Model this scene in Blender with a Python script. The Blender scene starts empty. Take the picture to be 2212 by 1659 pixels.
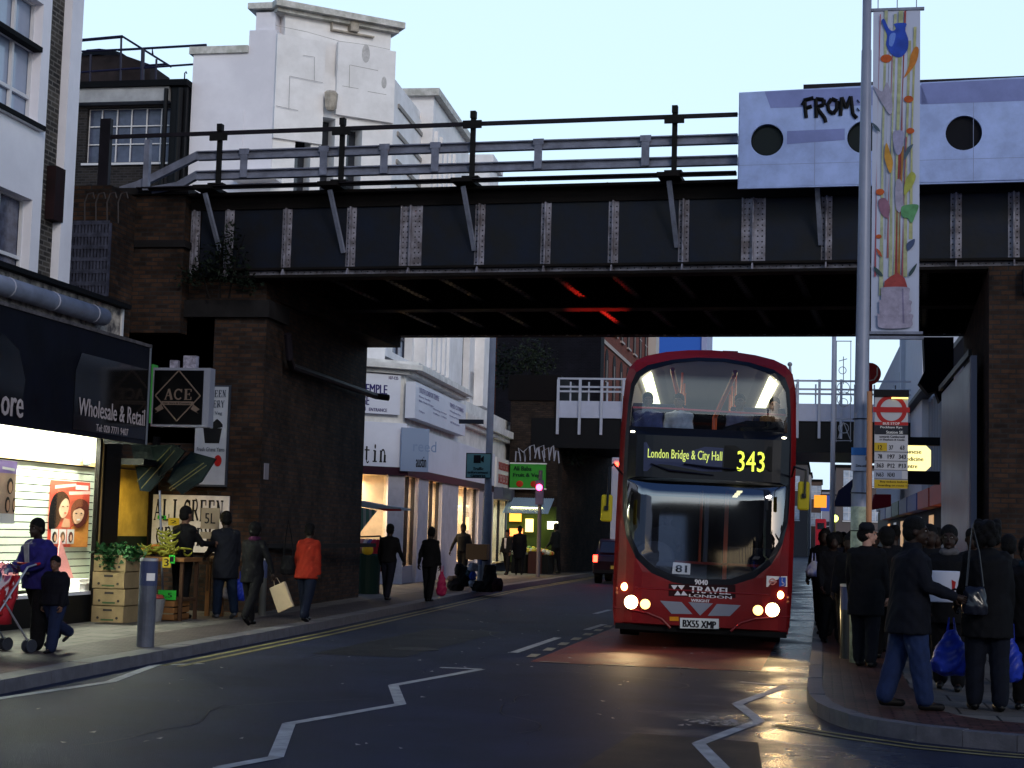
import bpy, bmesh, math, random
from mathutils import Vector, Matrix, noise
from mathutils.geometry import delaunay_2d_cdt
import numpy as np
PI = math.pi; R = math.radians
SC = bpy.context.scene; C = SC.collection
random.seed(4)

# ---------------------------------------------------------------- camera, sky, light, exposure
F = 3500.; CX = 1106.; CY = 829.5; CAMH = 1.60
ROLL = R(1.6); PITCH = math.atan(322 / F); YAW = R(11.0125)
cam = bpy.data.cameras.new('camera'); cam_o = bpy.data.objects.new('camera', cam); C.objects.link(cam_o)
cam.sensor_width = 36; cam.lens = F / 2212 * 36; cam.clip_start = .1; cam.clip_end = 2000
_c, _s = math.cos(YAW), math.sin(YAW); _cp, _sp = math.cos(PITCH), math.sin(PITCH)
fw = Vector((-_s * _cp, _c * _cp, _sp)); rt0 = Vector((_c, _s, 0)); up0 = rt0.cross(fw)
rt = rt0 * math.cos(ROLL) + up0 * math.sin(ROLL); up = -rt0 * math.sin(ROLL) + up0 * math.cos(ROLL)
cam_o.matrix_world = Matrix(((rt.x, up.x, -fw.x, 0), (rt.y, up.y, -fw.y, 0), (rt.z, up.z, -fw.z, CAMH), (0, 0, 0, 1)))
SC.camera = cam_o

w = bpy.data.worlds.new('World'); SC.world = w; w.use_nodes = True
nt = w.node_tree; nt.nodes.clear()
sky = nt.nodes.new('ShaderNodeTexSky'); sky.sky_type = 'NISHITA'; sky.sun_disc = False
SUN_EL = R(7); SUN_AZ = R(150)      # low sun behind the camera, to its right
sky.sun_elevation = SUN_EL; sky.sun_rotation = SUN_AZ; sky.air_density = 1.2; sky.dust_density = 1.5; sky.ozone_density = 1.5
hs = nt.nodes.new('ShaderNodeHueSaturation'); hs.inputs['Saturation'].default_value = .62
ad = nt.nodes.new('ShaderNodeMix'); ad.data_type = 'RGBA'; ad.inputs['Factor'].default_value = .62
ad.inputs[7].default_value = (5.9, 8.1, 10.6, 1)      # thin even cloud
bg = nt.nodes.new('ShaderNodeBackground'); bg.inputs['Strength'].default_value = .10
wo = nt.nodes.new('ShaderNodeOutputWorld')
nt.links.new(sky.outputs[0], hs.inputs['Color']); nt.links.new(hs.outputs[0], ad.inputs[6]); 
tcw = nt.nodes.new('ShaderNodeTexCoord'); sxw = nt.nodes.new('ShaderNodeSeparateXYZ'); rpw = nt.nodes.new('ShaderNodeValToRGB'); mlw = nt.nodes.new('ShaderNodeMix'); mlw.data_type = 'RGBA'; mlw.blend_type = 'MULTIPLY'; mlw.inputs['Factor'].default_value = 1
rpw.color_ramp.elements[0].position = .32; rpw.color_ramp.elements[1].position = .62; rpw.color_ramp.elements[0].color = (1, 1, 1, 1); rpw.color_ramp.elements[1].color = (.08, .125, .26, 1)   # dusk: the zenith is already dark
nt.links.new(tcw.outputs['Generated'], sxw.inputs[0]); nt.links.new(sxw.outputs[2], rpw.inputs[0]); nt.links.new(ad.outputs[2], mlw.inputs[6]); nt.links.new(rpw.outputs[0], mlw.inputs[7])
nt.links.new(mlw.outputs[2], bg.inputs[0]); nt.links.new(bg.outputs[0], wo.inputs[0])
sl = bpy.data.lights.new('sun', 'SUN'); sl.energy = .5; sl.angle = R(12); sl.color = (1, .90, .80)
so = bpy.data.objects.new('sun', sl); C.objects.link(so)
sd = Vector((math.sin(SUN_AZ) * math.cos(R(24)), math.cos(SUN_AZ) * math.cos(R(24)), math.sin(R(24))))
so.rotation_euler = sd.to_track_quat('Z', 'Y').to_euler()
SC.view_settings.view_transform = 'Standard'; SC.view_settings.look = 'None'; SC.view_settings.gamma = 1
SC.view_settings.use_curve_mapping = False; SC.view_settings.exposure = 0.70

# ---------------------------------------------------------------- measuring helpers (2212 px wide photograph -> metres)
def ray(x, y):
    u = (x - CX) / F; v = -(y - CY) / F
    c, s = math.cos(ROLL), math.sin(ROLL)
    u, v = u * c - v * s, u * s + v * c
    f = _cp - v * _sp; z = _sp + v * _cp
    return Vector((u * _c - f * _s, u * _s + f * _c, z))
def G(x, y, z=0.):
    r = ray(x, y); t = (z - CAMH) / r.z; return Vector((r.x * t, r.y * t, z))
def PX(x, y, X):
    r = ray(x, y); t = X / r.x; return Vector((X, r.y * t, CAMH + r.z * t))
def PY(x, y, Y):
    r = ray(x, y); t = Y / r.y; return Vector((r.x * t, Y, CAMH + r.z * t))
def PP(x, y, A, d):          # hit the vertical plane through A with heading d (2d)
    r = ray(x, y); a = r.x * d[1] - r.y * d[0]; t = (A[0] * d[1] - A[1] * d[0]) / a
    return Vector((r.x * t, r.y * t, CAMH + r.z * t))

# ---------------------------------------------------------------- materials
MATS = {}
def lin(c):
    return tuple(((v / 255) / 12.92 if v / 255 <= .04045 else ((v / 255 + .055) / 1.055) ** 2.4) for v in c)
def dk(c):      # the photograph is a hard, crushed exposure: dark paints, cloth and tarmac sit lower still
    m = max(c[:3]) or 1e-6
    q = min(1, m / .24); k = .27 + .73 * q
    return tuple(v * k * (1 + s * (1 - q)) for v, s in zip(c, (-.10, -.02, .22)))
def M(name, col=(.5, .5, .5), rough=.6, n=0, ns=3., col2=None, bump=0, bs=30., metal=0, emit=0, ecol=None, alpha=1, spec=.16, coat=0):
    if name in MATS: return MATS[name]
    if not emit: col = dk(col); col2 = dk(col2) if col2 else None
    m = bpy.data.materials.new(name); m.use_nodes = True; t = m.node_tree; b = t.nodes['Principled BSDF']
    b.inputs['Base Color'].default_value = (*col, 1); b.inputs['Roughness'].default_value = rough
    b.inputs['Metallic'].default_value = metal; b.inputs['Specular IOR Level'].default_value = spec; b.inputs['Coat Weight'].default_value = coat
    if emit:
        b.inputs['Emission Color'].default_value = (*(ecol or col), 1); b.inputs['Emission Strength'].default_value = emit
    tc = t.nodes.new('ShaderNodeTexCoord')
    if n or col2:
        nz = t.nodes.new('ShaderNodeTexNoise'); nz.inputs['Scale'].default_value = ns; nz.inputs['Detail'].default_value = 8; nz.inputs['Roughness'].default_value = .65
        rp = t.nodes.new('ShaderNodeValToRGB'); rp.color_ramp.elements[0].position = .38; rp.color_ramp.elements[1].position = .66
        c2 = col2 or tuple(v * (1 - n) for v in col)
        rp.color_ramp.elements[0].color = (*c2, 1); rp.color_ramp.elements[1].color = (*col, 1)
        t.links.new(tc.outputs['Object'], nz.inputs['Vector']); t.links.new(nz.outputs['Fac'], rp.inputs['Fac']); t.links.new(rp.outputs[0], b.inputs['Base Color'])
        mr = t.nodes.new('ShaderNodeMapRange'); mr.inputs[3].default_value = max(0.02, rough - .12); mr.inputs[4].default_value = min(1, rough + .12)
        t.links.new(nz.outputs['Fac'], mr.inputs[0]); t.links.new(mr.outputs[0], b.inputs['Roughness'])
    if bump:
        n2 = t.nodes.new('ShaderNodeTexNoise'); n2.inputs['Scale'].default_value = bs; n2.inputs['Detail'].default_value = 5
        bp = t.nodes.new('ShaderNodeBump'); bp.inputs['Strength'].default_value = bump; bp.inputs['Distance'].default_value = .02
        t.links.new(tc.outputs['Object'], n2.inputs['Vector']); t.links.new(n2.outputs['Fac'], bp.inputs['Height']); t.links.new(bp.outputs[0], b.inputs['Normal'])
    MATS[name] = m; return m
def brick(name, c1, c2, mortar, bw=.225, bh=.075, ms=.012, rough=.85, dirt=.6, off=.5, bump=.5):
    if name in MATS: return MATS[name]
    m = bpy.data.materials.new(name); m.use_nodes = True; t = m.node_tree; b = t.nodes['Principled BSDF']; b.inputs['Roughness'].default_value = rough; b.inputs['Specular IOR Level'].default_value = .12
    c1, c2, mortar = dk(c1), dk(c2), dk(mortar)
    uv = t.nodes.new('ShaderNodeUVMap'); uv.uv_map = 'UVMap'
    bt = t.nodes.new('ShaderNodeTexBrick'); bt.inputs['Scale'].default_value = 1; bt.inputs['Brick Width'].default_value = bw; bt.inputs['Row Height'].default_value = bh
    bt.inputs['Mortar Size'].default_value = ms; bt.inputs['Mortar Smooth'].default_value = .2; bt.inputs['Bias'].default_value = -.1; bt.offset = off
    bt.inputs['Color1'].default_value = (*c1, 1); bt.inputs['Color2'].default_value = (*c2, 1); bt.inputs['Mortar'].default_value = (*mortar, 1)
    nz = t.nodes.new('ShaderNodeTexNoise'); nz.inputs['Scale'].default_value = 1.3; nz.inputs['Detail'].default_value = 9; nz.inputs['Roughness'].default_value = .7
    tc = t.nodes.new('ShaderNodeTexCoord'); t.links.new(tc.outputs['Object'], nz.inputs['Vector'])
    mx = t.nodes.new('ShaderNodeMix'); mx.data_type = 'RGBA'; mx.blend_type = 'MULTIPLY'
    rp = t.nodes.new('ShaderNodeValToRGB'); rp.color_ramp.elements[0].position = .35; rp.color_ramp.elements[1].position = .7
    d = 1 - dirt; rp.color_ramp.elements[0].color = (d, d, d, 1); rp.color_ramp.elements[1].color = (1, 1, 1, 1)
    mx.inputs['Factor'].default_value = 1
    t.links.new(uv.outputs[0], bt.inputs['Vector']); t.links.new(nz.outputs['Fac'], rp.inputs[0]); t.links.new(bt.outputs['Color'], mx.inputs[6]); t.links.new(rp.outputs[0], mx.inputs[7])
    t.links.new(mx.outputs[2], b.inputs['Base Color'])
    bp = t.nodes.new('ShaderNodeBump'); bp.inputs['Strength'].default_value = bump; bp.inputs['Distance'].default_value = .012; bp.invert = True
    t.links.new(bt.outputs['Fac'], bp.inputs['Height']); t.links.new(bp.outputs[0], b.inputs['Normal'])
    MATS[name] = m; return m
def glass(name, tint=(.8, .9, 1), refl=.25, rough=.02, trans=1.):
    if name in MATS: return MATS[name]
    m = bpy.data.materials.new(name); m.use_nodes = True; t = m.node_tree; t.nodes.clear()
    o = t.nodes.new('ShaderNodeOutputMaterial'); tr = t.nodes.new('ShaderNodeBsdfTransparent'); tr.inputs[0].default_value = (*[v * trans for v in tint], 1)
    gl = t.nodes.new('ShaderNodeBsdfGlossy'); gl.inputs['Roughness'].default_value = rough
    lw = t.nodes.new('ShaderNodeLayerWeight'); fr = t.nodes.new('ShaderNodeMath'); fr.operation = 'POWER'; fr.inputs[1].default_value = 4; t.links.new(lw.outputs['Facing'], fr.inputs[0])
    ma = t.nodes.new('ShaderNodeMath'); ma.operation = 'ADD'; ma.use_clamp = True; ma.inputs[1].default_value = refl
    mx = t.nodes.new('ShaderNodeMixShader')
    t.links.new(fr.outputs[0], ma.inputs[0]); t.links.new(ma.outputs[0], mx.inputs[0]); t.links.new(tr.outputs[0], mx.inputs[1]); t.links.new(gl.outputs[0], mx.inputs[2]); t.links.new(mx.outputs[0], o.inputs[0])
    MATS[name] = m; return m

# ---------------------------------------------------------------- mesh builder
class MB:
    def __init__(s, xf=None): s.v = []; s.f = []; s.xf = xf or Matrix(); s.sm = False
    def _a(s, pts):
        i = len(s.v); s.v += [s.xf @ Vector(p) for p in pts]; return i
    def poly(s, pts, rev=False):
        i = s._a(pts); l = list(range(i, i + len(pts))); s.f.append(l[::-1] if rev else l); return s
    def box(s, x0, x1, y0, y1, z0, z1):
        if x0 > x1: x0, x1 = x1, x0
        if y0 > y1: y0, y1 = y1, y0
        if z0 > z1: z0, z1 = z1, z0
        i = s._a([(x0, y0, z0), (x1, y0, z0), (x1, y1, z0), (x0, y1, z0), (x0, y0, z1), (x1, y0, z1), (x1, y1, z1), (x0, y1, z1)])
        for q in ((0, 3, 2, 1), (4, 5, 6, 7), (0, 1, 5, 4), (1, 2, 6, 5), (2, 3, 7, 6), (3, 0, 4, 7)): s.f.append([i + k for k in q])
        return s
    def obox(s, c, d, rx=0, ry=0, rz=0):
        o = s.xf; s.xf = o @ Matrix.Translation(Vector(c)) @ Matrix.Rotation(rz, 4, 'Z') @ Matrix.Rotation(ry, 4, 'Y') @ Matrix.Rotation(rx, 4, 'X')
        s.box(-d[0] / 2, d[0] / 2, -d[1] / 2, d[1] / 2, -d[2] / 2, d[2] / 2); s.xf = o; return s
    def beam(s, a, b, wd, ht):       # rectangular bar from a to b
        a = Vector(a); b = Vector(b); d = (b - a); L = d.length; d.normalize()
        r = d.cross(Vector((0, 0, 1)))
        if r.length < 1e-3: r = Vector((1, 0, 0))
        r.normalize(); u = r.cross(d)
        P = [a + r * sx * wd / 2 + u * sz * ht / 2 for sx, sz in ((-1, -1), (1, -1), (1, 1), (-1, 1))]
        i = s._a(P + [p + d * L for p in P])
        for q in ((3, 2, 1, 0), (4, 5, 6, 7), (0, 1, 5, 4), (1, 2, 6, 5), (2, 3, 7, 6), (3, 0, 4, 7)): s.f.append([i + k for k in q])
        return s
    def tube(s, pts, r, n=8, cap=True):
        pts = [Vector(p) for p in pts]; rs = r if isinstance(r, (list, tuple)) else [r] * len(pts)
        rings = []; pr = None
        for k, p in enumerate(pts):
            d = (pts[min(k + 1, len(pts) - 1)] - pts[max(k - 1, 0)]).normalized()
            if pr is None:
                a = d.cross(Vector((0, 0, 1)));
                if a.length < 1e-3: a = Vector((1, 0, 0))
            else: a = pr - d * pr.dot(d)
            a.normalize(); pr = a; b = d.cross(a)
            rings.append(s._a([p + (a * math.cos(2 * PI * j / n) + b * math.sin(2 * PI * j / n)) * rs[k] for j in range(n)]))
        for k in range(len(rings) - 1):
            for j in range(n):
                s.f.append([rings[k] + j, rings[k] + (j + 1) % n, rings[k + 1] + (j + 1) % n, rings[k + 1] + j])
        if cap: s.f.append([rings[0] + j for j in range(n)][::-1]); s.f.append([rings[-1] + j for j in range(n)])
        return s
    def cyl(s, a, b, r, r2=None, n=12): return s.tube([a, b], [r, r if r2 is None else r2], n)
    def ell(s, c, r, nu=12, nv=8):
        if not isinstance(r, (list, tuple)): r = (r, r, r)
        c = Vector(c); i = s._a([c + Vector((0, 0, -r[2]))]); rows = []
        for k in range(1, nv):
            t = -PI / 2 + PI * k / nv
            rows.append(s._a([c + Vector((r[0] * math.cos(t) * math.cos(2 * PI * j / nu), r[1] * math.cos(t) * math.sin(2 * PI * j / nu), r[2] * math.sin(t))) for j in range(nu)]))
        e = s._a([c + Vector((0, 0, r[2]))])
        for j in range(nu):
            s.f.append([i, rows[0] + (j + 1) % nu, rows[0] + j]); s.f.append([e, rows[-1] + j, rows[-1] + (j + 1) % nu])
            for k in range(len(rows) - 1): s.f.append([rows[k] + j, rows[k] + (j + 1) % nu, rows[k + 1] + (j + 1) % nu, rows[k + 1] + j])
        return s
    def prism(s, pts, vec):           # closed polygon (3d points) extruded along vec
        n = len(pts); vec = Vector(vec); i = s._a(pts); pts = [Vector(p) for p in pts]; j = s._a([p + vec for p in pts])
        nrm = Vector((0, 0, 0))
        for k in range(n): nrm += pts[k].cross(pts[(k + 1) % n])
        fl = nrm.dot(vec) > 0
        a = list(range(i, i + n)); b = list(range(j, j + n))
        s.f.append(a[::-1] if fl else a); s.f.append(b if fl else b[::-1])
        for k in range(n):
            q = [i + k, i + (k + 1) % n, j + (k + 1) % n, j + k]; s.f.append(q if fl else q[::-1])
        return s
    def loft(s, rings, n=16):         # rings: (centre, rx, ry) horizontal ellipses, closed
        ids = [s._a([(c[0] + rx * math.cos(2 * PI * j / n), c[1] + ry * math.sin(2 * PI * j / n), c[2]) for j in range(n)]) for c, rx, ry in rings]
        for k in range(len(ids) - 1):
            for j in range(n): s.f.append([ids[k] + j, ids[k] + (j + 1) % n, ids[k + 1] + (j + 1) % n, ids[k + 1] + j])
        s.f.append([ids[0] + j for j in range(n)][::-1]); s.f.append([ids[-1] + j for j in range(n)]); return s
    def add(s, verts, faces):
        i = s._a(verts); s.f += [[i + k for k in q] for q in faces]; return s
    def build(s, name, mat, parent=None, smooth=False, bevel=0, local=False):
        o0 = Vector((0, 0, 0))
        if parent is not None and not local:
            q = parent
            while q is not None: o0 = o0 + q.location; q = q.parent
        me = bpy.data.meshes.new(name); me.from_pydata([v - o0 for v in s.v], [], s.f)
        uvl = me.uv_layers.new(name='UVMap')
        co = s.v; buf = []
        for f in s.f:
            n = Vector((0, 0, 0))
            for k in range(1, len(f) - 1): n += (co[f[k]] - co[f[0]]).cross(co[f[k + 1]] - co[f[0]])
            if abs(n.z) > max(abs(n.x), abs(n.y)):
                for k in f: buf += [co[k].x, co[k].y]
            else:
                h = Vector((-n.y, n.x)); h = h.normalized() if h.length > 1e-9 else Vector((1, 0))
                if abs(h.x) > .97 : h = Vector((1, 0))
                for k in f: buf += [co[k].x * h.x + co[k].y * h.y, co[k].z]
        if len(uvl.data) * 2 == len(buf): uvl.data.foreach_set('uv', buf)
        if smooth: me.polygons.foreach_set('use_smooth', [True] * len(me.polygons))
        me.materials.append(mat); me.update()
        o = bpy.data.objects.new(name, me); C.objects.link(o)
        if parent is not None: o.parent = parent
        if bevel:
            b = o.modifiers.new('b', 'BEVEL'); b.width = bevel; b.segments = 2; b.limit_method = 'ANGLE'
        return o
def thing(name, label, cat, loc=(0, 0, 0), rz=0, group=None):
    o = bpy.data.objects.new(name, None); C.objects.link(o); o.location = loc; o.rotation_euler = (0, 0, rz)
    o.empty_display_size = .1; o['label'] = label; o['category'] = cat
    if group: o['group'] = group
    return o
def tag(o, label, cat, group=None):
    o['label'] = label; o['category'] = cat
    if group: o['group'] = group
    return o
def struct(name, mb, m, smooth=False):
    o = mb.build(name, m, smooth=smooth); o['kind'] = 'structure'; return o
def dup(root, loc=None, label=None, group=None, rz=None):
    def cp(o, par):
        c = o.copy(); C.objects.link(c); c.parent = par
        for ch in list(o.children): cp(ch, c)
        return c
    r = cp(root, None)
    if loc is not None: r.location = loc
    if rz is not None: r.rotation_euler = (0, 0, rz)
    if label: r['label'] = label
    if group: r['group'] = group; root['group'] = group
    return r

# ---------------------------------------------------------------- lettering
_tc = {}
def glyphs(s):
    if s in _tc: return _tc[s]
    cu = bpy.data.curves.new('t', 'FONT'); cu.body = s; cu.resolution_u = 2
    o = bpy.data.objects.new('t', cu); C.objects.link(o); bpy.context.view_layer.update()
    me = bpy.data.meshes.new_from_object(o.evaluated_get(bpy.context.evaluated_depsgraph_get()))
    vs = [(v.co.x, v.co.y) for v in me.vertices]; fs = [list(p.vertices) for p in me.polygons]
    bpy.data.objects.remove(o); bpy.data.curves.remove(cu); bpy.data.meshes.remove(me)
    xs = [p[0] for p in vs]; ys = [p[1] for p in vs]
    x0, x1, y0, y1 = min(xs), max(xs), min(ys), max(ys)
    _tc[s] = ([((x - x0) / (x1 - x0), (y - y0) / (y1 - y0)) for x, y in vs], fs); return _tc[s]
def text(mb, s, o, ux, uz, w, h, bold=0):       # lower-left corner o, unit axes ux, uz
    vs, fs = glyphs(s); o = Vector(o); ux = Vector(ux); uz = Vector(uz); nn = ux.cross(uz) * .0012
    for k in (range(-1, 2) if bold else (0,)):
        mb.add([o + nn * k + ux * (x * w + k * bold) + uz * y * h for x, y in vs], fs)
    return mb
# serif capitals as strokes: (x0,y0,x1,y1,thickness) in a unit cell, or arcs ('a',cx,cy,r,a0,a1,thick)
TK, TN = .24, .11
SER = {
 'A': [(.12, 0, .5, 1, TN), (.5, 1, .88, 0, TK), (.27, .36, .72, .36, TN), (0, .02, .28, .02, TN * .8), (.7, .02, 1, .02, TN * .8)],
 'L': [(.25, 0, .25, 1, TK), (.05, .02, .9, .02, TN), (.05, .98, .45, .98, TN), (.88, 0, .88, .3, TN)],
 'I': [(.5, 0, .5, 1, TK), (.25, .02, .75, .02, TN), (.25, .98, .75, .98, TN)],
 'G': [('a', .52, .5, .43, 40, 320, TK * .85), (.84, .08, .84, .42, TK), (.62, .42, 1, .42, TN), (.86, .7, .86, 1, TN)],
 'C': [('a', .52, .5, .43, 42, 318, TK * .85), (.86, .68, .86, 1, TN)],
 'O': [('a', .5, .5, .42, 0, 360, TK * .8)],
 'R': [(.22, 0, .22, 1, TK), (.02, .02, .42, .02, TN), (.02, .98, .55, .98, TN), ('a', .52, .74, .24, -95, 95, TK * .8), (.25, .5, .55, .5, TN), (.5, .5, .92, .02, TK)],
 'E': [(.25, 0, .25, 1, TK), (.05, .02, .88, .02, TN), (.05, .98, .85, .98, TN), (.25, .52, .65, .52, TN), (.86, 0, .86, .28, TN), (.83, .75, .83, 1, TN), (.65, .4, .65, .64, TN)],
 'N': [(.18, 0, .18, 1, TN), (.18, 1, .82, 0, TK), (.82, 0, .82, 1, TN), (0, .02, .36, .02, TN), (0, .98, .3, .98, TN), (.64, .98, 1, .98, TN)],
 'Y': [(.5, 0, .5, .48, TK), (.12, .98, .5, .45, TK), (.88, .98, .5, .45, TN), (.3, .02, .7, .02, TN), (0, .98, .3, .98, TN), (.7, .98, 1, .98, TN)],
 't': [(.45, .08, .45, .85, TK * .8), (.15, .64, .85, .64, TN), ('a', .62, .14, .17, 180, 330, TN)],
 'i': [(.5, 0, .5, .64, TK), (.2, .02, .8, .02, TN), (.25, .62, .5, .62, TN), ('a', .5, .86, .05, 0, 360, .11)],
 'n': [(.22, 0, .22, .64, TK), (.02, .02, .42, .02, TN), (.05, .62, .22, .62, TN), ('a', .5, .4, .26, 0, 150, TN * 1.3), (.78, 0, .78, .42, TK), (.58, .02, .98, .02, TN)],
 's': [('a', .5, .49, .15, 20, 270, TN * 1.4), ('a', .5, .19, .16, -160, 90, TN * 1.4), (.76, .46, .76, .62, TN), (.24, .04, .24, .2, TN)],
 'u': [(.22, .25, .22, .64, TK), (.05, .62, .22, .62, TN), ('a', .48, .26, .26, 180, 330, TN * 1.3), (.78, 0, .78, .64, TK), (.6, .62, .78, .62, TN), (.78, .02, .95, .02, TN)],
 'a': [('a', .42, .2, .19, 40, 320, TN * 1.4), (.7, .04, .7, .5, TK), ('a', .47, .46, .2, 10, 170, TN), (.7, .03, .92, .03, TN)],
}
def serif(mb, s, o, ux, uz, w, h):
    o = Vector(o); ux = Vector(ux); uz = Vector(uz); n = len(s); cw = w / n; d = 0
    P = lambda k, x, y: o + ux * (cw * (k + .06 + x * .88)) + uz * (h * y)
    for k, ch in enumerate(s):
        for st in SER.get(ch, []):
            nn = ux.cross(uz) * (.0009 * (d % 6)); d += 1
            if st[0] == 'a':
                _, cx, cy, r, a0, a1, t = st; m = max(4, int(abs(a1 - a0) / 22)); L = []
                for q in range(m + 1):
                    a = R(a0 + (a1 - a0) * q / m); L.append((math.cos(a), math.sin(a)))
                for q in range(m):
                    (c0, s0), (c1, s1) = L[q], L[q + 1]; ry = r if r > .3 else r * 1.0
                    tt = t / 2
                    mb.poly([P(k, cx + c0 * (r - tt), cy + s0 * (ry + .06 - tt)) + nn, P(k, cx + c0 * (r + tt), cy + s0 * (ry + .06 + tt * .4)) + nn,
                             P(k, cx + c1 * (r + tt), cy + s1 * (ry + .06 + tt * .4)) + nn, P(k, cx + c1 * (r - tt), cy + s1 * (ry + .06 - tt)) + nn])
            else:
                x0, y0, x1, y1, t = st; dx, dy = (x1 - x0) * cw, (y1 - y0) * h; L = math.hypot(dx, dy); px, py = -dy / L * t * cw / 2, dx / L * t * cw / 2
                if abs(dx) > abs(dy) * 3: py = math.copysign(t * h * .32, py)
                q = [P(k, x0, y0) + nn, P(k, x1, y1) + nn]
                mb.poly([q[0] + ux * px + uz * py, q[0] - ux * px - uz * py, q[1] - ux * px - uz * py, q[1] + ux * px + uz * py])
    return mb
def inside(x, y, poly):
    c = False; n = len(poly); j = n - 1
    for i in range(n):
        (xi, yi), (xj, yj) = poly[i], poly[j]
        if (yi > y) != (yj > y) and x < (xj - xi) * (y - yi) / (yj - yi) + xi: c = not c
        j = i
    return c
def fillmap(mb, outer, holes, fn, step=.1):     # fill a 2d outline (with holes) by a curved skin fn(x,z) -> 3d
    pts = []; edges = []
    for lp in [outer] + holes:
        i = len(pts); pts += [Vector(p) for p in lp]; edges += [(i + k, i + (k + 1) % len(lp)) for k in range(len(lp))]
    xs = [p[0] for p in outer]; ys = [p[1] for p in outer]
    x = min(xs) + step / 2
    while x < max(xs):
        y = min(ys) + step / 2
        while y < max(ys):
            if inside(x, y, outer) and not any(inside(x, y, h) for h in holes): pts.append(Vector((x + .001 * math.sin(y * 9), y + .001 * math.cos(x * 7))))
            y += step
        x += step
    r = delaunay_2d_cdt(pts, edges, [], 0, 1e-5); vs, fs = r[0], r[2]; keep = []
    for f in fs:
        cx = sum(vs[k][0] for k in f) / len(f); cy = sum(vs[k][1] for k in f) / len(f)
        if inside(cx, cy, outer) and not any(inside(cx, cy, h) for h in holes): keep.append(list(f))
    mb.add([fn(v[0], v[1]) for v in vs], keep); return mb
def spline(pts, n=6, closed=True):       # Catmull-Rom through 2d points
    out = []; m = len(pts)
    for i in range(m if closed else m - 1):
        g = lambda k: pts[k % m] if closed else pts[max(0, min(m - 1, k))]
        p0, p1, p2, p3 = g(i - 1), g(i), g(i + 1), g(i + 2)
        for q in range(n):
            t = q / n
            out.append(tuple(.5 * (2 * p1[d] + (p2[d] - p0[d]) * t + (2 * p0[d] - 5 * p1[d] + 4 * p2[d] - p3[d]) * t * t + (3 * p1[d] - p0[d] - 3 * p2[d] + p3[d]) * t ** 3) for d in (0, 1)))
    if not closed: out.append(tuple(pts[-1]))
    return out
X3, Y3, Z3 = Vector((1, 0, 0)), Vector((0, 1, 0)), Vector((0, 0, 1))
STOCK = brick('stock_brick', (.13, .11, .085), (.06, .055, .05), (.2, .18, .16), dirt=.5)
SOOT = brick('sooty_brick', (.13, .066, .038), (.055, .038, .03), (.075, .066, .058), dirt=.75)

# ================================================================ ground, road, pavements
def road_mat():
    m = M('asphalt', (.033, .043, .086), .5, n=.42, ns=.8, bump=.55, bs=110, spec=.13)
    t = m.node_tree; b = t.nodes['Principled BSDF']; tc = t.nodes.new('ShaderNodeTexCoord'); sx = t.nodes.new('ShaderNodeSeparateXYZ')
    nz = t.nodes.new('ShaderNodeTexNoise'); nz.inputs['Scale'].default_value = .9; nz.inputs['Detail'].default_value = 6
    # wetter towards the right gutter
    mr = t.nodes.new('ShaderNodeMapRange'); mr.inputs[1].default_value = -1.9; mr.inputs[2].default_value = -.25; mr.inputs[3].default_value = .0; mr.inputs[4].default_value = .5
    ad = t.nodes.new('ShaderNodeMath'); ad.operation = 'ADD'
    rp = t.nodes.new('ShaderNodeValToRGB'); rp.color_ramp.elements[0].position = .72; rp.color_ramp.elements[1].position = 1.0
    rp.color_ramp.elements[0].color = (.62, .62, .62, 1); rp.color_ramp.elements[1].color = (.2, .2, .2, 1)
    t.links.new(tc.outputs['Object'], sx.inputs[0]); t.links.new(sx.outputs[0], mr.inputs[0]); t.links.new(tc.outputs['Object'], nz.inputs['Vector'])
    t.links.new(nz.outputs['Fac'], ad.inputs[0]); t.links.new(mr.outputs[0], ad.inputs[1]); t.links.new(ad.outputs[0], rp.inputs[0]); t.links.new(rp.outputs[0], b.inputs['Roughness'])
    return m
ROAD = road_mat()
g = MB(); g.poly([(-900, -600, -.6), (900, -600, -.6), (900, 1400, -.6), (-900, 1400, -.6)]); struct('ground', g, M('soil', (.06, .055, .05), .95, n=.5, ns=.1))
KL = [(-30, -7.3), (10, -7.3), (14, -7.4), (18, -7.55), (24, -7.72), (32, -8.1), (44, -8.75), (62, -8.95), (90, -9.2), (240, -10.5)]   # left kerb (y, x)
g = MB()
g.poly([(-60, -60, 0), (60, -60, 0), (60, 260, 0), (-60, 260, 0)]); struct('road', g, ROAD)
PAV = brick('pavement_slabs', (.19, .175, .155), (.155, .14, .125), (.05, .05, .045), .6, .6, .012, .7, .45, .5, .25)
PV2 = brick('pavement_blocks', (.13, .10, .095), (.10, .08, .078), (.04, .033, .033), .2, .1, .008, .65, .45, .5, .3)
PV3 = brick('red_blocks', (.16, .07, .055), (.10, .055, .045), (.03, .02, .02), .2, .1, .01, .5, .5, .5, .4)
GRN = M('granite', (.15, .145, .16), .6, n=.35, ns=6, bump=.2, bs=60)
def ribbon(mb, line, off0, off1, z):
    for (y0, x0), (y1, x1) in zip(line, line[1:]): mb.poly([(x0 + off0, y0, z), (x0 + off1, y0, z), (x1 + off1, y1, z), (x1 + off0, y1, z)], rev=(off1 < off0))
g = MB(); ribbon(g, KL, -.3, -1.25, .12); struct('pavement_blocks_left', g, PV2)
g = MB(); ribbon(g, KL, -1.25, -14, .12); struct('pavement_left', g, PAV)
g = MB()
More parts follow.
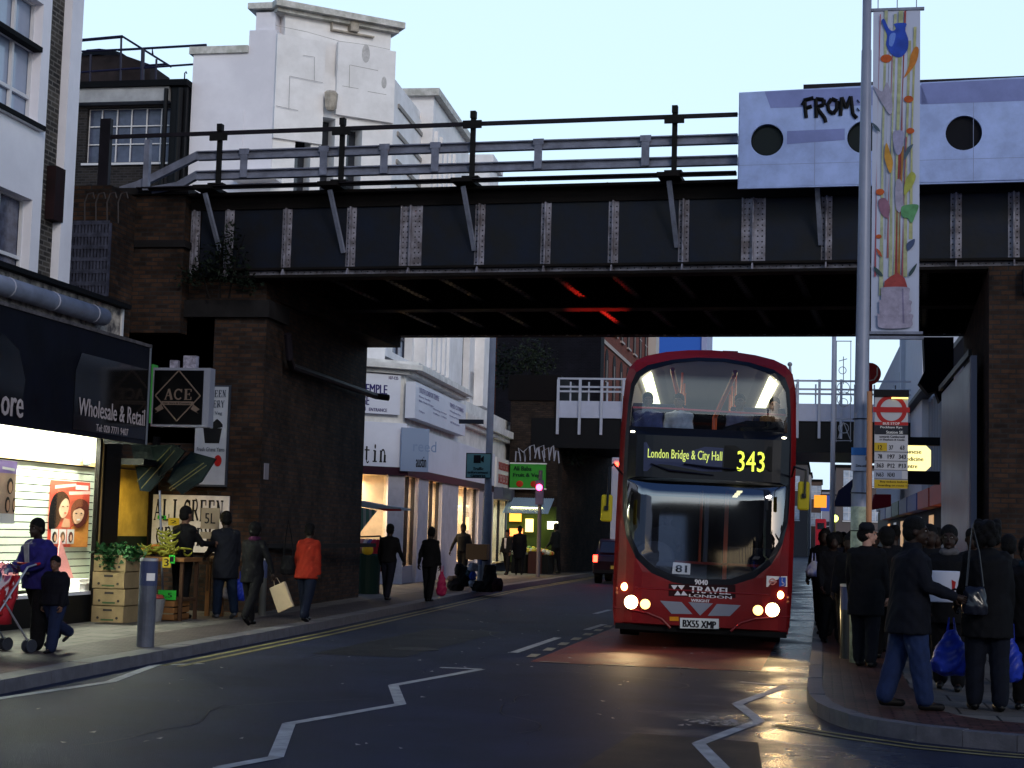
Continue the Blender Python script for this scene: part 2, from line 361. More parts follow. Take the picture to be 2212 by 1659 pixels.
for (y0, x0), (y1, x1) in zip(KL, KL[1:]):
    n = max(1, int((y1 - y0) / .92)) if y0 < 60 else 4
    for k in range(n):
        a, b = (k + .004) / n, (k + 1 - .004) / n; f = lambda t: x0 + (x1 - x0) * t
        ya, yb = y0 + (y1 - y0) * a, y0 + (y1 - y0) * b
        z = .125 + .003 * ((k * 7) % 3)
        g.prism([(f(a) - .3, ya, -.05), (f(a), ya, -.05), (f(a) - .02, ya, z), (f(a) - .3, ya, z)], (f(b) - f(a), yb - ya, 0))
struct('kerb_left', g, GRN)
# right pavement: straight kerb, rounded into a side street
KR = [(240, 1.2), (140, .3), (60, -.12), (40, -.18), (20, -.16), (17.2, -.16), (16.2, -.13), (15.4, -.05), (14.9, .06), (14.45, .22), (14.1, .45), (13.8, .75), (13.6, 1.1), (13.45, 1.5), (13.3, 2.2), (13.1, 4), (12.6, 12)]
def inset(line, d):
    o = []
    for k in range(len(line)):
        a = Vector(line[max(k - 1, 0)]); b = Vector(line[min(k + 1, len(line) - 1)]); t = (b - a).normalized()
        n = Vector((t[1], -t[0]))     # in (y,x) space, pointing to larger x / y
        o.append((line[k][0] - n[0] * d * -1 if False else line[k][0] + abs(t[1]) * d, line[k][1] + abs(t[0]) * d))
    return o
KRi = inset(KR, .15); KRj = inset(KR, 1.05)
def strip(mb, a, b, z):
    for k in range(len(a) - 1):
        mb.poly([(a[k][1], a[k][0], z), (a[k + 1][1], a[k + 1][0], z), (b[k + 1][1], b[k + 1][0], z), (b[k][1], b[k][0], z)])
g = MB(); strip(g, KRi, KRj, .12); struct('pavement_blocks_right', g, PV3)
g = MB(); g.poly([(x, y, .12) for y, x in KRj] + [(14, 240, .12)]); struct('pavement_right', g, PAV)
g = MB()
for k in range(len(KR) - 1):
    (ya, xa), (yb, xb) = KR[k], KR[k + 1]; (yc, xc), (yd, xd) = KRi[k], KRi[k + 1]
    n = max(1, int(math.hypot(ya - yb, xa - xb) / .92)) if ya < 60 else 2
    for q in range(n):
        t0, t1 = (q + .005) / n, (q + .995) / n; L = lambda p, r, t: p + (r - p) * t
        P = [(L(xa, xb, t0), L(ya, yb, t0)), (L(xa, xb, t1), L(ya, yb, t1)), (L(xc, xd, t1), L(yc, yd, t1)), (L(xc, xd, t0), L(yc, yd, t0))]
        g.prism([(p[0], p[1], -.05) for p in P], (0, 0, .177 + .003 * ((k + q) % 3)))
struct('kerb_right', g, GRN)
# markings
WH = M('white_paint', (.42, .43, .44), .6, n=.45, ns=5); YL = M('yellow_paint', (.26, .22, .09), .6, n=.6, ns=4)
def seg(mb, a, b, wd, z=.005):
    a = Vector(a); b = Vector(b); d = (b - a).normalized(); p = Vector((-d.y, d.x)) * wd / 2
    mb.poly([(a.x - p.x, a.y - p.y, z), (b.x - p.x, b.y - p.y, z), (b.x + p.x, b.y + p.y, z), (a.x + p.x, a.y + p.y, z)], rev=False)
g = MB()
for L in ([(-3.45, 8.3), (-3.9, 10.36), (-3.73, 10.95), (-4.27, 12.83), (-3.82, 14.68), (-4.35, 16.4), (-3.93, 18.8), (-4.42, 18.78)],
          [(-.62, 10.2), (-.68, 11.6), (-.95, 12.92), (-.55, 14.75), (-.82, 16.15), (-.4, 18.4), (-.92, 18.65)],
          [(-7.25, 11), (-7.22, 13.5), (-7.02, 15.42), (-7.4, 17.4), (-7.02, 17.9)]):
    for a, b in zip(L, L[1:]): seg(g, a, b, .11)
struct('zigzag_marking', g, WH)
g = MB()
for a, b in (((-4.08, 21.6), (-4.05, 25.1)), ((-3.95, 27.5), (-3.9, 29.4)), ((-4.6, 33.2), (-4.55, 35.2)), ((-4.7, 38.5), (-4.65, 40.5)), ((-4.8, 43.5), (-4.75, 45.5))): seg(g, a, b, .12)
struct('centre_line_marking', g, WH)
g = MB()
for k in range(7): seg(g, (-3.72 - .0 * k, 20.9 + k * 1.25), (-3.75, 21.5 + k * 1.25), .13, .009)
for k in range(4): seg(g, (-3.5 + k * .8, 20.28), (-3.1 + k * .8, 20.22), .09, .009)
struct('bus_stop_marking', g, M('worn_cream_paint', (.3, .27, .2), .6, n=.5, ns=6))
g = MB(); g.poly([(-3.6, 20.2, .004), (-.75, 20.2, .004), (-.7, 34, .004), (-3.6, 34, .004)]); struct('red_bus_lane_surface', g, M('red_asphalt', (.22, .045, .035), .55, n=.45, ns=1.5, bump=.5, bs=100))
g = MB()
YK = [k for k in KL if k[0] >= 18]; YK[0] = (17.4, -7.53)
for o in (.22, .42):
    for (y0, x0), (y1, x1) in zip(YK, YK[1:]):
        if y0 < 90: seg(g, (x0 + o, y0), (x1 + o, y1), .08)
for o in (.18, .36):
    L = [(-.32 - o * .3, 14.55 - o * .2), (.3 - o * .4, 14.15 - o), (.8 - o * .3, 13.72 - o), (1.3, 13.48 - o), (2.2, 13.3 - o), (6, 12.9 - o)]
    L[0] = (-.42, 14.75 - o)
    for a, b in zip(L, L[1:]): seg(g, a, b, .07)
struct('double_yellow_line', g, YL)
PATCH = M('asphalt_patch', (.022, .024, .034), .6, n=.3, ns=2, bump=.4, bs=80)
g = MB(); g.poly([(-1.9, 8, .003), (-.2, 8, .003), (-.5, 13.2, .003), (-1.5, 13.4, .003)]); g.poly([(-6.4, 20, .003), (-5.2, 20, .003), (-5.1, 26, .003), (-6.3, 26.4, .003)]); struct('road_patch', g, PATCH)
g = MB(); random.seed(21)
for x0_, y0_, n_ in ((-5.2, 11, 16), (-2.4, 13, 12), (-6.3, 19, 10), (-1.5, 17.5, 9), (-4.9, 24, 12)):
    p_ = [x0_, y0_]; a_ = random.uniform(1.1, 1.9)
    for k in range(n_):
        q_ = [p_[0] + .28 * math.cos(a_), p_[1] + .28 * math.sin(a_)]; seg(g, tuple(p_), tuple(q_), .012, .0045); p_ = q_; a_ += random.uniform(-.5, .5)

struct('road_crack', g, M('crack_tar', (.008, .008, .011), .45))
for x_, y_, lab in ((-5.4, 21.5, 'round iron cover in the left lane short of the double yellow lines'),):
    t = thing('manhole_cover', lab, 'manhole cover', (x_, y_, .0)); g = MB(); g.cyl((x_, y_, -.01), (x_, y_, .007), .31, n=28); g.build('lid', M('iron_cover', (.03, .03, .03), .5, bump=.6, bs=40), t)
# drain, manhole and litter
t = thing('manhole_cover', 'small iron cover set in the pavement slabs before the crate stack', 'manhole cover', (-10.1, 22.4, .121))
g = MB(); g.box(-10.4, -9.8, 22.2, 22.6, .12, .126); g.build('lid', M('iron_cover', (.03, .03, .03), .5, bump=.6, bs=40), t)
lf = MB(); random.seed(11)
for k in range(90):
    x, y = -.85 + random.gauss(0, .16), 14.25 + random.gauss(0, .12)
    a = random.random() * 6; s = .015 + random.random() * .03; z = .012 + random.random() * .02
    lf.poly([(x + s * math.cos(a), y + s * math.sin(a), z), (x + s * math.cos(a + 2), y + s * math.sin(a + 2), z + .01), (x + s * math.cos(a + 4), y + s * math.sin(a + 4), z)])
for k in range(160):
    x, y = random.uniform(-7, -.3), random.uniform(10, 34)
    a = random.random() * 6; s = .01 + random.random() * .025; z = .012
    lf.poly([(x + s * math.cos(a), y + s * math.sin(a), z), (x + s * math.cos(a + 2), y + s * math.sin(a + 2), z + .008), (x + s * math.cos(a + 4), y + s * math.sin(a + 4), z)])
o = lf.build('litter', M('pale_litter', (.3, .29, .28), .7)); o['kind'] = 'stuff'; tag(o, 'scraps of litter and grit on the wet road near the kerb corner', 'litter')

# ================================================================ railway bridge
BO = Vector((-10.2, 26.5, 0)); BA = -R(3.2); BM = Matrix.Translation(BO) @ Matrix.Rotation(BA, 4, 'Z')   # s along, d back, z up
BL = 13.0; ZB, ZT = 5.9, 7.35
bu = Vector((math.cos(BA), math.sin(BA), 0)); bn = Vector((-math.sin(BA), math.cos(BA), 0))
def BS(px, py, d=0.):      # pixel -> (s, z) on the bridge's face plane
    p = PP(px, py, (BO.x + bn.x * d, BO.y + bn.y * d), (bu.x, bu.y)); q = p - BO; return q.dot(bu), p.z
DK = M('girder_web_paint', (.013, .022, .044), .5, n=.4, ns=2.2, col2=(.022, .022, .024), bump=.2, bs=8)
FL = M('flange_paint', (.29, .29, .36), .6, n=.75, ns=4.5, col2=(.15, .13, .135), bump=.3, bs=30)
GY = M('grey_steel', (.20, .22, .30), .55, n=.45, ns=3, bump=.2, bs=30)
RD = M('dark_rail_steel', (.035, .026, .034), .6, n=.4, ns=4)
RU = M('rusty_dark_steel', (.022, .015, .012), .8, n=.6, ns=2, bump=.3, bs=20)
br = thing('railway_bridge', 'dark riveted iron girder railway bridge crossing over the whole street', 'bridge', (BO.x, BO.y, 0))
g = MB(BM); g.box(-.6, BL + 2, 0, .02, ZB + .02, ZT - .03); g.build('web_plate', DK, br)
g = MB(BM); g.box(-.8, BL + 2, -.26, .12, ZT - .05, ZT); g.box(-.8, BL + 2, -.05, 0, ZT - .26, ZT - .052)
for k in range(46): g.box(-.7 + k * .33, -.68 + k * .33, -.262, -.235, ZT - .056, ZT - .051)
g.build('top_flange', RU, br)
g = MB(BM); g.box(.35, BL + 2, -.012, -.002, ZB + .0, ZB + .13); g.build('bottom_angle', FL, br)
g = MB(BM); g.box(.2, BL + 2, -.22, .14, ZB - .05, ZB - .002); g.build('bottom_flange', RU, br)
rv = MB(BM); stf = [(BS(px, 560)[0], wide) for px, wide in ((420, 0), (493, 0), (618, 0), (757, 0), (887, 1), (1035, 0), (1178, 0), (1324, 0), (1476, 0), (1627, 1), (1785, 0), (1930, 0), (2065, 0), (2190, 0))]
for s0, wide in stf:
    g = MB(BM); wd = .19 if wide else .085
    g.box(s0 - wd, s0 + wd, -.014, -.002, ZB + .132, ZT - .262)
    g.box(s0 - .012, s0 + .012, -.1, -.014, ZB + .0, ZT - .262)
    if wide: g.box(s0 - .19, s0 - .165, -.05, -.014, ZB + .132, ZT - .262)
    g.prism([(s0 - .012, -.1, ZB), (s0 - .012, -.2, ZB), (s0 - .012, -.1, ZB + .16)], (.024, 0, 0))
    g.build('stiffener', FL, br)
    for q in range(13):
        z = ZB + .2 + q * .09
        for dx in ((-.14, -.07, .07, .14) if wide else (-.05, .05)): rv.ell((s0 + dx, -.014, z), (.014, .012, .014), 6, 4)
for k in range(120):
    rv.ell((.45 + k * .115, -.012, ZB + .07), (.013, .012, .013), 6, 4)
rv.build('rivets', M('rivet_paint', (.05, .045, .05), .6), br)['kind'] = 'stuff'
# struts under the outer posts
POST = [BS(px, 385)[0] for px in (470, 735, 1018, 1455, 1768)]
for k, s0 in enumerate(POST):
    bx = BS((493, 757, 1035, 1470, 1776)[k], 545)[0]
    g = MB(BM); g.beam((s0, -.48, ZT - .05), (s0 + (.14, .12, .1, .08, .05)[k], -.03, ZB + .4), .07, .05); g.build('strut', GY, br)
    g = MB(BM); g.box(s0 - .18, s0 + .18, -.62, .05, ZT + .002, ZT + .07); g.build('bracket', RU, br)
# girders and trough beams beneath
g = MB(BM)
for d in (.02, 3.9, 7.9): g.box(-.4, BL + 2, d + .02, d + .1, ZB + .0, ZT - .1); g.box(-.4, BL + 2, d - .15, d + .3, ZB - .045 if d > 1 else ZB + .1, ZB + .0 if d > 1 else ZB + .14)
g.build('inner_girder', RU, br)
g = MB(BM); g.box(-2.5, .55, .15, 7.9, ZB - .3, ZT - .1); g.build('end_wall', SOOT, br)
g = MB(BM); g.box(-.6, BL + 2, .14, 7.88, ZT - .45, ZT - .35); g.build('deck_plate', RU, br)
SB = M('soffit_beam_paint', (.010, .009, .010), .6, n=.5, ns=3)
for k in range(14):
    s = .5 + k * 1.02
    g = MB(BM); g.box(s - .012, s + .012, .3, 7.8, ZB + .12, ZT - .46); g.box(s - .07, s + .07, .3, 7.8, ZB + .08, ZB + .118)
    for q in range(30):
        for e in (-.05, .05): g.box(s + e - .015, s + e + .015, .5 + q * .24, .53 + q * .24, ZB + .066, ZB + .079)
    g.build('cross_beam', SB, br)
g = MB(BM)
for k in range(42): g.box(1 + k * .3, 1.05 + k * .3, 7.74, 7.78, ZB - .055, ZB - .046)
g.build('edge_rivets', FL, br)['kind'] = 'stuff'
# side railings on the near side: dark posts and angles, grey double beam
rl = thing('bridge_railing', 'dark post and rail fence with pale grey double beam along the near bridge edge', 'railing', (BO.x, BO.y, ZT))
def Z(px, py): return BS(px, py, -.5)[1]
SP = BS(1592, 300, -.5)[0]
for k, s0 in enumerate([BS(px, 385, -.5)[0] for px in (470, 735, 1018, 1455)]):
    g = MB(BM); zt = Z((470, 735, 1018, 1455)[k], (268, 255, 240, 228)[k])
    g.box(s0 - .04, s0 + .04, -.5, -.44, ZT + .07, zt - .12); g.box(s0 - .045, s0 + .045, -.53, -.42, zt - .12, zt)
    g.box(s0 - .16, s0 + .16, -.56, -.52, zt - .3, zt - .17); g.box(s0 - .14, s0 + .14, -.6, -.4, ZT + .071, ZT + .1)
    g.build('post', M('mossy_post_steel', (.03, .028, .024), .8, n=.5, ns=4), rl)
zr = Z(1200, 259); g = MB(BM); g.box(BS(232, 290, -.5)[0], SP, -.5, -.445, zr - .045, zr + .02); g.box(BS(232, 290, -.5)[0], SP, -.44, -.40, zr + .0, zr + .02); g.build('top_rail', RD, rl)
zb = Z(1200, 384); g = MB(BM); g.box(-1.6, SP, -.5, -.445, zb - .035, zb + .02); g.box(-1.6, SP, -.58, -.50, zb + .0, zb + .02); g.build('bottom_rail', RD, rl)
za, zc = Z(1200, 305), Z(1200, 350)
for nm, zz, zl in (('upper_beam', za, 7.62), ('lower_beam', zc, 7.30)):
    g = MB(BM); x0 = -.55
    g.box(x0, SP, -.38, -.30, zz - .055, zz + .03); g.box(x0, SP, -.44, -.36, zz + .03, zz + .05); g.box(x0, SP, -.42, -.30, zz - .1, zz - .055)
    L_ = [BS(*p, -.34) for p in (((490, 320), (300, 400), (262, 412)) if nm == 'upper_beam' else ((490, 368), (385, 402), (330, 412)))]; L_[0] = (x0, zz)
    for a_, b_ in zip(L_, L_[1:]): g.beam((a_[0], -.34, a_[1]), (b_[0], -.34, b_[1]), .1, .13)
    g.build(nm, GY, rl)
for px in (525, 697, 828, 938, 1161, 1393):
    s0 = BS(px, 330, -.5)[0]; g = MB(BM); g.box(s0 - .065, s0 + .065, -.46, -.44, zc - .09, za + .06); g.box(s0 - .09, s0 + .09, -.465, -.44, za - .04, za + .062); g.build('link_plate', GY, rl)
g = MB(BM)
for px, pt, wd in ((228, 258, .1), (320, 303, .05)):
    s0 = BS(px, 330, -.5)[0]; g = MB(BM); g.box(s0 - wd, s0 + wd, -.56, -.46, BS(px, 412, -.5)[1], BS(px, pt, -.5)[1]); g.build('end_post', RD if wd > .06 else GY, rl)
# white parapet panel with round holes
s0, s1 = BS(1595, 300, -.7)[0], BL + 2
zt0 = BS(1595, 200, -.7)[1]; zb0 = BS(1595, 405, -.7)[1]
pn = thing('parapet_panel', 'white painted bridge panel with round ports and black FROM graffiti', 'panel', (BM @ Vector((s0, -.7, zb0)))[:])
HC = [(BS(px, py, -.7), r) for px, py, r in ((1657, 302, .255), (1866, 296, .255), (2082, 287, .27))]; HC.append(((HC[2][0][0] + (HC[2][0][0] - HC[1][0][0]), HC[2][0][1]), .27))
outl = [(s0, zb0), (s1, zb0 + .02), (s1, zt0 + .1), (s0, zt0)]
holes = [[(c[0] + r * math.cos(2 * PI * k / 32), c[1] + r * math.sin(2 * PI * k / 32)) for k in range(32)] for c, r in HC]
PW = M('panel_white', (.34, .44, .76), .6, n=.25, ns=2.2, bump=.05)
for d in (-.7, -.66):
    pass
g = MB(BM); fillmap(g, outl, holes, lambda x, z: (x, -.7, z), .6)
fillmap(g, outl, holes, lambda x, z: (x, -.64, z), .6)
g.box(s0, s0 + .02, -.7, -.64, zb0, zt0); g.box(s0, s1, -.699, -.641, zb0 - .02, zb0)
for h in holes:
    for k in range(32):
        a, b = h[k], h[(k + 1) % 32]; g.poly([(a[0], -.7, a[1]), (b[0], -.7, b[1]), (b[0], -.64, b[1]), (a[0], -.64, a[1])])
g.build('sheet', PW, pn)
for k, (c, r) in enumerate(HC):
    g = MB(BM); g.tube([(c[0], -.62, c[1]), (c[0], -.58, c[1])], r + .02, 32)
    g.build('port_backing', M('port_dark_green', (.018, .03, .028), .6) if k < 2 else M('port_black', (.005, .007, .015), .7), pn)
    if k < 2:
        g = MB(BM); g.tube([(c[0] + (r - .02) * math.cos(q * PI / 16), -.63, c[1] + (r - .02) * math.sin(q * PI / 16)) for q in range(33)], .012, 6, cap=False); g.build('port_ring', M('port_ring_paint', (.01, .02, .02), .5), pn)
g = MB(BM)
for k in range(1, 5): x_ = s0 + k * 1.19; g.box(x_ - .004, x_ + .004, -.7022, -.7003, zb0 + .01, zt0 - .02)
g.box(s0, s1, -.7022, -.7003, zb0 + .35, zb0 + .356)
g.build('sheet_joints', M('joint_grey', (.20, .24, .38), .7), pn)
g = MB(BM); st = BS(1735, 190, -.7)[0]; g.box(st, s1, -.66, -.5, zt0 + .0, zt0 + .1); g.build('coping', RD, pn)
BP = M('patch_blue_paint', (.19, .23, .48), .6, n=.2, ns=2)
g = MB(BM)
a, b = BS(1665, 230, -.7)[0], BS(1990, 240, -.7)[0]
g.poly([(a, -.703, zt0 - .27), (b + .1, -.703, zt0 - .29), (b, -.703, zt0 + .0), (a - .1, -.703, zt0 - .0)])
g.poly([(b, -.703, zt0 - .30), (s1, -.703, zt0 - .3), (s1, -.703, zt0 + .06), (b, -.703, zt0 + .03)])
a = BS(1700, 290, -.7)
g.poly([(a[0], -.7035, a[1] - .16), (HC[1][0][0] - .29, -.7035, a[1] - .12), (HC[1][0][0] - .29, -.7035, a[1] + .06), (a[0], -.7035, a[1] + .05)])
g.build('touch_up_paint', BP, pn)
g = MB(BM); q0 = BS(1733, 255, -.71); q1 = BS(1855, 205, -.71)
W_, H_ = (q1[0] - q0[0]), .33; o_ = q0; k_ = .02
def stroke(L, r=.034):
    for a, b in zip(L, L[1:]): g.tube([(o_[0] + a[0] * W_, -.708, o_[1] + a[1] * H_), (o_[0] + b[0] * W_, -.708, o_[1] + b[1] * H_)], r, 6)
stroke([(.07, 0), (.04, .8), (.0, .62)]); stroke([(.02, .85), (.2, .95)]); stroke([(.04, .45), (.17, .55)])
stroke([(.25, .0), (.24, .9), (.38, .85), (.38, .6), (.25, .5), (.4, -.05), (.42, -.25)])
stroke([(.47, .3), (.45, .6), (.52, .88), (.62, .75), (.62, .4), (.55, .15), (.47, .3)])
stroke([(.68, .05), (.7, .92), (.78, .4), (.86, .95), (.9, .1), (.97, -.1)]); stroke([(.99, .7), (1.0, .72)]); stroke([(.99, .3), (1.0, .32)])
g.build('graffiti_lettering', M('black_spray', (.004, .004, .006), .6), pn)

# ================================================================ buildings
class Plane:      # vertical wall plane: s along the wall, d into the wall, z up
    def __init__(s, A, hx, hy, off=0):
        L = math.hypot(hx, hy); s.u = Vector((hx / L, hy / L, 0)); s.n = Vector((-s.u.y, s.u.x, 0)); s.A = Vector((A[0], A[1], 0)) + s.n * off
        s.m = Matrix(((s.u.x, s.n.x, 0, s.A.x), (s.u.y, s.n.y, 0, s.A.y), (0, 0, 1, 0), (0, 0, 0, 1)))
    def at(s, px, py):
        p = PP(px, py, (s.A.x, s.A.y), (s.u.x, s.u.y)); return (p - s.A).dot(s.u), p.z
    def mb(s): return MB(s.m)
    def w(s, a, d, z): return s.m @ Vector((a, d, z))
    def sh(s, off): return Plane((s.A.x, s.A.y), s.u.x, s.u.y, off)
UP = Vector((0, 0, 1))
RENDER = M('white_render', (.82, .81, .87), .75, n=.16, ns=.8, col2=(.72, .71, .77), bump=.08, bs=14)
REND2 = M('stained_white_render', (.88, .87, .88), .75, n=.2, ns=1.3, col2=(.74, .73, .73), bump=.12, bs=10)
DGL = M('dark_window_glass', (.03, .035, .05), .08, spec=.8); PGL = M('sky_toned_glass', (.50, .58, .72), .2, n=.4, ns=2, spec=.8)  # PGL carries the sky's reflection in its pane colour
WFR = M('white_frame_paint', (.62, .62, .65), .5); BLK = M('black_paint', (.008, .008, .011), .45); TAR = M('tarred_felt', (.012, .014, .016), .9, bump=.3)
def bars(g, s0, s1, z0, z1, d, us, vs, t=.045):      # window glazing bars on a plane: verticals at us, horizontals at vs (0..1)
    for u in us: x = s0 + (s1 - s0) * u; g.box(x - t / 2, x + t / 2, d, d + t, z0, z1)
    for v in vs: z = z0 + (z1 - z0) * v; g.box(s0, s1, d + .001, d + t - .001, z - t / 2, z + t / 2)
def window(P, par, s0, s1, z0, z1, rec=.18, us=(0, .5, 1), vs=(0, .5, 1), gm=None, fm=None, t=.05, sill=True, wallm=None, name='window'):
    g = P.mb(); bars(g, s0, s1, z0, z1, rec - .06, us, vs, t); o = g.build('frame' if False else name, fm or WFR, par)
    g = P.mb(); g.box(s0, s1, rec, rec + .02, z0, z1); g.build('pane', gm or DGL, o)
    if sill: g = P.mb(); g.box(s0 - .08, s1 + .08, -.08, rec - .07, z0 - .09, z0 - .03); g.build('sill', fm or WFR, o)
    return o
def wall_holes(g, s0, s1, z0, z1, holes, d0=0., d1=.3):      # solid wall slab with rectangular openings
    zs = sorted(set([z0, z1] + [h[2] for h in holes] + [h[3] for h in holes])); zs = [z for z in zs if z0 <= z <= z1]
    for a, b in zip(zs, zs[1:]):
        m = (a + b) / 2; cuts = sorted([(h[0], h[1]) for h in holes if h[2] < m < h[3]]); x = s0
        for c0, c1 in cuts:
            if c0 > x: g.box(x, c0, d0, d1, a, b)
            x = max(x, c1)
        if x < s1: g.box(x, s1, d0, d1, a, b)

# ---- corner shop building on the left
W1 = Plane((-11.3, 0), 0, 1)          # faces the street (+X): s = y ; n = (-1,0) into the wall
sb = thing('shop_building', 'white rendered building with steel windows and brick strip above the lit shop', 'building', (-11.3, 20, 0))
ye = W1.at(160, 415)[0]; y1, y2 = W1.at(91, 415)[0], W1.at(122, 415)[0]
wt, wb = W1.at(92, 8)[1], W1.at(85, 272)[1]; wr = W1.at(88, 140)[0]; lt = W1.at(70, 432)[1]; wr2 = W1.at(67, 500)[0]
g = W1.mb(); wall_holes(g, 10, y1, 3.6, 12, [(wr - 2.0, wr, wb, wt), (wr2 - 2.0, wr2, lt - 1.9, lt), (wr - 5, wr - 3, wb, wt), (wr - 2, wr, wt + .9, wt + 3)]); g.build('wall', RENDER, sb)
g = W1.mb(); g.box(y1, y2, .03, .3, 3.6, 12); g.build('brick_strip', STOCK, sb)
g = W1.mb(); g.box(y2, ye, -.0, .3, 3.6, 12); g.box(y2 - .0, y2 + .16, -.1, -.002, 3.6, 12); g.build('pilaster', RENDER, sb)
g = W1.mb(); g.box(10, ye, .302, 6, 3.6, 12.2); g.build('core', STOCK, sb)
g = W1.mb(); g.box(y2 - .28, y2 + .02, -.12, .028, W1.at(110, 470)[1] - .05, W1.at(110, 470)[1] + .75); g.build('vent_box', M('rust_box', (.05, .02, .02), .8, n=.5), sb)
window(W1, sb, wr - 2.0, wr, wb, wt, .2, (0, .45, .72, 1), (0, .22, .62, 1), M('sky_glass', (.30, .36, .5), .12, n=.2, ns=1, spec=.9))
window(W1, sb, wr2 - 2.0, wr2, lt - 1.9, lt, .2, (0, .3, .65, 1), (0, .55, 1), M('curtain_glass', (.12, .13, .2), .2, n=.6, ns=9, spec=.8))
g = W1.mb(); g.box(wr - 2.1, wr + .08, -.1, .13, wb - .08, wb - .01); g.box(wr - 2.0, wr, -.02, .12, wb + (wt - wb) * .60, wb + (wt - wb) * .64); g.build('dark_sill', TAR, sb)
# ground floor shop
W2 = Plane((-10.6, 0), 0, 1); yr, zr_ = W2.at(265, 668); zr2 = W2.at(265, 717)[1]
sh = thing('hair_shop', 'shop unit with lit slat wall display window and dark fascia', 'shop', (-10.6, 20, 0))
g = W2.mb(); g.box(8, yr + .05, -.12, 1.5, zr_, zr_ + .07); g.build('roof_edge', TAR, sh)
g = W2.mb(); g.box(8, yr, .0, .9, zr2 - .1, zr_ - .002); g.build('parapet_band', M('peeling_cream', (.52, .46, .40), .85, n=.85, ns=5, col2=(.10, .09, .09), bump=.4, bs=12), sh)
g = W2.mb(); g.box(yr - .06, yr + .0, -.03, -.002, zr2 - .1, zr_ - .002); g.build('end_post', WFR, sh)
g = W2.mb(); yc = W2.at(207, 690)[0]; zc_ = zr2 + .1; g.tube([(8, -.12, zc_), (yc, -.12, zc_)], .13, 14)
for k in range(4): g.tube([(yc - .4 - k * 1.25, -.12, zc_), (yc - .37 - k * 1.25, -.12, zc_)], .136, 14)
g.build('shutter_roll', M('dull_metal', (.44, .44, .52), .6, n=.3, ns=3), sh, smooth=True)
W3 = Plane((-9.95, 0), 0, 1); yf, zf = W3.at(325, 752); zf0 = W3.at(318, 961)[1]
NAVY = M('navy_canvas', (.009, .011, .026), .55, n=.5, ns=2.5, bump=.2, bs=4)
g = W3.mb(); g.box(8, yf, 0, .06, zf0, zf); g.box(yf - .05, yf, .062, .65, zf0, zf - .1); g.build('fascia', NAVY, sh)
g = W3.mb(); g.box(8, yf + .02, -.02, .66, zf + .002, zf + .05); g.build('fascia_trim', M('weathered_trim', (.16, .14, .14), .7, n=.6, ns=8), sh)
g = W3.mb(); g.box(yf - .03, yf + .0, -.022, -.004, zf0, zf - .002); g.build('fascia_end_trim', M('grey_trim', (.15, .17, .2), .5), sh)
g = W3.mb(); a = W3.at(158, 880)[0]; b_ = W3.at(312, 930)[0]; z0 = W3.at(240, 955)[1] + .1
pl = [(a, z0), (b_, z0), (b_, z0 + 1.05), (a + .15, z0 + 1.05), (a, z0 + .8)]
g.prism([(p[0], -.012, p[1]) for p in pl], (0, .01, 0)); g.build('gloss_panel', M('gloss_black', (.003, .003, .006), .12, spec=.8), sh)
g = W3.mb(); a = W3.at(0, 850)[0]; fillmap(g, [(a - 1.6, zf0 + .25), (a + .55, zf0 + .25), (a + .6, zf0 + .6), (a + .4, zf0 + .95), (a - .0, zf0 + 1.1), (a - 1.6, zf0 + 1.1)], [], lambda x, z: (x, -.01, z), .6); g.build('gloss_panel', MATS['gloss_black'], sh)
LET = M('dull_cream_letters', (.40, .34, .34), .5); g = W3.mb()
def wtext(g, P, s, px0, py0, px1, py1, d=-.02, bold=.004, hh=None):      # text between two pixels (lower-left, upper-right)
    a = P.at(px0, py0); b = P.at(px1, py0); c = P.at(px0, py1)
    text(g, s, (a[0], d, a[1]), (1, 0, 0), (0, 0, 1), b[0] - a[0], hh or (c[1] - a[1]), bold)
def wserif(g, P, s, px0, py0, px1, py1, d=-.02):
    a = P.at(px0, py0); b = P.at(px1, py0); c = P.at(px0, py1); serif(g, s, (a[0], d, a[1]), (1, 0, 0), (0, 0, 1), b[0] - a[0], c[1] - a[1])
W3R = Plane((-9.95, 0), 0, 1)
wtext(g, W3, 'Wholesale & Retail', 166, 896, 310, 866, -.022, .005, .24)
wtext(g, W3, 'Tel: 020 7771 9407', 204, 931, 274, 914, -.022, .002, .10)
g.build('lettering', LET, sh)
g = W3.mb(); a = W3.at(0, 900); b = W3.at(47, 902); text(g, 'ore', (a[0] - .02, -.022, a[1] + .02), (1, 0, 0), (0, 0, 1), b[0] - a[0], .24, .01); g.build('lettering', LET, sh)
# glazed front and room behind
yw = W2.at(216, 1150)[0]; zs = .52; zw = 2.95
g = W2.mb(); g.box(8, yw, .1, .16, .12, zs); g.build('stall_riser', M('dark_riser', (.015, .014, .013), .6), sh)
g = W2.mb(); g.box(yw, yw + .75, .06, .13, .12, 3.1); g.box(yw + .16, yw + .22, .03, .058, .3, 3.0); g.build('door_frame', M('dark_brown_frame', (.02, .014, .01), .5), sh)
g = W2.mb(); g.box(yw + .07, yw + .1, .04, .07, .6, 2.95); g.build('brass_trim', M('brass_strip', (.25, .16, .06), .4), sh)
g = W2.mb(); g.box(8, yw, .1, .3, zs + .002, zs + .05); g.box(8, yw, .1, .14, zw, zw + .2); g.build('window_frame', WFR, sh)
g = W2.mb(); g.box(8, yw, .12, .126, zs + .05, zw); g.build('shop_glass', glass('shop_glass', (1, 1, 1), .0), sh)
ROOM = M('room_white', (.72, .74, .62), .7); g = W2.mb()
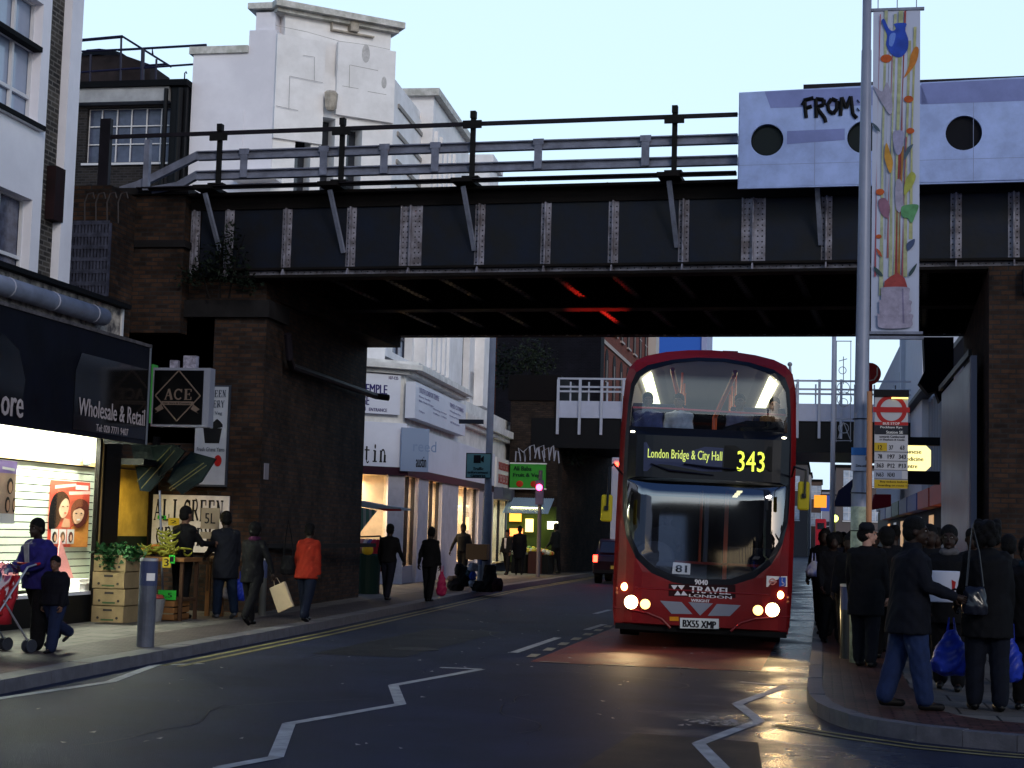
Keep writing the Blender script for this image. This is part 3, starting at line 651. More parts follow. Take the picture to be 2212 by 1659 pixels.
g.box(8, yw + 1.1, .16, 1.9, zs - .05, zs); g.box(8, yw + 1.1, .16, 1.9, 3.1, 3.15); g.box(yw + 1.0, yw + 1.1, .5, 1.9, zs, 3.1); g.box(8, yw + 1.1, 1.3, 1.4, zs, 3.1); g.build('display_room', ROOM, sh)
g = W2.mb(); yL = W2.sh(.57).at(45, 1150)[0]
for k in range(17): z = .60 + k * .108; g.box(yL - 4.5, yw + .99, .56, .60, z, z + .092)
g.build('slat_wall', M('slat_white', (.66, .72, .6), .6), sh)
g = W2.mb(); g.box(yL - 4.5, yw + .99, .605, .62, .5, 3.1); g.build('slat_backing', M('slat_gap', (.01, .01, .008), .9), sh)
g = W2.mb(); g.box(yL - 4.5, yw + .99, .50, .6, 2.44, 2.5); g.build('display_rail', M('pine_rail', (.45, .32, .15), .6), sh)
TUBE = M('fluorescent_tube', (1, 1, .85), .5, emit=14, ecol=(.97, 1, .88))
g = W2.mb(); tz = W2.sh(.3).at(130, 945)[1]; g.box(yL + .25, yw - .1, .28, .34, tz, tz + .045); g.box(yL - 3, yL - .1, .28, .34, tz, tz + .045); g.build('ceiling_tube', TUBE, sh)
def area(loc, sx, sy, e, col, rot=(0, 0, 0), name='shop_tube_light'):
    l = bpy.data.lights.new(name, 'AREA'); l.shape = 'RECTANGLE'; l.size = sx; l.size_y = sy; l.energy = e; l.color = col
    o = bpy.data.objects.new(name, l); C.objects.link(o); o.location = loc; o.rotation_euler = rot; return o
area((-10.92, 21.0, tz - .03), .2, 4.5, 190, (.95, 1, .80)); area((-10.88, 21.4, tz - .02), .1, 4.0, 60, (.95, 1, .80), (0, R(112), 0))
g = W2.mb(); g.box(yL - 4.5, yw + .99, .562, .604, 2.5, 3.1); g.build('upper_back_panel', ROOM, sh)
def spotlamp(P, par, s, z, d):
    g = P.mb(); g.obox((s, d, z), (.26, .1, .18), rz=.4); o = g.build('flood_lamp', M('lamp_grey', (.12, .13, .14), .4), par)
    g = P.mb(); g.obox((s - .02, d - .06, z), (.2, .01, .13), rz=.4); g.build('lamp_glass', M('lamp_pale', (.5, .55, .6), .3), o)
spotlamp(W2, sh, W2.sh(.45).at(188, 992)[0], W2.sh(.45).at(188, 992)[1], .45)
def poster(name, label, P, d, box, bgc, parts, parent=None):
    a = P.at(box[0], box[3]); b = P.at(box[2], box[1])
    rt_ = thing(name, label, 'poster', P.w(a[0], d, a[1])[:])
    g = P.mb(); g.box(a[0], b[0], d - .008, d, a[1], b[1]); g.build('sheet', bgc, rt_)
    k = 0
    for nm, mat, shape in parts:
        g = P.mb(); k += 1; dd = d - .011 - .0015 * k
        pts = [(a[0] + (b[0] - a[0]) * x, a[1] + (b[1] - a[1]) * y) for x, y in shape]
        fillmap(g, pts, [], lambda x, z: (x, dd, z), 9.); g.build(nm, mat, rt_)
    return rt_
def oval(cx, cy, rx, ry, n=14): return [(cx + rx * math.cos(2 * PI * k / n), cy + ry * math.sin(2 * PI * k / n)) for k in range(n)]
def rc(x0, y0, x1, y1): return [(x0, y0), (x1, y0), (x1, y1), (x0, y1)]
HB = M('poster_black', (.012, .01, .012), .6); HR = M('poster_brown', (.16, .03, .02), .6); SK = M('poster_skin', (.62, .33, .2), .6); SK2 = M('poster_skin_pale', (.75, .45, .3), .6)
PR = M('poster_red', (.62, .08, .05), .6); PO = M('poster_orange', (.7, .26, .06), .6); PWh = M('poster_white', (.75, .72, .7), .6); PV = M('poster_violet', (.3, .2, .5), .6)
PS = W2.sh(.545)
poster('wig_poster', 'red and orange poster of two long haired women on the slat wall', PS, 0, (101, 1043, 194, 1182), PR, [
    ('title_strip', PWh, rc(.62, .88, .95, .95)), ('lower_field', PO, [(.55, 0), (1, 0), (1, .55), (.8, .4), (.55, .3)]), ('hair', HB, spline([(.0, .28), (.2, .3), (.3, .45), (.46, .62), (.46, .74), (.3, .84), (.1, .78), (.0, .6)], 4)),
    ('shoulder', SK, [(.3, .3), (.52, .3), (.5, .42), (.36, .44)]), ('face', SK2, spline([(.3, .44), (.4, .47), (.46, .58), (.45, .7), (.36, .74), (.25, .68), (.22, .54)], 3)), ('parting', HB, spline([(.2, .55), (.26, .66), (.36, .735), (.44, .72), (.36, .8), (.2, .74), (.14, .6)], 3)),
    ('eye_mark', HB, oval(.31, .61, .03, .009)), ('eye_mark', HB, oval(.42, .615, .025, .009)), ('lips_mark', PR, oval(.37, .515, .032, .012)),
    ('hair', HR, spline([(.66, .3), (.88, .36), (.97, .58), (.9, .7), (.7, .74), (.53, .64), (.52, .48)], 4)), ('face', SK2, spline([(.66, .35), (.78, .4), (.85, .52), (.8, .64), (.66, .62), (.56, .52), (.58, .4)], 3)), ('fringe', HR, spline([(.54, .55), (.62, .57), (.74, .6), (.86, .56), (.86, .68), (.7, .71), (.56, .64)], 3)),
    ('eye_mark', HB, oval(.64, .515, .03, .009)), ('eye_mark', HB, oval(.77, .52, .028, .009)), ('smile_mark', PWh, oval(.7, .42, .045, .014)),
    ('inset', PWh, rc(.03, .05, .2, .27)), ('inset', PWh, rc(.22, .05, .4, .27)), ('inset', PWh, rc(.42, .05, .6, .27)), ('inset_hair', HB, oval(.115, .15, .06, .085)), ('inset_hair', HB, oval(.31, .15, .06, .085)), ('inset_hair', HR, oval(.51, .15, .06, .085)), ('inset_face', SK, oval(.12, .14, .03, .05)), ('inset_face', SK, oval(.31, .14, .03, .05)), ('inset_face', SK2, oval(.51, .14, .03, .05)), ('title', M('poster_pink', (.9, .5, .45), .6), [(.05, .87), (.58, .93), (.57, .97), (.05, .92)]), ('title', MATS['poster_pink'], [(.4, .79), (.95, .82), (.95, .87), (.4, .84)])])
poster('hairstyle_poster', 'tan poster with violet heading and small portraits at the left frame edge', W2.sh(.2), 0, (-40, 997, 36, 1130), M('poster_tan', (.5, .33, .24), .6), [
    ('heading', PV, rc(0, .8, 1, 1)), ('lower_field', PWh, rc(0, 0, 1, .16)), ('hair', HB, oval(.8, .6, .1, .13)), ('face', SK, oval(.81, .58, .06, .09)), ('hair', HB, oval(.74, .3, .08, .13)), ('face', SK, oval(.75, .29, .05, .09)), ('hair', HB, oval(.94, .3, .05, .12)), ('face', SK, oval(.94, .3, .03, .08)), ('heading_script', PWh, [(.5, .86), (.9, .84), (.9, .88), (.5, .9)])])
poster('red_sale_poster', 'red poster low behind the boy on the slat wall', PS, 0, (104, 1184, 138, 1240), PR, [('title', PWh, rc(.1, .72, .9, .92))])
t = thing('wig_display_box', 'pink packaged display box lying in the bottom corner of the lit shop window', 'box', (-11.2, W2.at(165, 1280)[0], .53))
yy = W2.sh(.3).at(175, 1290)[0]
g = W2.mb(); g.box(yy - .28, yy + .3, .2, .5, .57, .68); g.box(yy - .2, yy + .25, .25, .45, .682, .74); g.build('carton', PWh, t)
g = W2.mb(); g.prism([(yy - .5, .48, .74), (yy + .1, .48, .74), (yy - .2, .48, 1.1), (yy - .4, .48, 1.35)], (0, .02, 0)); g.build('pink_card', M('pink_card', (.75, .3, .3), .6), t)
# projecting shop sign
ps = thing('projecting_sign', 'black square hanging sign with a pale diamond emblem and three capitals', 'sign', (-9.5, 22.9, 3.2))
g = MB(); q = PY(325, 925, 22.9); q2 = PY(455, 795, 22.9); x0, x1, z0, z1 = q.x, q2.x, q.z + .03, q2.z
g.box(x0, x1, 22.9, 23.1, z0, z1); g.build('case', M('sign_case_grey', (.20, .21, .26), .5), ps)
fx1 = x1 - .10
g = MB(); g.box(x0 + .03, fx1, 22.885, 22.898, z0 + .035, z1 - .04); g.build('face_panel', M('sign_black', (.004, .004, .005), .3), ps)
BR = M('sign_brown_letters', (.17, .12, .09), .6); g = MB(); cx = (x0 + .03 + fx1) / 2; cz = (z0 + z1) / 2 + .02; rx = (fx1 - x0) * .44; rz = (z1 - z0) * .43
D4 = [(cx - rx, 22.875, cz), (cx, 22.875, cz + rz), (cx + rx, 22.875, cz), (cx, 22.875, cz - rz)]
for k in range(4): g.beam(D4[k], D4[(k + 1) % 4], .01, .018)
serif(g, 'ACE', (cx - rx * .62, 22.87, cz - .06), X3, Z3, rx * 1.3, rz * .42)
g.prism([(cx - rx * .75, 22.868, cz - .14), (cx + rx * .75, 22.868, cz - .14), (cx + rx * .7, 22.868, cz - .085), (cx - rx * .7, 22.868, cz - .085)], (0, .004, 0))
for sg in (-1, 1): g.prism([(cx + sg * rx * .72, 22.869, cz - .13), (cx + sg * rx * 1.0, 22.869, cz - .2), (cx + sg * rx * .86, 22.869, cz - .24), (cx + sg * rx * .98, 22.869, cz - .27), (cx + sg * rx * .6, 22.869, cz - .2)], (0, .003, 0))
g.build('lettering', BR, ps); g = MB(); text(g, 'Hair Store & Cosmetics', (cx - rx * .62, 22.866, cz - .128), X3, Z3, rx * 1.24, .03, .001); g.build('banner_lettering', M('sign_black', (0, 0, 0)), ps)
g = MB(); g.box(x0 - .03, x0 - .002, 22.9, 23.08, z0 + .05, z1 + .05); g.build('side_strip', M('lime_strip', (.05, .3, .06), .6), ps)
g = MB(); g.beam((x0 + .3, 23, z1), (x0 + .3, 23, z1 + .12), .12, .1); g.obox(((x0 + x1) / 2 + .1, 23, z1 + .09), (.2, .12, .2)); g.build('bracket', M('foil_wrap', (.4, .38, .48), .4, n=.6, ns=15, bump=.6, bs=20), ps)

# ---- brick abutments
def front(Y): return Plane((0, Y), 1, 0)
ab = thing('brick_abutment', 'sooty brown brick bridge pier with stone cap left of the road', 'bridge pier', (-10.3, 28, 0))
FP = front(26.6)
corner = (-9.58, 26.62); far = (-9.98, 34.4)
g = MB(); g.prism([(-13.2, 26.62, 0), (corner[0], corner[1], 0), (far[0], far[1], 0), (-13.2, 34.4, 0)], (0, 0, ZB - .07)); g.build('pier', SOOT, ab)
g = MB(); g.prism([(corner[0] - .9, corner[1] - .06, 0), (corner[0] + .05, corner[1] - .06, 0), (corner[0] + .0, corner[1] + 1.0, 0), (corner[0] - .9, corner[1] + 1.0, 0)], (0, 0, 5.2)); g.build('corner_pilaster', SOOT, ab)
CON = M('dark_stone', (.045, .04, .038), .85, n=.5, ns=2, bump=.3, bs=10)
g = MB(); g.prism([(-12.2, 26.45, 5.2), (corner[0] + .12, 26.45, 5.2), (corner[0] + .1, 27.6, 5.2), (-12.2, 27.6, 5.2)], (0, 0, .3)); g.build('pad_stone', CON, ab)
zq = lambda px, py: PY(px, py, 26.3).z
xa, xb = PY(235, 460, 26.3).x, PY(400, 460, 26.3).x
g = MB(); g.box(xa, xb, 26.3, 28.3, 4.9, zq(330, 420)); g.box(xa - .7, -10.4, 26.62, 29, 3, 5.5); g.build('parapet_pier', SOOT, ab)
g = MB(); zc1 = zq(330, 410); g.box(xa - .1, xb + .08, 26.2, 28.4, zc1 - .1, zc1 + .02); g.box(xa - .06, xb + .05, 26.24, 28.35, zq(330, 535), zq(330, 520)); g.build('cap_stone', CON, ab)
g = MB(); g.box(corner[0] + .0, corner[0] + .1, 27, 33.9, 1.22, 1.3)
g.build('ledge', CON, ab)
g = MB(); g.tube([(corner[0] + .22, 27.2, 5.0), (corner[0] + .2, 27.4, 4.6), (corner[0] + .05, 28, 4.5), (far[0] + .25, 34.3, 4.52), (far[0] + .5, 34.5, 4.5)], .07, 8); g.build('pipe', RD, ab)
g = MB(); q = PY(540, 1016, 26.5); g.box(corner[0] - .05 + .06, corner[0] + .062, 26.75, 26.95, q.z - .14, q.z + .14); g.build('notice_plate', M('grey_notice', (.2, .19, .23), .6), ab)
# wall left of the pier + grocer lean-to
lf = thing('railway_wall', 'dark brick wall with metal grille between the white building and the pier', 'wall', (-13, 25, 0))
g = MB(); g.box(-15.5, -11.9, 25.2, 26.2, 0, PY(235, 400, 25.2).z); g.build('brickwork', SOOT, lf)
g = MB(); q = PY(147, 483, 24.9); q2 = PY(232, 640, 24.9)
for k in range(14): x = q.x + (q2.x - q.x) * k / 13; g.box(x - .018, x + .018, 24.85, 24.9, q2.z, q.z)
for k in range(7): z = q.z + (q2.z - q.z) * k / 6; g.box(q.x, q2.x, 24.84, 24.852, z - .035, z + .035)
g.box(q.x, q2.x, 24.902, 24.93, q2.z, q.z); g.build('grille', M('galvanised_grille', (.10, .105, .15), .5, n=.6, ns=6), lf)
g = MB()
for k in range(4):
    x = q.x + .3 + k * .2; g.tube([(x, 24.9, q.z), (x - .02, 24.9, q.z + .35), (x + .03, 24.9, q.z + .5), (x + .12, 24.9, q.z + .52), (x + .15, 24.9, q.z + .42)], .012, 6)
g.build('hooked_rods', M('rod_steel', (.09, .07, .06), .6), lf)
gr = thing('grocer_unit', 'lean to grocer booth with yellow and dark green walls beside the brick pier', 'shop', (-11.3, 25.3, 0))
PG = Plane((-11.55, 0), 0, 1); a = PG.at(248, 1100)[0]; b = 26.55; zy = PG.at(290, 1158)[1]; zt_ = PG.at(290, 1035)[1] + .15
g = PG.mb(); g.box(a - .1, b, 0, .1, zy, zt_); g.build('yellow_wall', M('yellow_wall_paint', (.55, .38, .07), .7, n=.35, ns=3), gr)
g = PG.mb(); g.box(a - .1, b, -.005, .1, .12, zy - .002); g.build('green_wall', M('dark_green_paint', (.012, .03, .008), .6), gr)
g = MB(); g.box(-12.4, -11.56, 24.2, 25.19, .12, 4.2); g.box(-11.6, -10.55, 24.0, 26.55, zt_ + .02, zt_ + .12); g.build('dark_shell', BLK, gr)
g = MB(); g.box(-11.5, -11.4, 26.5, 26.6, .12, 3.1); g.build('post', BLK, gr)
area((-10.9, 25.3, zt_ - .12), .3, .6, 9, (1, .75, .25), name='booth_lamp_light')
g = MB(); g.ell((-10.9, 25.3, zt_ - .08), (.05, .05, .07)); g.build('bulb', M('warm_bulb', (1, .8, .4), .5, emit=8, ecol=(1, .7, .25)), gr)
# signs on the pier
def board(name, label, x0p, y0p, x1p, y1p, Y, mat, cat='sign', th=.03):
    a = PY(x0p, y1p, Y); b = PY(x1p, y0p, Y); t_ = thing(name, label, cat, (a.x, Y, a.z)); g = MB(); g.box(a.x, b.x, Y - th, Y, a.z, b.z); g.build('board', mat, t_); return t_, a, b
ts, a, b = board('shop_board', 'white painted board with big black capitals on the pier behind the fruit stall', 327, 1072, 497, 1190, 26.5, M('grubby_white', (.66, .62, .62), .7, n=.3, ns=3))
g = MB(); serif(g, 'ALI', (a.x + .02, 26.462, b.z - .44), X3, Z3, .47, .36); serif(g, 'GREEN', (a.x + .56, 26.462, b.z - .44), X3, Z3, .74, .36); serif(g, 'GR', (a.x + .08, 26.462, b.z - .86), X3, Z3, .3, .3); serif(g, 'OCERY', (a.x + .4, 26.462, b.z - .86), X3, Z3, .7, .3)
g.build('lettering', M('letter_black', (.015, .015, .02), .6), ts)
ts, a, b = board('tall_sign', 'tall white grocery sign with black basket and red fruit on the pier', 418, 836, 496, 1046, 26.46, M('tall_sign_white', (.36, .39, .47), .6, n=.15, ns=3))
g = MB(); g.box(a.x - .03, b.x + .03, 26.425, 26.455, b.z, b.z + .03); g.box(b.x, b.x + .035, 26.42, 26.46, a.z - .03, b.z + .03); g.box(a.x - .03, b.x, 26.425, 26.455, a.z - .035, a.z); g.build('frame', M('sign_frame', (.06, .07, .09), .5), ts)
g = MB(); serif(g, 'GREEN', (b.x - .40, 26.42, b.z - .18), X3, Z3, .36, .12); serif(g, 'GROCERY', (b.x - .56, 26.42, b.z - .36), X3, Z3, .5, .12); text(g, 'Fruit & Veg', (b.x - .5, 26.42, b.z - .50), X3, Z3, .4, .07, .001); text(g, 'Fresh Ghana Yams', (a.x + .05, 26.42, b.z - 1.12), X3, Z3, .5, .07, .001); g.build('lettering', M('sign_navy', (.03, .05, .08), .6), ts)
cx = b.x - .26; g = MB(); fillmap(g, [(cx - .13, b.z - .98), (cx + .13, b.z - .98), (cx + .17, b.z - .72), (cx - .17, b.z - .72)], [], lambda x, z: (x, 26.421, z), 9); fillmap(g, spline([(cx - .18, b.z - .72), (cx - .1, b.z - .6), (cx, b.z - .62), (cx + .08, b.z - .56), (cx + .18, b.z - .7)], 3), [], lambda x, z: (x, 26.419, z), 9); g.build('basket_picture', M('letter_black', (0, 0, 0)), ts)
g = MB(); fillmap(g, [(b.x - .14 + .07 * x, b.z - 1.28 + .1 * y) for x, y in oval(0, 0, 1, 1)], [], lambda x, z: (x, 26.42, z), 9); g.build('red_fruit_picture', M('fruit_red', (.3, .01, .01), .6), ts)
# collapsed green tarpaulin parasol
tp = thing('folded_parasol', 'drooping dark green striped parasol hanging over the fruit stall', 'parasol', (-10.3, 24.6, 2.2))
def PD(px, py, Y=24.6): q = PY(px, py, Y); return q
TG = M('dark_green_canvas', (.006, .03, .034), .6, n=.4, ns=4, bump=.3, bs=10)
g = MB(); V = {k: PD(*k) for k in [(283, 960), (300, 1060), (318, 1062), (345, 1030), (380, 960), (325, 965), (405, 975), (460, 990), (430, 1040), (390, 1068), (360, 1040), (375, 1010)]}
def pr_(L, dy, th=.05): g.prism([(V[k].x, V[k].y + dy * i, V[k].z) for i, k in enumerate(L)], (0, th, 0))
pr_([(283, 960), (300, 1060), (318, 1062), (345, 1030), (380, 960)], .04); pr_([(325, 965), (345, 1030), (375, 1010), (405, 975), (380, 960)], -.03); pr_([(375, 1010), (360, 1040), (390, 1068), (430, 1040), (460, 990), (405, 975)], .03)
g.build('canopy', TG, tp)
g = MB()
for a_, b_ in (((296, 1040), (370, 965)), ((305, 1055), (378, 972)), ((365, 1055), (440, 1000)), ((368, 1060), (446, 1005))): g.beam(PD(*a_, 24.5), PD(*b_, 24.5), .012, .012)
g.build('stripe', M('stripe_ochre', (.16, .14, .05), .6), tp)
g = MB(); g.cyl(PD(345, 1060), PD(352, 1300), .018); g.build('pole', GY, tp)

# ================================================================ white art deco building beyond the bridge
DA = (-11.4, 43.3); DH = (-.045, .999); CHD = (-.777, -.629)
# planes run left-to-right as seen from the street, normals pointing into the building
cl = Vector((DA[0] + CHD[0] * 8, DA[1] + CHD[1] * 8))
LC = Plane((cl.x, cl.y), .777, .629)              # lower chamfer face; s=8 at the corner
LS = Plane(DA, *DH)                                # lower street face, s=0 at the corner
dq = thing('deco_building', 'tall white art deco shop building with stepped tower and steel windows', 'building', (-12, 43, 0))
UPX = -12.0; c0 = PX(841, 500, UPX)
US = Plane((c0.x, c0.y), *DH)                      # upper street face
b0 = PP(589, 300, (c0.x, c0.y), (.777, .629)); UC = Plane((b0.x, b0.y), .777, .629); UL = (Vector((c0.x, c0.y)) - Vector((b0.x, b0.y))).length
UF = Plane((b0.x - 9, b0.y), 1, 0)                 # left return, square to the street, s=9 at the tower corner
zA = UC.at(589, 120)[1]; zB = UC.at(839, 65)[1]
# tower: chamfer wall with three tall slots
slot = [(UC.at(a, 330)[0], UC.at(b, 330)[0], UC.at(c, e)[1]) for a, b, c, e in ((637, 671, 640, 243), (693, 722, 695, 252), (748, 781, 750, 272))]
g = UC.mb(); zc = UC.at(589, 68)[1]
wall_holes(g, 0, UL, 5.0, UC.at(839, 185)[1], [(a, b, 0, z) for a, b, z in slot], 0, .5)
g.box(.25, UL - .12, .1, .6, UC.at(839, 185)[1], UC.at(839, 62)[1] - .05); g.build('tower_wall', REND2, dq)
g = UC.mb(); a = UC.at(697, 100)[0]; b = UC.at(727, 100)[0]; g.box(b, UC.at(841, 300)[0] + .05, -.14, -.002, UC.at(730, 250)[1], UC.at(728, 92)[1]); g.box(-.02, UC.at(693, 300)[0], -.10, -.003, UC.at(600, 300)[1], UC.at(600, 75)[1])
g.build('pier_panel', REND2, dq)
for a, b, z in slot: g = UC.mb(); g.box(a - .02, b + .02, .5, .56, 4.9, z + .1); g.build('slot_window', DGL, dq)
g = UC.mb(); zt1 = UC.at(839, 62)[1]; g.box(-.15, UL + .15, -.28, 1.0, zt1 + .0, zt1 + .17); g.box(-.05, UL + .05, -.1, .9, zt1 - .1, zt1 - .002); g.build('cornice', M('mossy_coping', (.70, .69, .66), .8, n=.75, ns=4, col2=(.42, .42, .38)), dq)
g = UC.mb(); a, z = UC.at(707, 222); g.loft([((a, -.28, z - .28), .1, .1), ((a, -.28, z - .2), .17, .14), ((a, -.28, z + .2), .2, .17), ((a, -.28, z + .26), .14, .12)], 6); g.box(a - .06, a + .06, -.3, -.0, z + .1, z + .2); g.build('lantern', M('lantern_cream', (.5, .45, .38), .7, n=.4, ns=6), dq)
g = UC.mb(); a, z = UC.at(764, 62); a0, z0 = UC.at(716, 65); a1, z1 = UC.at(808, 78); 
g.box(a0, a1, -.03, -.002 + .1, z1 - .05, z1 - .01); g.box((a0 + a1) / 2 - .12, (a0 + a1) / 2 + .12, -.14, .1, z1, z1 + .28); g.box(a0, a0 + .03, -.03, .1, z1, z1 + .3); g.build('sign_bracket', M('lantern_cream'), dq)
CRK = M('crack_grey', (.40, .38, .37), .9, n=.5)
g = UC.mb()
def crk(P, pts, t=.010):
    for (x0, y0), (x1, y1) in zip(pts, pts[1:]):
        a = P.at(x0, y0); b = P.at(x1, y1); dx, dz = b[0] - a[0], b[1] - a[1]; L = math.hypot(dx, dz) or 1; px, pz = -dz / L * t / 2, dx / L * t / 2
        g.prism([(a[0] - px, -.146, a[1] - pz), (b[0] - px, -.146, b[1] - pz), (b[0] + px, -.146, b[1] + pz), (a[0] + px, -.146, a[1] + pz)], (0, .004, 0))
for L in ([(592, 58), (660, 72), (730, 92), (790, 100), (838, 110)], [(651, 122), (675, 126), (675, 176)], [(622, 167), (693, 181)], [(622, 167), (620, 237)], [(592, 231), (640, 241)], [(752, 143), (812, 155)], [(751, 143), (750, 192)], [(735, 188), (770, 194)], [(790, 200), (830, 207)]): crk(UC, L)
g.build('crack_lines', CRK, dq)
g = UC.mb()
for (px, py, s_) in ((786, 120, .2), (825, 182, .13)):
    a, z = UC.at(px, py); fillmap(g, [(a + s_ * .6 * x, z + s_ * (y if y < 0 else y * 1.2) * 1.2) for x, y in oval(0, 0, 1, 1)], [], lambda x, z: (x, -.147, z), 9)
g.build('bare_patch', M('bare_render', (.60, .59, .59), .9, n=.3, ns=8), dq)
# left return with stepped shoulder and low wing
g = UF.mb(); sW = UF.at(412, 250)[0]; s1 = UF.at(472 + 5, 200)[0]; s2 = UF.at(538, 90)[0]; s3 = UF.at(551, 30)[0]
zW = UF.at(418, 118)[1]
g.box(sW, 8.99, 0, .5, 5, zW); g.box(s2, 8.99, .002, 1.9, zW, UC.at(589, 62)[1]); g.box(s3, 8.9, .1, 1.9, UC.at(589, 62)[1], zt1 - .06); g.build('side_wall', RENDER, dq)
g = UF.mb(); g.box(sW - .1, s2 - .0, -.08, .6, zW, zW + .2); g.build('side_coping', MATS['mossy_coping'], dq)
g = UF.mb(); g.box(s3 - .2, 9.0, -.05, 1.9, zt1 + .003, zt1 + .165); g.build('cornice', MATS['mossy_coping'], dq)
g = UF.mb(); a = UF.at(460, 240); b = UF.at(527, 240); g.box(a[0], b[0], -.02, -.002, 7, a[1]); g.build('blank_panel', RENDER, dq)
g = UF.mb(); a = UF.at(515, 385); b = UF.at(585, 385); g.box(a[0], 9.3, -.5, -.003, a[1] - .15, a[1]); g.build('low_coping', REND2, dq)
# mass behind
g = MB(); p = [US.w(18, .5, 0), US.w(.2, .5, 0), UC.w(.2, .5, 0), UF.w(sW + .1, .5, 0), UF.w(sW + .1, 12, 0), US.w(18, 8, 0)]; zs_ = US.at(1000, 292)[1]
g.prism([(q.x, q.y, 4.8) for q in p], (0, 0, 8.2 - 4.8)); g.build('core', RENDER, dq)
# upper street face
zU0 = US.at(848, 182)[1]; sP0, sP1 = US.at(912, 240)[0], US.at(992, 290)[0]
zlow = US.at(912, 262)[1]
win = []
s = US.at(855, 500)[0]
wv = [(US.at(a, 440)[0], US.at(b, 440)[0]) for a, b in ((848, 905), (925, 940), (1000, 1052))]
g = US.mb(); zh = US.at(860, 330)[1]
WB = [(US.at(862, 800)[0] * 0 + .9, 3.6), (4.6, 5.5), (6.5, sP0), (sP1 + .3, sP1 + 3.4)]
wall_holes(g, 0, sP1 + 4.5, 6.4, zlow, [(WB[0][0], WB[0][1], 6.6, 10.4), (WB[1][0], WB[1][1], 6.6, 10.4), (WB[3][0], WB[3][1], 6.6, 9.5)], 0, .5)
g.box(.0, sP0, .05, .5, zlow, US.at(912, 250)[1] + .1); g.prism([(0, .05, zlow + .0), (sP0, .05, zlow + .0), (sP0, .05, zlow + .1), (0, .05, zU0)], (0, .4, 0)); g.build('street_wall', REND2, dq)
g = US.mb(); zp = US.at(912, 208)[1]; g.box(sP0, sP1, -.35, 1.6, 6.4, zp); g.build('pylon', REND2, dq)
g = US.mb(); g.box(sP0 - .2, sP1 + .2, -.55, 1.8, zp, zp + .22); g.build('pylon_cap', MATS['mossy_coping'], dq)
g = US.mb()
for k in range(4): g.box(.5, sP0 - .05, -.05, -.001, zlow - .5 - k * .8, zlow - .38 - k * .8)
g.build('groove_band', M('groove_shade', (.3, .28, .26), .8), dq)
STL = M('steel_frame_dark', (.06, .065, .09), .5)
for k, (a, b, zt_w) in enumerate(((WB[0][0], WB[0][1], 10.4), (WB[1][0], WB[1][1], 10.4), (WB[3][0], WB[3][1], 9.5))):
    window(US, dq, a, b, 6.6, zt_w, .3, (0, .33, .66, 1) if b - a > 1.5 else (0, .5, 1), (0, .17, .34, .5, .67, .84, 1), PGL, STL, .07, False)
g = US.mb()
for k in range(5): g.box(sP0 + .25 + k * .75, sP0 + .5 + k * .75, -.47, -.352, 6.5, zp - 1.0)
g.build('flute', REND2, dq)
q = US.at(1052, 372); g = US.mb(); zq_ = q[1]; g.box(sP1 + 4.5, sP1 + 6.6, -.35, 1.5, 6.2, zq_); g.box(sP1 + 4.35, sP1 + 6.75, -.5, 1.6, zq_, zq_ + .3); g.build('end_pylon', REND2, dq)
g = US.mb(); g.box(sP1 + 3.7, sP1 + 8, .0, .5, 4, 7.4); g.build('end_wall', REND2, dq)
# shop level
CRM = M('cream_render', (.84, .83, .80), .7, n=.25, ns=2)
zs0 = LC.at(820, 1248)[1]; zfb = LC.at(865, 1010)[1]; zft = LC.at(865, 915)[1]; ztb = LC.at(862, 897)[1]; ztt = LC.at(862, 812)[1]; zct = LC.at(866, 782)[1]; zcb = LC.at(866, 800)[1]
SEND = LS.at(1106, 900)[0]
for P, a, b in ((LC, 0, 8), (LS, 0, SEND)):
    g = P.mb(); g.box(a, b, .05, .4, zfb + .02, zcb); g.build('upper_shop_wall', CRM, dq)
    e = .25 if P is LC else 0
    g = P.mb(); b2 = b if P is LC else LS.at(992, 880)[0]
    g.box(a, b2 + e * 1, -.45, .4, zcb + .0, zcb + .14); g.box(a, b2 + e * .8, -.33, .4, zcb + .142, zct); g.box(a, b2, -.2, .4, zcb - .12, zcb - .002); g.build('canopy_cornice', CRM, dq)
g = LS.mb(); s2_ = LS.at(992, 880)[0]; zl = zcb - .75; g.box(s2_ + .01, SEND, -.3, .4, zl, zl + .25); g.box(s2_ + .01, SEND, -.15, .4, zl - .15, zl - .002); g.box(SEND - .5, SEND + .2, -.4, .4, zl + .252, zl + .6); g.build('canopy_cornice', CRM, dq)
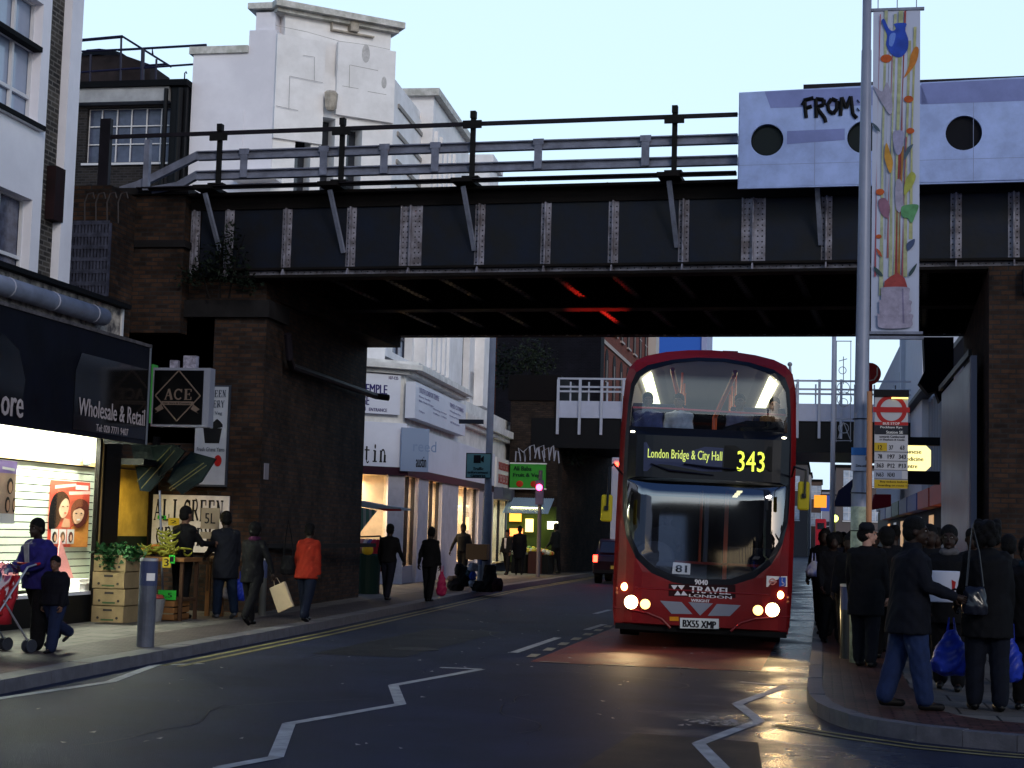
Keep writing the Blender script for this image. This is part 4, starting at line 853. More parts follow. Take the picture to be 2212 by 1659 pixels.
def lit_shop(P, par, s0, s1, z0, z1, cols, mull, col=(1, .78, .48), e=2.2, depth=1.6, items=()):
    g = P.mb(); g.box(s0, s1, depth, depth + .1, z0, z1); g.box(s0, s1, .1, depth, z0 - .06, z0); g.box(s0, s1, .1, depth, z1, z1 + .06); g.box(s0 - .06, s0, .1, depth, z0, z1); g.box(s1, s1 + .06, .1, depth, z0, z1); r_ = g.build('display_room', M('warm_room', (.72, .6, .45), .8, n=.25, ns=2), par)
    g = P.mb(); g.poly([(s0, .12, z0), (s1, .12, z0), (s1, .12, z1), (s0, .12, z1)]); g.build('shop_glass', MATS['shop_glass'], par)
    for m in mull: g = P.mb(); g.box(m - .05, m + .05, .05, .14, z0, z1); g.build('mullion', M('dark_mullion', (.03, .025, .03), .5), par)
    p = P.w((s0 + s1) / 2, depth * .55, z1 - .15); ang = math.atan2(P.u.y, P.u.x)
    area(p[:], (s1 - s0) * .8, .5, e * (s1 - s0) * 34, col, (0, 0, ang), 'display_light')
    g = P.mb(); n = max(1, int((s1 - s0) / 1.2))
    for k in range(n): g.cyl((s0 + (k + .5) * (s1 - s0) / n, depth * .5, z1 - .08), (s0 + (k + .5) * (s1 - s0) / n, depth * .5, z1 - .001), .09)
    g.build('ceiling_lamp', M('warm_lamp', (1, .85, .6), .5, emit=8, ecol=(1, .8, .5)), r_)
    random.seed(int(s0 * 31) + 5)
    k = s0 + .25
    while k < s1 - .3:
        c = random.choice([(.5, .06, .05), (.5, .35, .3), (.15, .12, .3), (.6, .5, .4), (.08, .08, .1), (.45, .12, .2)]); h = random.uniform(.5, .9)
        g = P.mb(); zz = random.choice((z0 + .75, z0 + .9, z0 + 1.5)); g.loft([((k, depth * .5, zz), .17, .1), ((k, depth * .5, zz + h * .6), .14, .1), ((k, depth * .5, zz + h * .9), .2, .1), ((k, depth * .5, zz + h), .07, .06)], 10); g.cyl((k, depth * .5, z0), (k, depth * .5, zz), .02)
        g.build('display_garment', M('garment_%d%d' % (int(c[0] * 10), int(c[2] * 10)), c, .8), r_, smooth=True); k += random.uniform(.55, 1.1)
zg0 = .62; zg1 = zfb - .22
wc0 = LC.at(700, 1100)[0]; wc1 = LC.at(836, 1100)[0]
lit_shop(LC, dq, wc0, wc1, zg0, zg1, 0, [], e=3.2)
g = LC.mb(); g.box(wc1, 8.0, -.02, .4, .12, zg1); g.box(wc0, wc1, 0, .3, .12, zg0 - .002); g.build('shop_pier', M('pinkish_render', (.58, .55, .60), .7, n=.2), dq)
edges = [(868, 898), (920, 950), (985, 1030)]
for a, b in edges:
    s0, s1 = LS.at(a, 1130)[0], LS.at(b, 1130)[0]; lit_shop(LS, dq, s0, s1, zg0, zg1, 0, [(s0 + s1) / 2, s1 - .1], e=1.6)
pr = [0] + [LS.at(x, 1130)[0] for x in (868, 898, 920, 950, 985, 1030)] + [LS.at(1062, 1130)[0]]
for k in range(0, len(pr), 2): g = LS.mb(); g.box(pr[k], pr[k + 1], -.05, .4, .12, zg1); g.build('shop_pier', MATS['pinkish_render'], dq)
g = LS.mb(); g.box(0, LS.at(1062, 1200)[0], .06, .4, .12, zg0 - .002); g.build('plinth', M('pale_plinth', (.38, .36, .38), .7), dq)
MAR = M('maroon_trim', (.08, .02, .035), .5)
for P, a, b in ((LC, 0, 8.05), (LS, 0, LS.at(1062, 1000)[0])): g = P.mb(); g.box(a, b, -.12, .05, zg1 + .0, zfb); g.build('trim_strip', MAR, dq)
FW = M('fascia_white', (.76, .78, .88), .45, n=.08, ns=1)
def sign(name, label, P, s0, s1, z0, z1, mat, d0=-.12, d1=.04, cat='sign'):
    t = thing(name, label, cat, P.w(s0, d0, z0)[:]); g = P.mb(); g.box(s0, s1, d0, d1, z0, z1); g.build('panel', mat, t); return t
NV = M('navy_letters', (.04, .03, .17), .5); LB = M('letter_black')
t = sign('shop_fascia', 'long white fascia with large thin black lettering round the corner of the deco building', LC, 0, 8.0, zfb, zft, FW)
g = LS.mb(); g.box(.0, LS.at(1062, 1000)[0], -.12, .04, zfb, zft - .05); g.build('street_panel', FW, t)
g = LC.mb(); a = LC.at(831, 1000); b = LC.at(774, 1000); hh = LC.at(800, 960)[1] - a[1]; cw = (a[0] - b[0]) / 3.3
serif(g, 'austin', (a[0] - cw * 6, -.13, zfb + .12), (1, 0, 0), (0, 0, 1), cw * 6, hh * 1.0); g.build('lettering', LB, t)
t = sign('entrance_sign', 'white sign with bold violet capitals and the word ENTRANCE above the long fascia', LC, 2.5, LC.at(861, 850)[0], ztb, ztt, FW)
S_ = lambda px, py: LC.at(px, py)
g = LC.mb(); z0_, z1_ = S_(800, 846)[1], S_(800, 826)[1]
wtext(g, LC, 'THE TEMPLE', 738, 846, 832, 826, -.13, .008); wtext(g, LC, 'LOUNGE', 738, 872, 793, 852, -.13, .008); wtext(g, LC, '107-125', 836, 820, 856, 813, -.13, .003); wtext(g, LC, 'ENTRANCE', 793, 888, 832, 881, -.13, .003); wtext(g, LC, '£4', 775, 887, 786, 878, -.13, .006); g.build('lettering', NV, t)
s0, s1 = LS.at(874, 870)[0], LS.at(987, 870)[0]
za, zb_ = LS.at(880, 905)[1], LS.at(880, 826)[1]
t = sign('services_sign', 'long pale sign with faint violet printed lines facing the street', LS, s0, s1, za, zb_, M('fascia_white'), -.3, -.02)
g = LS.mb(); L_ = s1 - s0; H_ = zb_ - za
def lt(s, x, y, w_, h_): text(g, s, (s0 + L_ * x, -.31, za + H_ * y), (1, 0, 0), (0, 0, 1), L_ * w_, H_ * h_, .004)
lt('SOUTH LONDON TEMPLE', .06, .74, .36, .15); lt('Every Sunday', .06, .6, .2, .07); lt('Bible Study & Prayer', .06, .48, .26, .07); lt('Morning Service', .32, .42, .26, .06); lt('11.00am - 1.00pm', .32, .3, .26, .06); lt('7.30pm', .06, .2, .1, .06); lt('TIMES CLOSING', .64, .72, .3, .13); lt('Wednesday', .64, .56, .24, .07); lt('Healing Meeting', .64, .42, .24, .06); lt('All Welcome', .66, .24, .2, .06)
g.build('lettering', M('faded_violet', (.26, .24, .42), .6), t)
PA = Plane(LS.w(LS.at(870, 960)[0] + .02, 0, 0)[:2], .777, .629); q0 = PA.at(863, 1000); q1 = PA.at(922, 1000)
t = sign('blade_sign', 'square pale blue blade sign standing out from the long white fascia', PA, q0[0], q1[0], zfb - .1, zft - .12, M('blade_pale_blue', (.27, .34, .48), .45), -.1, -.04)
g = PA.mb(); text(g, 'austin', (q0[0] + .45, -.105, zfb + .02), (1, 0, 0), (0, 0, 1), q1[0] - q0[0] - .52, .3, .004); g.build('lettering', LB, t)
g = PA.mb(); text(g, 'reed', (q0[0] + .35, -.105, zfb + .45), (1, 0, 0), (0, 0, 1), .7, .3); g.build('faint_lettering', M('blade_faint', (.2, .27, .42), .5), t)
# end shop of the same block, with red lettered fascia
ex = thing('end_shop', 'small shop with red lettered white fascia at the far end of the white block', 'shop', LS.w(LS.at(1062, 1100)[0], 0, 0)[:])
s0, s1 = LS.at(1062, 1100)[0], SEND
g = LS.mb(); g.box(s0, s1, -.15, .3, 3.3, 4.4); g.build('fascia', PWh, ex)
g = LS.mb()
for k in range(5): text(g, 'SALE', (s0 + .4 + k * (s1 - s0 - .8) / 5, -.16, 3.45), (1, 0, 0), (0, 0, 1), (s1 - s0) / 6.5, .35, .01); text(g, 'SHOES', (s0 + .4 + k * (s1 - s0 - .8) / 5, -.16, 3.95), (1, 0, 0), (0, 0, 1), (s1 - s0) / 6.5, .3, .01)
g.build('lettering', M('fascia_red', (.5, .05, .05), .6), ex)
g = LS.mb(); g.box(s0, s1, -.4, .4, 2.85, 3.28); g.box(s1 - .5, s1, -.02, .4, .12, 2.84); g.build('shutter_box', M('slate_grey', (.12, .125, .16), .6), ex)
lit_shop(LS, ex, s0 + .3, s1 - .55, .5, 2.84, 0, [(s0 + s1) / 2], (.8, 1, .9), .5)
g = LS.mb(); g.obox((s1 - .5, -.3, 5.2), (.5, .3, .5)); g.build('alarm_box', M('faded_red_box', (.35, .06, .05), .6), ex)

# ---- dark brick building with white eaves and roof plant, behind the left end of the bridge
OB = front(41.0); ob = thing('office_building', 'brown brick block with white eaves board and wide steel windows behind the bridge', 'building', (-15, 37, 0))
x0 = OB.at(120, 300)[0]; x1 = OB.at(412, 300)[0]; xr = OB.at(404, 200)[0]; zt_ = OB.at(400, 184)[1]; zt_l = OB.at(180, 200)[1]
g = OB.mb(); wx0, wx1 = OB.at(186, 300)[0], OB.at(370, 300)[0]; wz0, wz1 = OB.at(280, 350)[1], OB.at(280, 232)[1]
wall_holes(g, x0, x1 - .3, 4, zt_ - .15, [(wx0, wx1, wz0, wz1)], 0, .5); g.box(x0, x1 - .3, .5, 8, 4, zt_ - .2); g.build('wall', brick('grey_stock_brick', (.09, .075, .062), (.05, .044, .04), (.10, .09, .085), dirt=.5), ob)
g = OB.mb(); g.box(x0, x1 - .55, -.35, .2, OB.at(300, 232)[1] + .08, zt_ - .12); g.build('eaves_board', M('eaves_white', (.42, .43, .45), .7, n=.3, ns=2), ob)
g = OB.mb(); g.box(x0, x1, -.45, 8, zt_ - .118, zt_ + .05); g.build('roof', TAR, ob)
g = OB.mb(); g.box(x1 - .5, x1 - .05, -.3, .3, 4, zt_ - .12); g.cyl((x1 - .6, -.4, 5), (x1 - .6, -.4, zt_ - .2), .06); g.cyl((x1 - .2, -.4, 5), (x1 - .2, -.4, zt_ - .2), .08); g.build('drain_pipes', BLK, ob)
window(OB, ob, wx0, wx1, wz0, wz1, .2, (0, .15, .33, .5, .68, .85, 1), (0, .35, .68, 1), M('blue_grey_glass', (.10, .12, .19), .15, n=.4, ns=3, spec=.3), WFR, .032)
tk = thing('roof_tank', 'square stained brown water tank on the flat roof beside thin rails', 'water tank', (OB.at(240, 190)[0], 42.2, zt_))
OT = front(42.0); a0, a1 = OT.at(150, 170)[0], OT.at(263, 170)[0]; zt2 = OT.at(263, 122)[1]; TK_ = M('tank_brown', (.075, .055, .05), .85, n=.5, ns=2, bump=.2)
g = OT.mb(); g.box(a0, a1, 0, 1.6, zt_ + .05, zt2 + .05); g.prism([(a1, 0.0, zt_ + .05), (a1 + .62, .5, zt_ + .05), (a1 + .62, .5, zt2 - .1), (a1, 0.0, zt2 + .05)], (0, 1.4, 0)); g.build('body', TK_, tk)
g = OT.mb(); g.loft([(((a0 + a1) / 2 - .1, .7, zt2 + .05), 1.0, .8), (((a0 + a1) / 2 - .1, .7, zt2 + .12), .85, .7), (((a0 + a1) / 2 - .15, .7, zt2 + .32), .6, .5), (((a0 + a1) / 2 - .15, .7, zt2 + .36), .3, .3)], 9); g.build('cover', TAR, tk)
rr = thing('roof_rail', 'thin dark pipe guard rail on the flat roof around the tank', 'railing', (OB.at(300, 190)[0], 41.2, zt_))
RB = M('rail_dark_blue', (.03, .03, .07), .5); OR = front(41.2)
def rp(pts, r=.03):
    g = MB(); g.tube([OR.w(OR.at(a, b)[0], dd, OR.at(a, b)[1]) for a, b, dd in pts], r, 6); return g
rp([(120, 92, 0), (265, 79, 0)], .045).build('rail', RB, rr); rp([(140, 98, .6), (310, 90, .6), (311, 105, .6)]).build('rail', RB, rr); rp([(265, 79, 0), (346, 127, .8)]).build('rail', RB, rr); rp([(255, 108, 0), (446, 97, 0), (446, 112, 0)], .035).build('rail', RB, rr); rp([(120, 160, 0), (417, 139, 0)], .03).build('rail', RB, rr); rp([(290, 131, .5), (346, 127, .5)]).build('rail', RB, rr)
for px, t_, b_, r_ in ((262, 82, 190, .03), (309, 105, 187, .055), (338, 128, 186, .03), (196, 118, 192, .03)): rp([(px, t_, 0), (px - 2, b_, 0)], r_).build('stanchion', RB, rr)
g = MB(); p = OR.w(OR.at(398, 182)[0], 0, OR.at(398, 182)[1]); g.tube([p, p + UP * .32, p + UP * .36 + X3 * .03, p + UP * .3 + X3 * .06], .02, 6); g.build('swan_neck', RB, rr)

# ================================================================ the double decker bus
BUSX, BUSY = -1.73, 23.45
bus = thing('double_decker_bus', 'red double decker bus with lit headlights and route 343 display', 'bus', (BUSX, BUSY, 0)); bus.rotation_euler = (0, R(1.25), R(4.4)); bus.scale = (1.02, 1, 1.02)
def bxz(px, py): x = (px - 1515 - (1400 - py) * .04) * .00665; return (x, (1400 - py) * .00665 + x * .04)
def yf_(x, z):
    y = .34 * (min(1.27, abs(x)) / 1.27) ** 8
    if z > 1: y += .16 * ((z - 1) / 3.3) ** 2
    if z > 3.85: y += 1.1 * (z - 3.85) ** 2 * 1.6
    if z < .62: y += .04 * (.62 - z)
    return y
RED = M('bus_red', (.215, .004, .006), .36, n=.3, ns=1.6, coat=.08, spec=.3); BKP = M('bus_black', (.010, .012, .022), .3, spec=.25)
def O(*P): return spline([p for p in P], 4)
out_r = [(1.22, .28), (1.25, .5), (1.265, .9), (1.265, 1.8), (1.258, 2.6), (1.25, 3.1), (1.235, 3.5), (1.215, 3.78), (1.17, 3.97), (1.07, 4.09), (.9, 4.17), (.64, 4.235), (.33, 4.28), (0, 4.295)]
outb = out_r + [(-x, z) for x, z in out_r[::-1][1:]]
low = [(0, .9), (.4, .93), (.72, 1.05), (.95, 1.25), (1.1, 1.55), (1.165, 1.85), (1.185, 2.3), (1.175, 3.05), (1.155, 3.45), (1.13, 3.73), (1.06, 3.9), (.9, 4.01), (.55, 4.11), (.2, 4.16)]
mask = low + [(-x, z) for x, z in low[::-1] if x > 0]
mask = [(x, z) for x, z in mask]
lw_ = [(0, 1.0), (.38, 1.02), (.68, 1.14), (.9, 1.32), (1.04, 1.58), (1.1, 1.85), (1.125, 2.36)]
lowglass = lw_ + [(-x, z) for x, z in lw_[::-1] if x > 0]
ug = [(1.12, 3.12), (1.105, 3.45), (1.07, 3.7), (.99, 3.84), (.84, 3.94), (.52, 4.05), (.17, 4.1)]
upglass = ug + [(-x, z) for x, z in ug[::-1]]
g = MB(); fillmap(g, outb, [mask], lambda x, z: (x, yf_(x, z), z), .12)
for k in range(len(outb)):
    a, b = outb[k], outb[(k + 1) % len(outb)]
    g.poly([(a[0], yf_(*a), a[1]), (b[0], yf_(*b), b[1]), (b[0], 10.4, b[1]), (a[0], 10.4, a[1])], rev=True)
g.poly([(x, 10.4, z) for x, z in outb]); body = g.build('body', RED, bus, local=True)
g = MB(); fillmap(g, mask, [lowglass, upglass], lambda x, z: (x, yf_(x, z) - .001, z), .12); g.build('front_surround', BKP, bus, local=True)
WS = glass('windscreen_glass', (.75, .8, .85), .30, .04); UG = glass('upper_glass', (.80, .90, 1.0), .11, .05)
g = MB(); fillmap(g, lowglass, [], lambda x, z: (x, yf_(x, z) + .004, z), .15); g.build('windscreen', WS, bus, smooth=True, local=True)
g = MB(); fillmap(g, upglass, [], lambda x, z: (x, yf_(x, z) + .004, z), .15); g.build('upper_windscreen', UG, bus, smooth=True, local=True)
def onf(mb, outline, off, step=.3): fillmap(mb, outline, [], lambda x, z: (x, yf_(x, z) - off, z), step); return mb
def pq(*P): return [bxz(*p) for p in P]
# top tinted band and trim lines
g = MB(); onf(g, [(-1.17, 2.4), (1.17, 2.4), (1.17, 2.45), (-1.17, 2.45)], .004); onf(g, [(-1.16, 3.0), (1.16, 3.0), (1.16, 3.03), (-1.16, 3.03)], .004); g.build('band_trim', M('dark_grey_trim', (.018, .02, .035), .4), bus, local=True)
dsp = onf(MB(), pq((1396, 1022), (1562, 1022), (1566, 972), (1397, 960)), .006).build('destination_display', M('display_glass', (.055, .065, .13), .35), bus, local=True)
dsn = onf(MB(), pq((1566, 1022), (1668, 1022), (1668, 968), (1568, 966)), .006).build('number_display', M('display_black', (.003, .003, .004), .4), bus, local=True)
AMB = M('display_amber', (.8, .85, .1), .5, emit=1.1, ecol=(.52, .62, .05)); AMD = M('display_amber_dim', (.5, .55, .15), .5, emit=.6, ecol=(.5, .6, .12))
def btext(s, x0, x1, z0, z1, off, mat, name, par, bold=.0):
    z1 -= (x1 - x0) * .04
    g = MB(); text(g, s, (0, 0, 0), X3, Z3, x1 - x0, z1 - z0, bold); g.v = [Vector((v.x + x0, yf_(v.x + x0, v.z + z0) - off + v.y, v.z + z0)) for v in g.v]
    return g.build(name, mat, par, local=True)
a = bxz(1405, 999); b = bxz(1568, 975); btext('London Bridge & City Hall', a[0], b[0] - .03, a[1], b[1] + .01, .012, AMD, 'lettering', dsp, .001)
a = bxz(1597, 1021); b = bxz(1656, 978); btext('343', a[0] - .02, b[0] - .02, a[1], b[1], .012, AMB, 'lettering', dsn, .002)
# wipers
for L in (((1412, 1006), (1450, 1020), (1545, 1030)), ((1482, 1006), (1540, 1014), (1600, 1018))):
    g = MB(); P = [bxz(*p) for p in L]; g.tube([(x, yf_(x, z) - .04, z) for x, z in P], [.012, .02, .008], 6); g.build('wiper', BKP, bus, local=True)
# lamps
HL = M('headlamp_lit', (1, .8, .4), .3, emit=14, ecol=(1, .72, .32)); HL2 = M('lamp_amber', (1, .6, .2), .3, emit=3.5, ecol=(1, .5, .12)); IN_ = M('indicator_lit', (1, .5, .15), .3, emit=12, ecol=(1, .5, .15))
CH = M('lamp_rim', (.25, .2, .15), .3, metal=.7); SLV = M('silver_trim', (.22, .24, .30), .35, metal=.3)
for sx in (-1, 1):
    for (x, z, r, m_, nm) in ((.985, .625, .095, HL, 'headlight'), (.785, .61, .07, HL2, 'inner_lamp')):
        x *= sx; y = yf_(x, z); g = MB(); g.cyl((x, y + .03, z), (x, y - .02, z), r * 1.12, r * 1.1, 20); o = g.build(nm, CH, bus, local=True)
        g = MB(); g.ell((x, y - .02, z), (r, .025, r), 18, 8); g.build('lens', m_, o, smooth=True, local=True)
    x = 1.09 * sx; z = .835; y = yf_(x, z); g = MB(); g.ell((x, y - .005, z), (.05, .03, .055), 12, 8); g.build('indicator', IN_, bus, smooth=True, local=True)
    for q in (.74, .8): g = MB(); g.ell((1.2 * sx, yf_(1.2, q) - .0, q), (.025, .02, .025), 8, 6); g.build('reflector', M('dull_lens', (.25, .1, .06), .3), bus, smooth=True, local=True)
    g = MB(); x = 1.07 * sx; z = 3.04; g.ell((x, yf_(x, z) - .01, z), (.035, .02, .014), 8, 6); g.build('marker_lamp', M('marker_lit', (1, .95, .7), .3, emit=6), bus, smooth=True, local=True)
    l = bpy.data.lights.new('headlight_beam', 'SPOT'); l.energy = 38; l.color = (1, .7, .36); l.spot_size = R(64); l.spot_blend = .7; l.shadow_soft_size = .08
    o = bpy.data.objects.new('headlight_beam', l); C.objects.link(o); o.parent = bus; o.location = (1.03 * sx, .1 - .2, .655); o.rotation_euler = (R(78), 0, R(180) + R(4) * 0)
# bumper mouldings, silver grille blades, plate
for P in (((1432, 1296), (1477, 1298), (1500, 1323), (1456, 1323)), ((1491, 1298), (1543, 1300), (1516, 1326)), ((1551, 1301), (1601, 1303), (1578, 1326), (1532, 1326))):
    onf(MB(), pq(*P), .008).build('grille_blade', SLV, bus, local=True)
g = MB(); 
for sx in (-1, 1): g.tube([(sx * x, yf_(x, z) - .012, z) for x, z in ((1.24, .53), (1.0, .52), (.75, .49), (.55, .42), (.42, .3))], .018, 8)
g.tube([(x, yf_(x, .83) - .004, .83) for x in (-1.2, -.9, -.5, 0, .5, .9, 1.2)], .012, 8); g.build('bumper_moulding', RED, bus, local=True)
g = MB(); g.box(-1.2, 1.2, .1, .3, .24, .32); g.box(-1.1, 1.1, .25, 10, .2, .3); g.build('valance', M('valance_black', (.005, .005, .006), .7), bus, local=True)  # plain black skirt and underside below the bumper
npm = onf(MB(), pq((1474, 1353), (1555, 1353), (1555, 1332), (1474, 1331)), .02); pl_ = npm.build('number_plate', M('plate_white', (.55, .6, .62), .4), bus, local=True)
a = bxz(1480, 1350); b = bxz(1549, 1335); btext('BX55 XMP', a[0], b[0], a[1], b[1], .026, LB, 'lettering', pl_, .006)
onf(MB(), pq((1452, 1338), (1471, 1338), (1471, 1329), (1452, 1329)), .01).build('yellow_sticker', M('sticker_yellow', (.5, .2, .01), .5), bus, local=True)
WL = M('white_letters', (.6, .58, .62), .5)
a = bxz(1505, 1261); b = bxz(1532, 1250); btext('9040', a[0], b[0], a[1], b[1], .01, WL, 'fleet_number', bus, .004)
lo = onf(MB(), pq((1450, 1286), (1590, 1288), (1590, 1261), (1450, 1260)), .005).build('logo_band', M('logo_dark_red', (.05, .004, .006), .35), bus, local=True)
a = bxz(1494, 1278); b = bxz(1580, 1264); btext('TRAVEL', a[0], b[0], a[1], b[1], .012, WL, 'lettering', lo, .005)
a = bxz(1493, 1287); b = bxz(1582, 1281); btext('LONDON', a[0], b[0], a[1], b[1], .012, WL, 'lettering', lo, .003)
for P in (((1455, 1263), (1469, 1263), (1462, 1273)), ((1469, 1263), (1484, 1263), (1477, 1273)), ((1462, 1284), (1476, 1284), (1469, 1274)), ((1476, 1284), (1490, 1284), (1481, 1274))): onf(MB(), pq(*P), .012).build('emblem', WL, lo, local=True)
a = bxz(1497, 1297); b = bxz(1536, 1291); btext('WRIGHT', a[0], b[0], a[1], b[1], .012, WL, 'maker_lettering', bus, .003)
st_ = onf(MB(), pq((1654, 1264), (1699, 1264), (1699, 1242), (1655, 1241)), .008).build('sticker', PWh, bus, local=True)
onf(MB(), pq((1681, 1263), (1696, 1263), (1696, 1244), (1681, 1244)), .012).build('wheelchair_panel', M('sticker_blue', (.04, .09, .4), .5), st_, local=True)
g = MB(); c = bxz(1689, 1250); y = yf_(*c) - .016
g.ell((c[0] - .01, y, c[1] + .015), (.008, .003, .008), 8, 5); g.tube([(c[0] - .01, y, c[1]), (c[0] - .008, y, c[1] - .035), (c[0] + .015, y, c[1] - .037), (c[0] + .025, y, c[1] - .06)], .004, 5); g.tube([(c[0] - .005 + .028 * math.cos(t * .5), y, c[1] - .045 + .028 * math.sin(t * .5)) for t in range(4, 13)], .003, 5); g.build('wheelchair_symbol', WL, st_, local=True)
g = MB(); c = bxz(1667, 1253); y = yf_(*c) - .015; g.tube([(c[0] + .04 * math.cos(t * PI / 8), y, c[1] + .04 * math.sin(t * PI / 8)) for t in range(17)], .009, 5); g.box(c[0] - .06, c[0] + .06, y - .003, y + .003, c[1] - .01, c[1] + .01); g.build('roundel_symbol', M('roundel_pink', (.6, .25, .22), .5), st_, local=True)
# mirrors
MY = M('mirror_yellow', (.36, .29, .012), .5)
for sx, (px, py0, py1, ax, ay) in ((-1, (1320, 1074, 1131, 1335, 1012)), (1, (1728, 1044, 1104, 1712, 1016))):
    x, z0 = bxz(px, py1); z1 = bxz(px, py0)[1]; g = MB(); g.box(x - .08, x + .08, -.38, -.30, z0, z1); mo = g.build('mirror', MY, bus, bevel=.03, local=True)
    xa, za_ = bxz(ax, ay); g = MB(); g.tube([(sx * 1.2, .2, za_ - .1), (xa + sx * .0, -.2, za_ + .02), (x + .02, -.4, za_ - .03), (x + .01, -.41, (z0 + z1) / 2)], .016, 6); g.box(x - .03, x + .03, -.42, -.4, (z0 + z1) / 2 - .03, (z0 + z1) / 2 + .03); g.build('mirror_arm', BKP, mo, local=True)
g = MB(); x, z0 = bxz(1714, 912); z1 = bxz(1710, 786)[1]; g.tube([(x - .06, .5, z0), (x - .03, .35, (z0 + z1) / 2), (x - .06, .5, z1)], .02, 6); g.ell((x - .06, .5, z1), .035); g.build('corner_rod', M('rod_grey', (.25, .26, .3), .4), bus, local=True)
g = MB(); x = bxz(1585, 752)[0]; g.box(x - .12, x + .1, .9, 1.5, 4.27, 4.34); g.build('roof_vent', RED, bus, local=True)
# sides: windows, doors, wheels
for sx in (-1, 1):
    x = 1.268 * sx
    for k in range(6): g = MB(); g.box(x - .004, x + .004, 1.0 + k * 1.5, 2.4 + k * 1.5, 3.02, 3.62); g.build('side_window', BKP, bus, local=True)
    for k in range(1, 6): g = MB(); g.box(x - .004, x + .006, 1.0 + k * 1.5, 2.4 + k * 1.5, 1.35, 2.25); g.build('side_window', BKP, bus, local=True)
    for yy in (2.9, 8.4):
        g = MB(); g.cyl((sx * .95, yy, .48), (sx * 1.24, yy, .48), .48, n=24); wo_ = g.build('wheel', M('tyre_black', (.008, .008, .008), .8), bus, local=True)
        g = MB(); g.cyl((sx * 1.2, yy, .48), (sx * 1.26, yy, .48), .26, .2, n=18); g.build('rim', M('rim_grey', (.2, .2, .2), .5), wo_, local=True)
g = MB(); g.box(1.262, 1.272, .75, 2.0, .35, 2.3); g.build('door', BKP, bus, local=True)
g = MB()
for sx in (-1, 1): g.cyl((sx * .8, 1.2, .38), (sx * 1.1, 1.2, .38), .37, n=20)
g = None
# interior
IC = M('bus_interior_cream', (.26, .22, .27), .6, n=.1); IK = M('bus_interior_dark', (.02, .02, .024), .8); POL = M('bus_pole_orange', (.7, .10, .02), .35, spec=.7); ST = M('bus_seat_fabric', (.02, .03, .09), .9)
g = MB(); g.box(-1.2, 1.2, .5, 10, 2.45, 2.55); g.box(-1.2, 1.2, 9.9, 10, 2.55, 4.15); g.build('upper_deck_floor', IK, bus, local=True)
g = MB(); L = [(-1.19, 2.56), (-1.19, 3.0), (-1.16, 3.5), (-1.08, 3.84), (-.93, 3.99), (-.7, 4.09), (-.35, 4.15), (0, 4.17)]; L = L + [(-x, z) for x, z in L[::-1][1:]]
for a, b in zip(L, L[1:]): g.poly([(a[0], .72, a[1]), (b[0], .72, b[1]), (b[0], 9.9, b[1]), (a[0], 9.9, a[1])])
g.build('upper_lining', IC, bus, smooth=True, local=True)
BL_ = M('bus_strip_light', (1, 1, .7), .5, emit=2.0, ecol=(1, .95, .5))
for sx in (-1, 1):
    for k in range(7): g = MB(); g.obox((sx * .93, 1.45 + k * .95, 3.93), (.17, .88, .03), ry=sx * .75); g.build('strip_light', BL_, bus, local=True)
    o = area((sx * .8, 3.5, 3.85), .15, 5, 5.5, (1, .9, .66), (0, 0, 0), 'bus_saloon_light'); o.parent = bus
for pa, pb in (((1456, 797), (1478, 884)), ((1594, 803), (1550, 890))):
    a, b = bxz(*pa), bxz(*pb); g = MB(); g.tube([(a[0], 1.0, min(4.08, a[1] + .06)), (a[0], 1.05, min(4.06, a[1] + .03)), (b[0], 1.6, b[1]), (b[0], 1.6, 2.6)], .036, 8); g.build('grab_rail', POL, bus, local=True)
for k, (x, y) in enumerate(((-.42, 2.0), (.4, 2.0), (-.4, 3.8), (.38, 3.8), (-.4, 5.6), (.38, 5.6))): g = MB(); g.cyl((x, y, 2.55), (x, y, 4.1), .018); g.build('grab_pole', POL, bus, local=True)
g = MB(); g.tube([(-1.1, .56, 3.42), (-.6, .5, 3.42), (.6, .5, 3.40), (1.1, .56, 3.40)], .014, 8); g.build('front_hand_rail', M('rail_pink', (.55, .05, .08), .3), bus, local=True)
for k in range(6):
    for x in (-.75, .75):
        g = MB(); y = 1.5 + k * 1.1; g.box(x - .42, x + .42, y - .25, y + .2, 2.9, 3.0); g.box(x - .42, x + .42, y + .2, y + .3, 2.9, 3.58); g.build('seat', ST, bus, bevel=.03, local=True)
g = MB(); g.prism([(.15, .62, 3.1), (1.1, .62, 3.1), (1.08, .62, 3.3), (.55, .62, 3.3), (.25, .62, 3.2)], (0, .3, 0)); g.build('dash_hood', IK, bus, local=True)
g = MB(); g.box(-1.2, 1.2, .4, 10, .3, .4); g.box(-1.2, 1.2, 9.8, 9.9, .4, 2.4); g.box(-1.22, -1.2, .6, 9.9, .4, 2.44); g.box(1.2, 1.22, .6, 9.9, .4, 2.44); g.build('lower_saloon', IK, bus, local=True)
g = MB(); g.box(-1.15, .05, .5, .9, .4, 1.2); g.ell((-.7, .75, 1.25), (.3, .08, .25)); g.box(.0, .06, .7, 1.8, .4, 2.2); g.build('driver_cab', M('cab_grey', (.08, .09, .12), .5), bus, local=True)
g = MB(); g.box(.3, .36, 1.6, 1.64, .4, 2.3); g.build('door_pole', POL, bus, local=True)
g = MB(); g.cyl((-.05, 2.2, .4), (-.05, 2.2, 2.3), .02); g.build('door_pole', POL, bus, local=True)
g = MB(); g.box(-.4, .98, .42, .46, 1.2, 1.235); g.build('dash_rail', M('rail_dull_red', (.2, .02, .015), .4), bus, local=True)
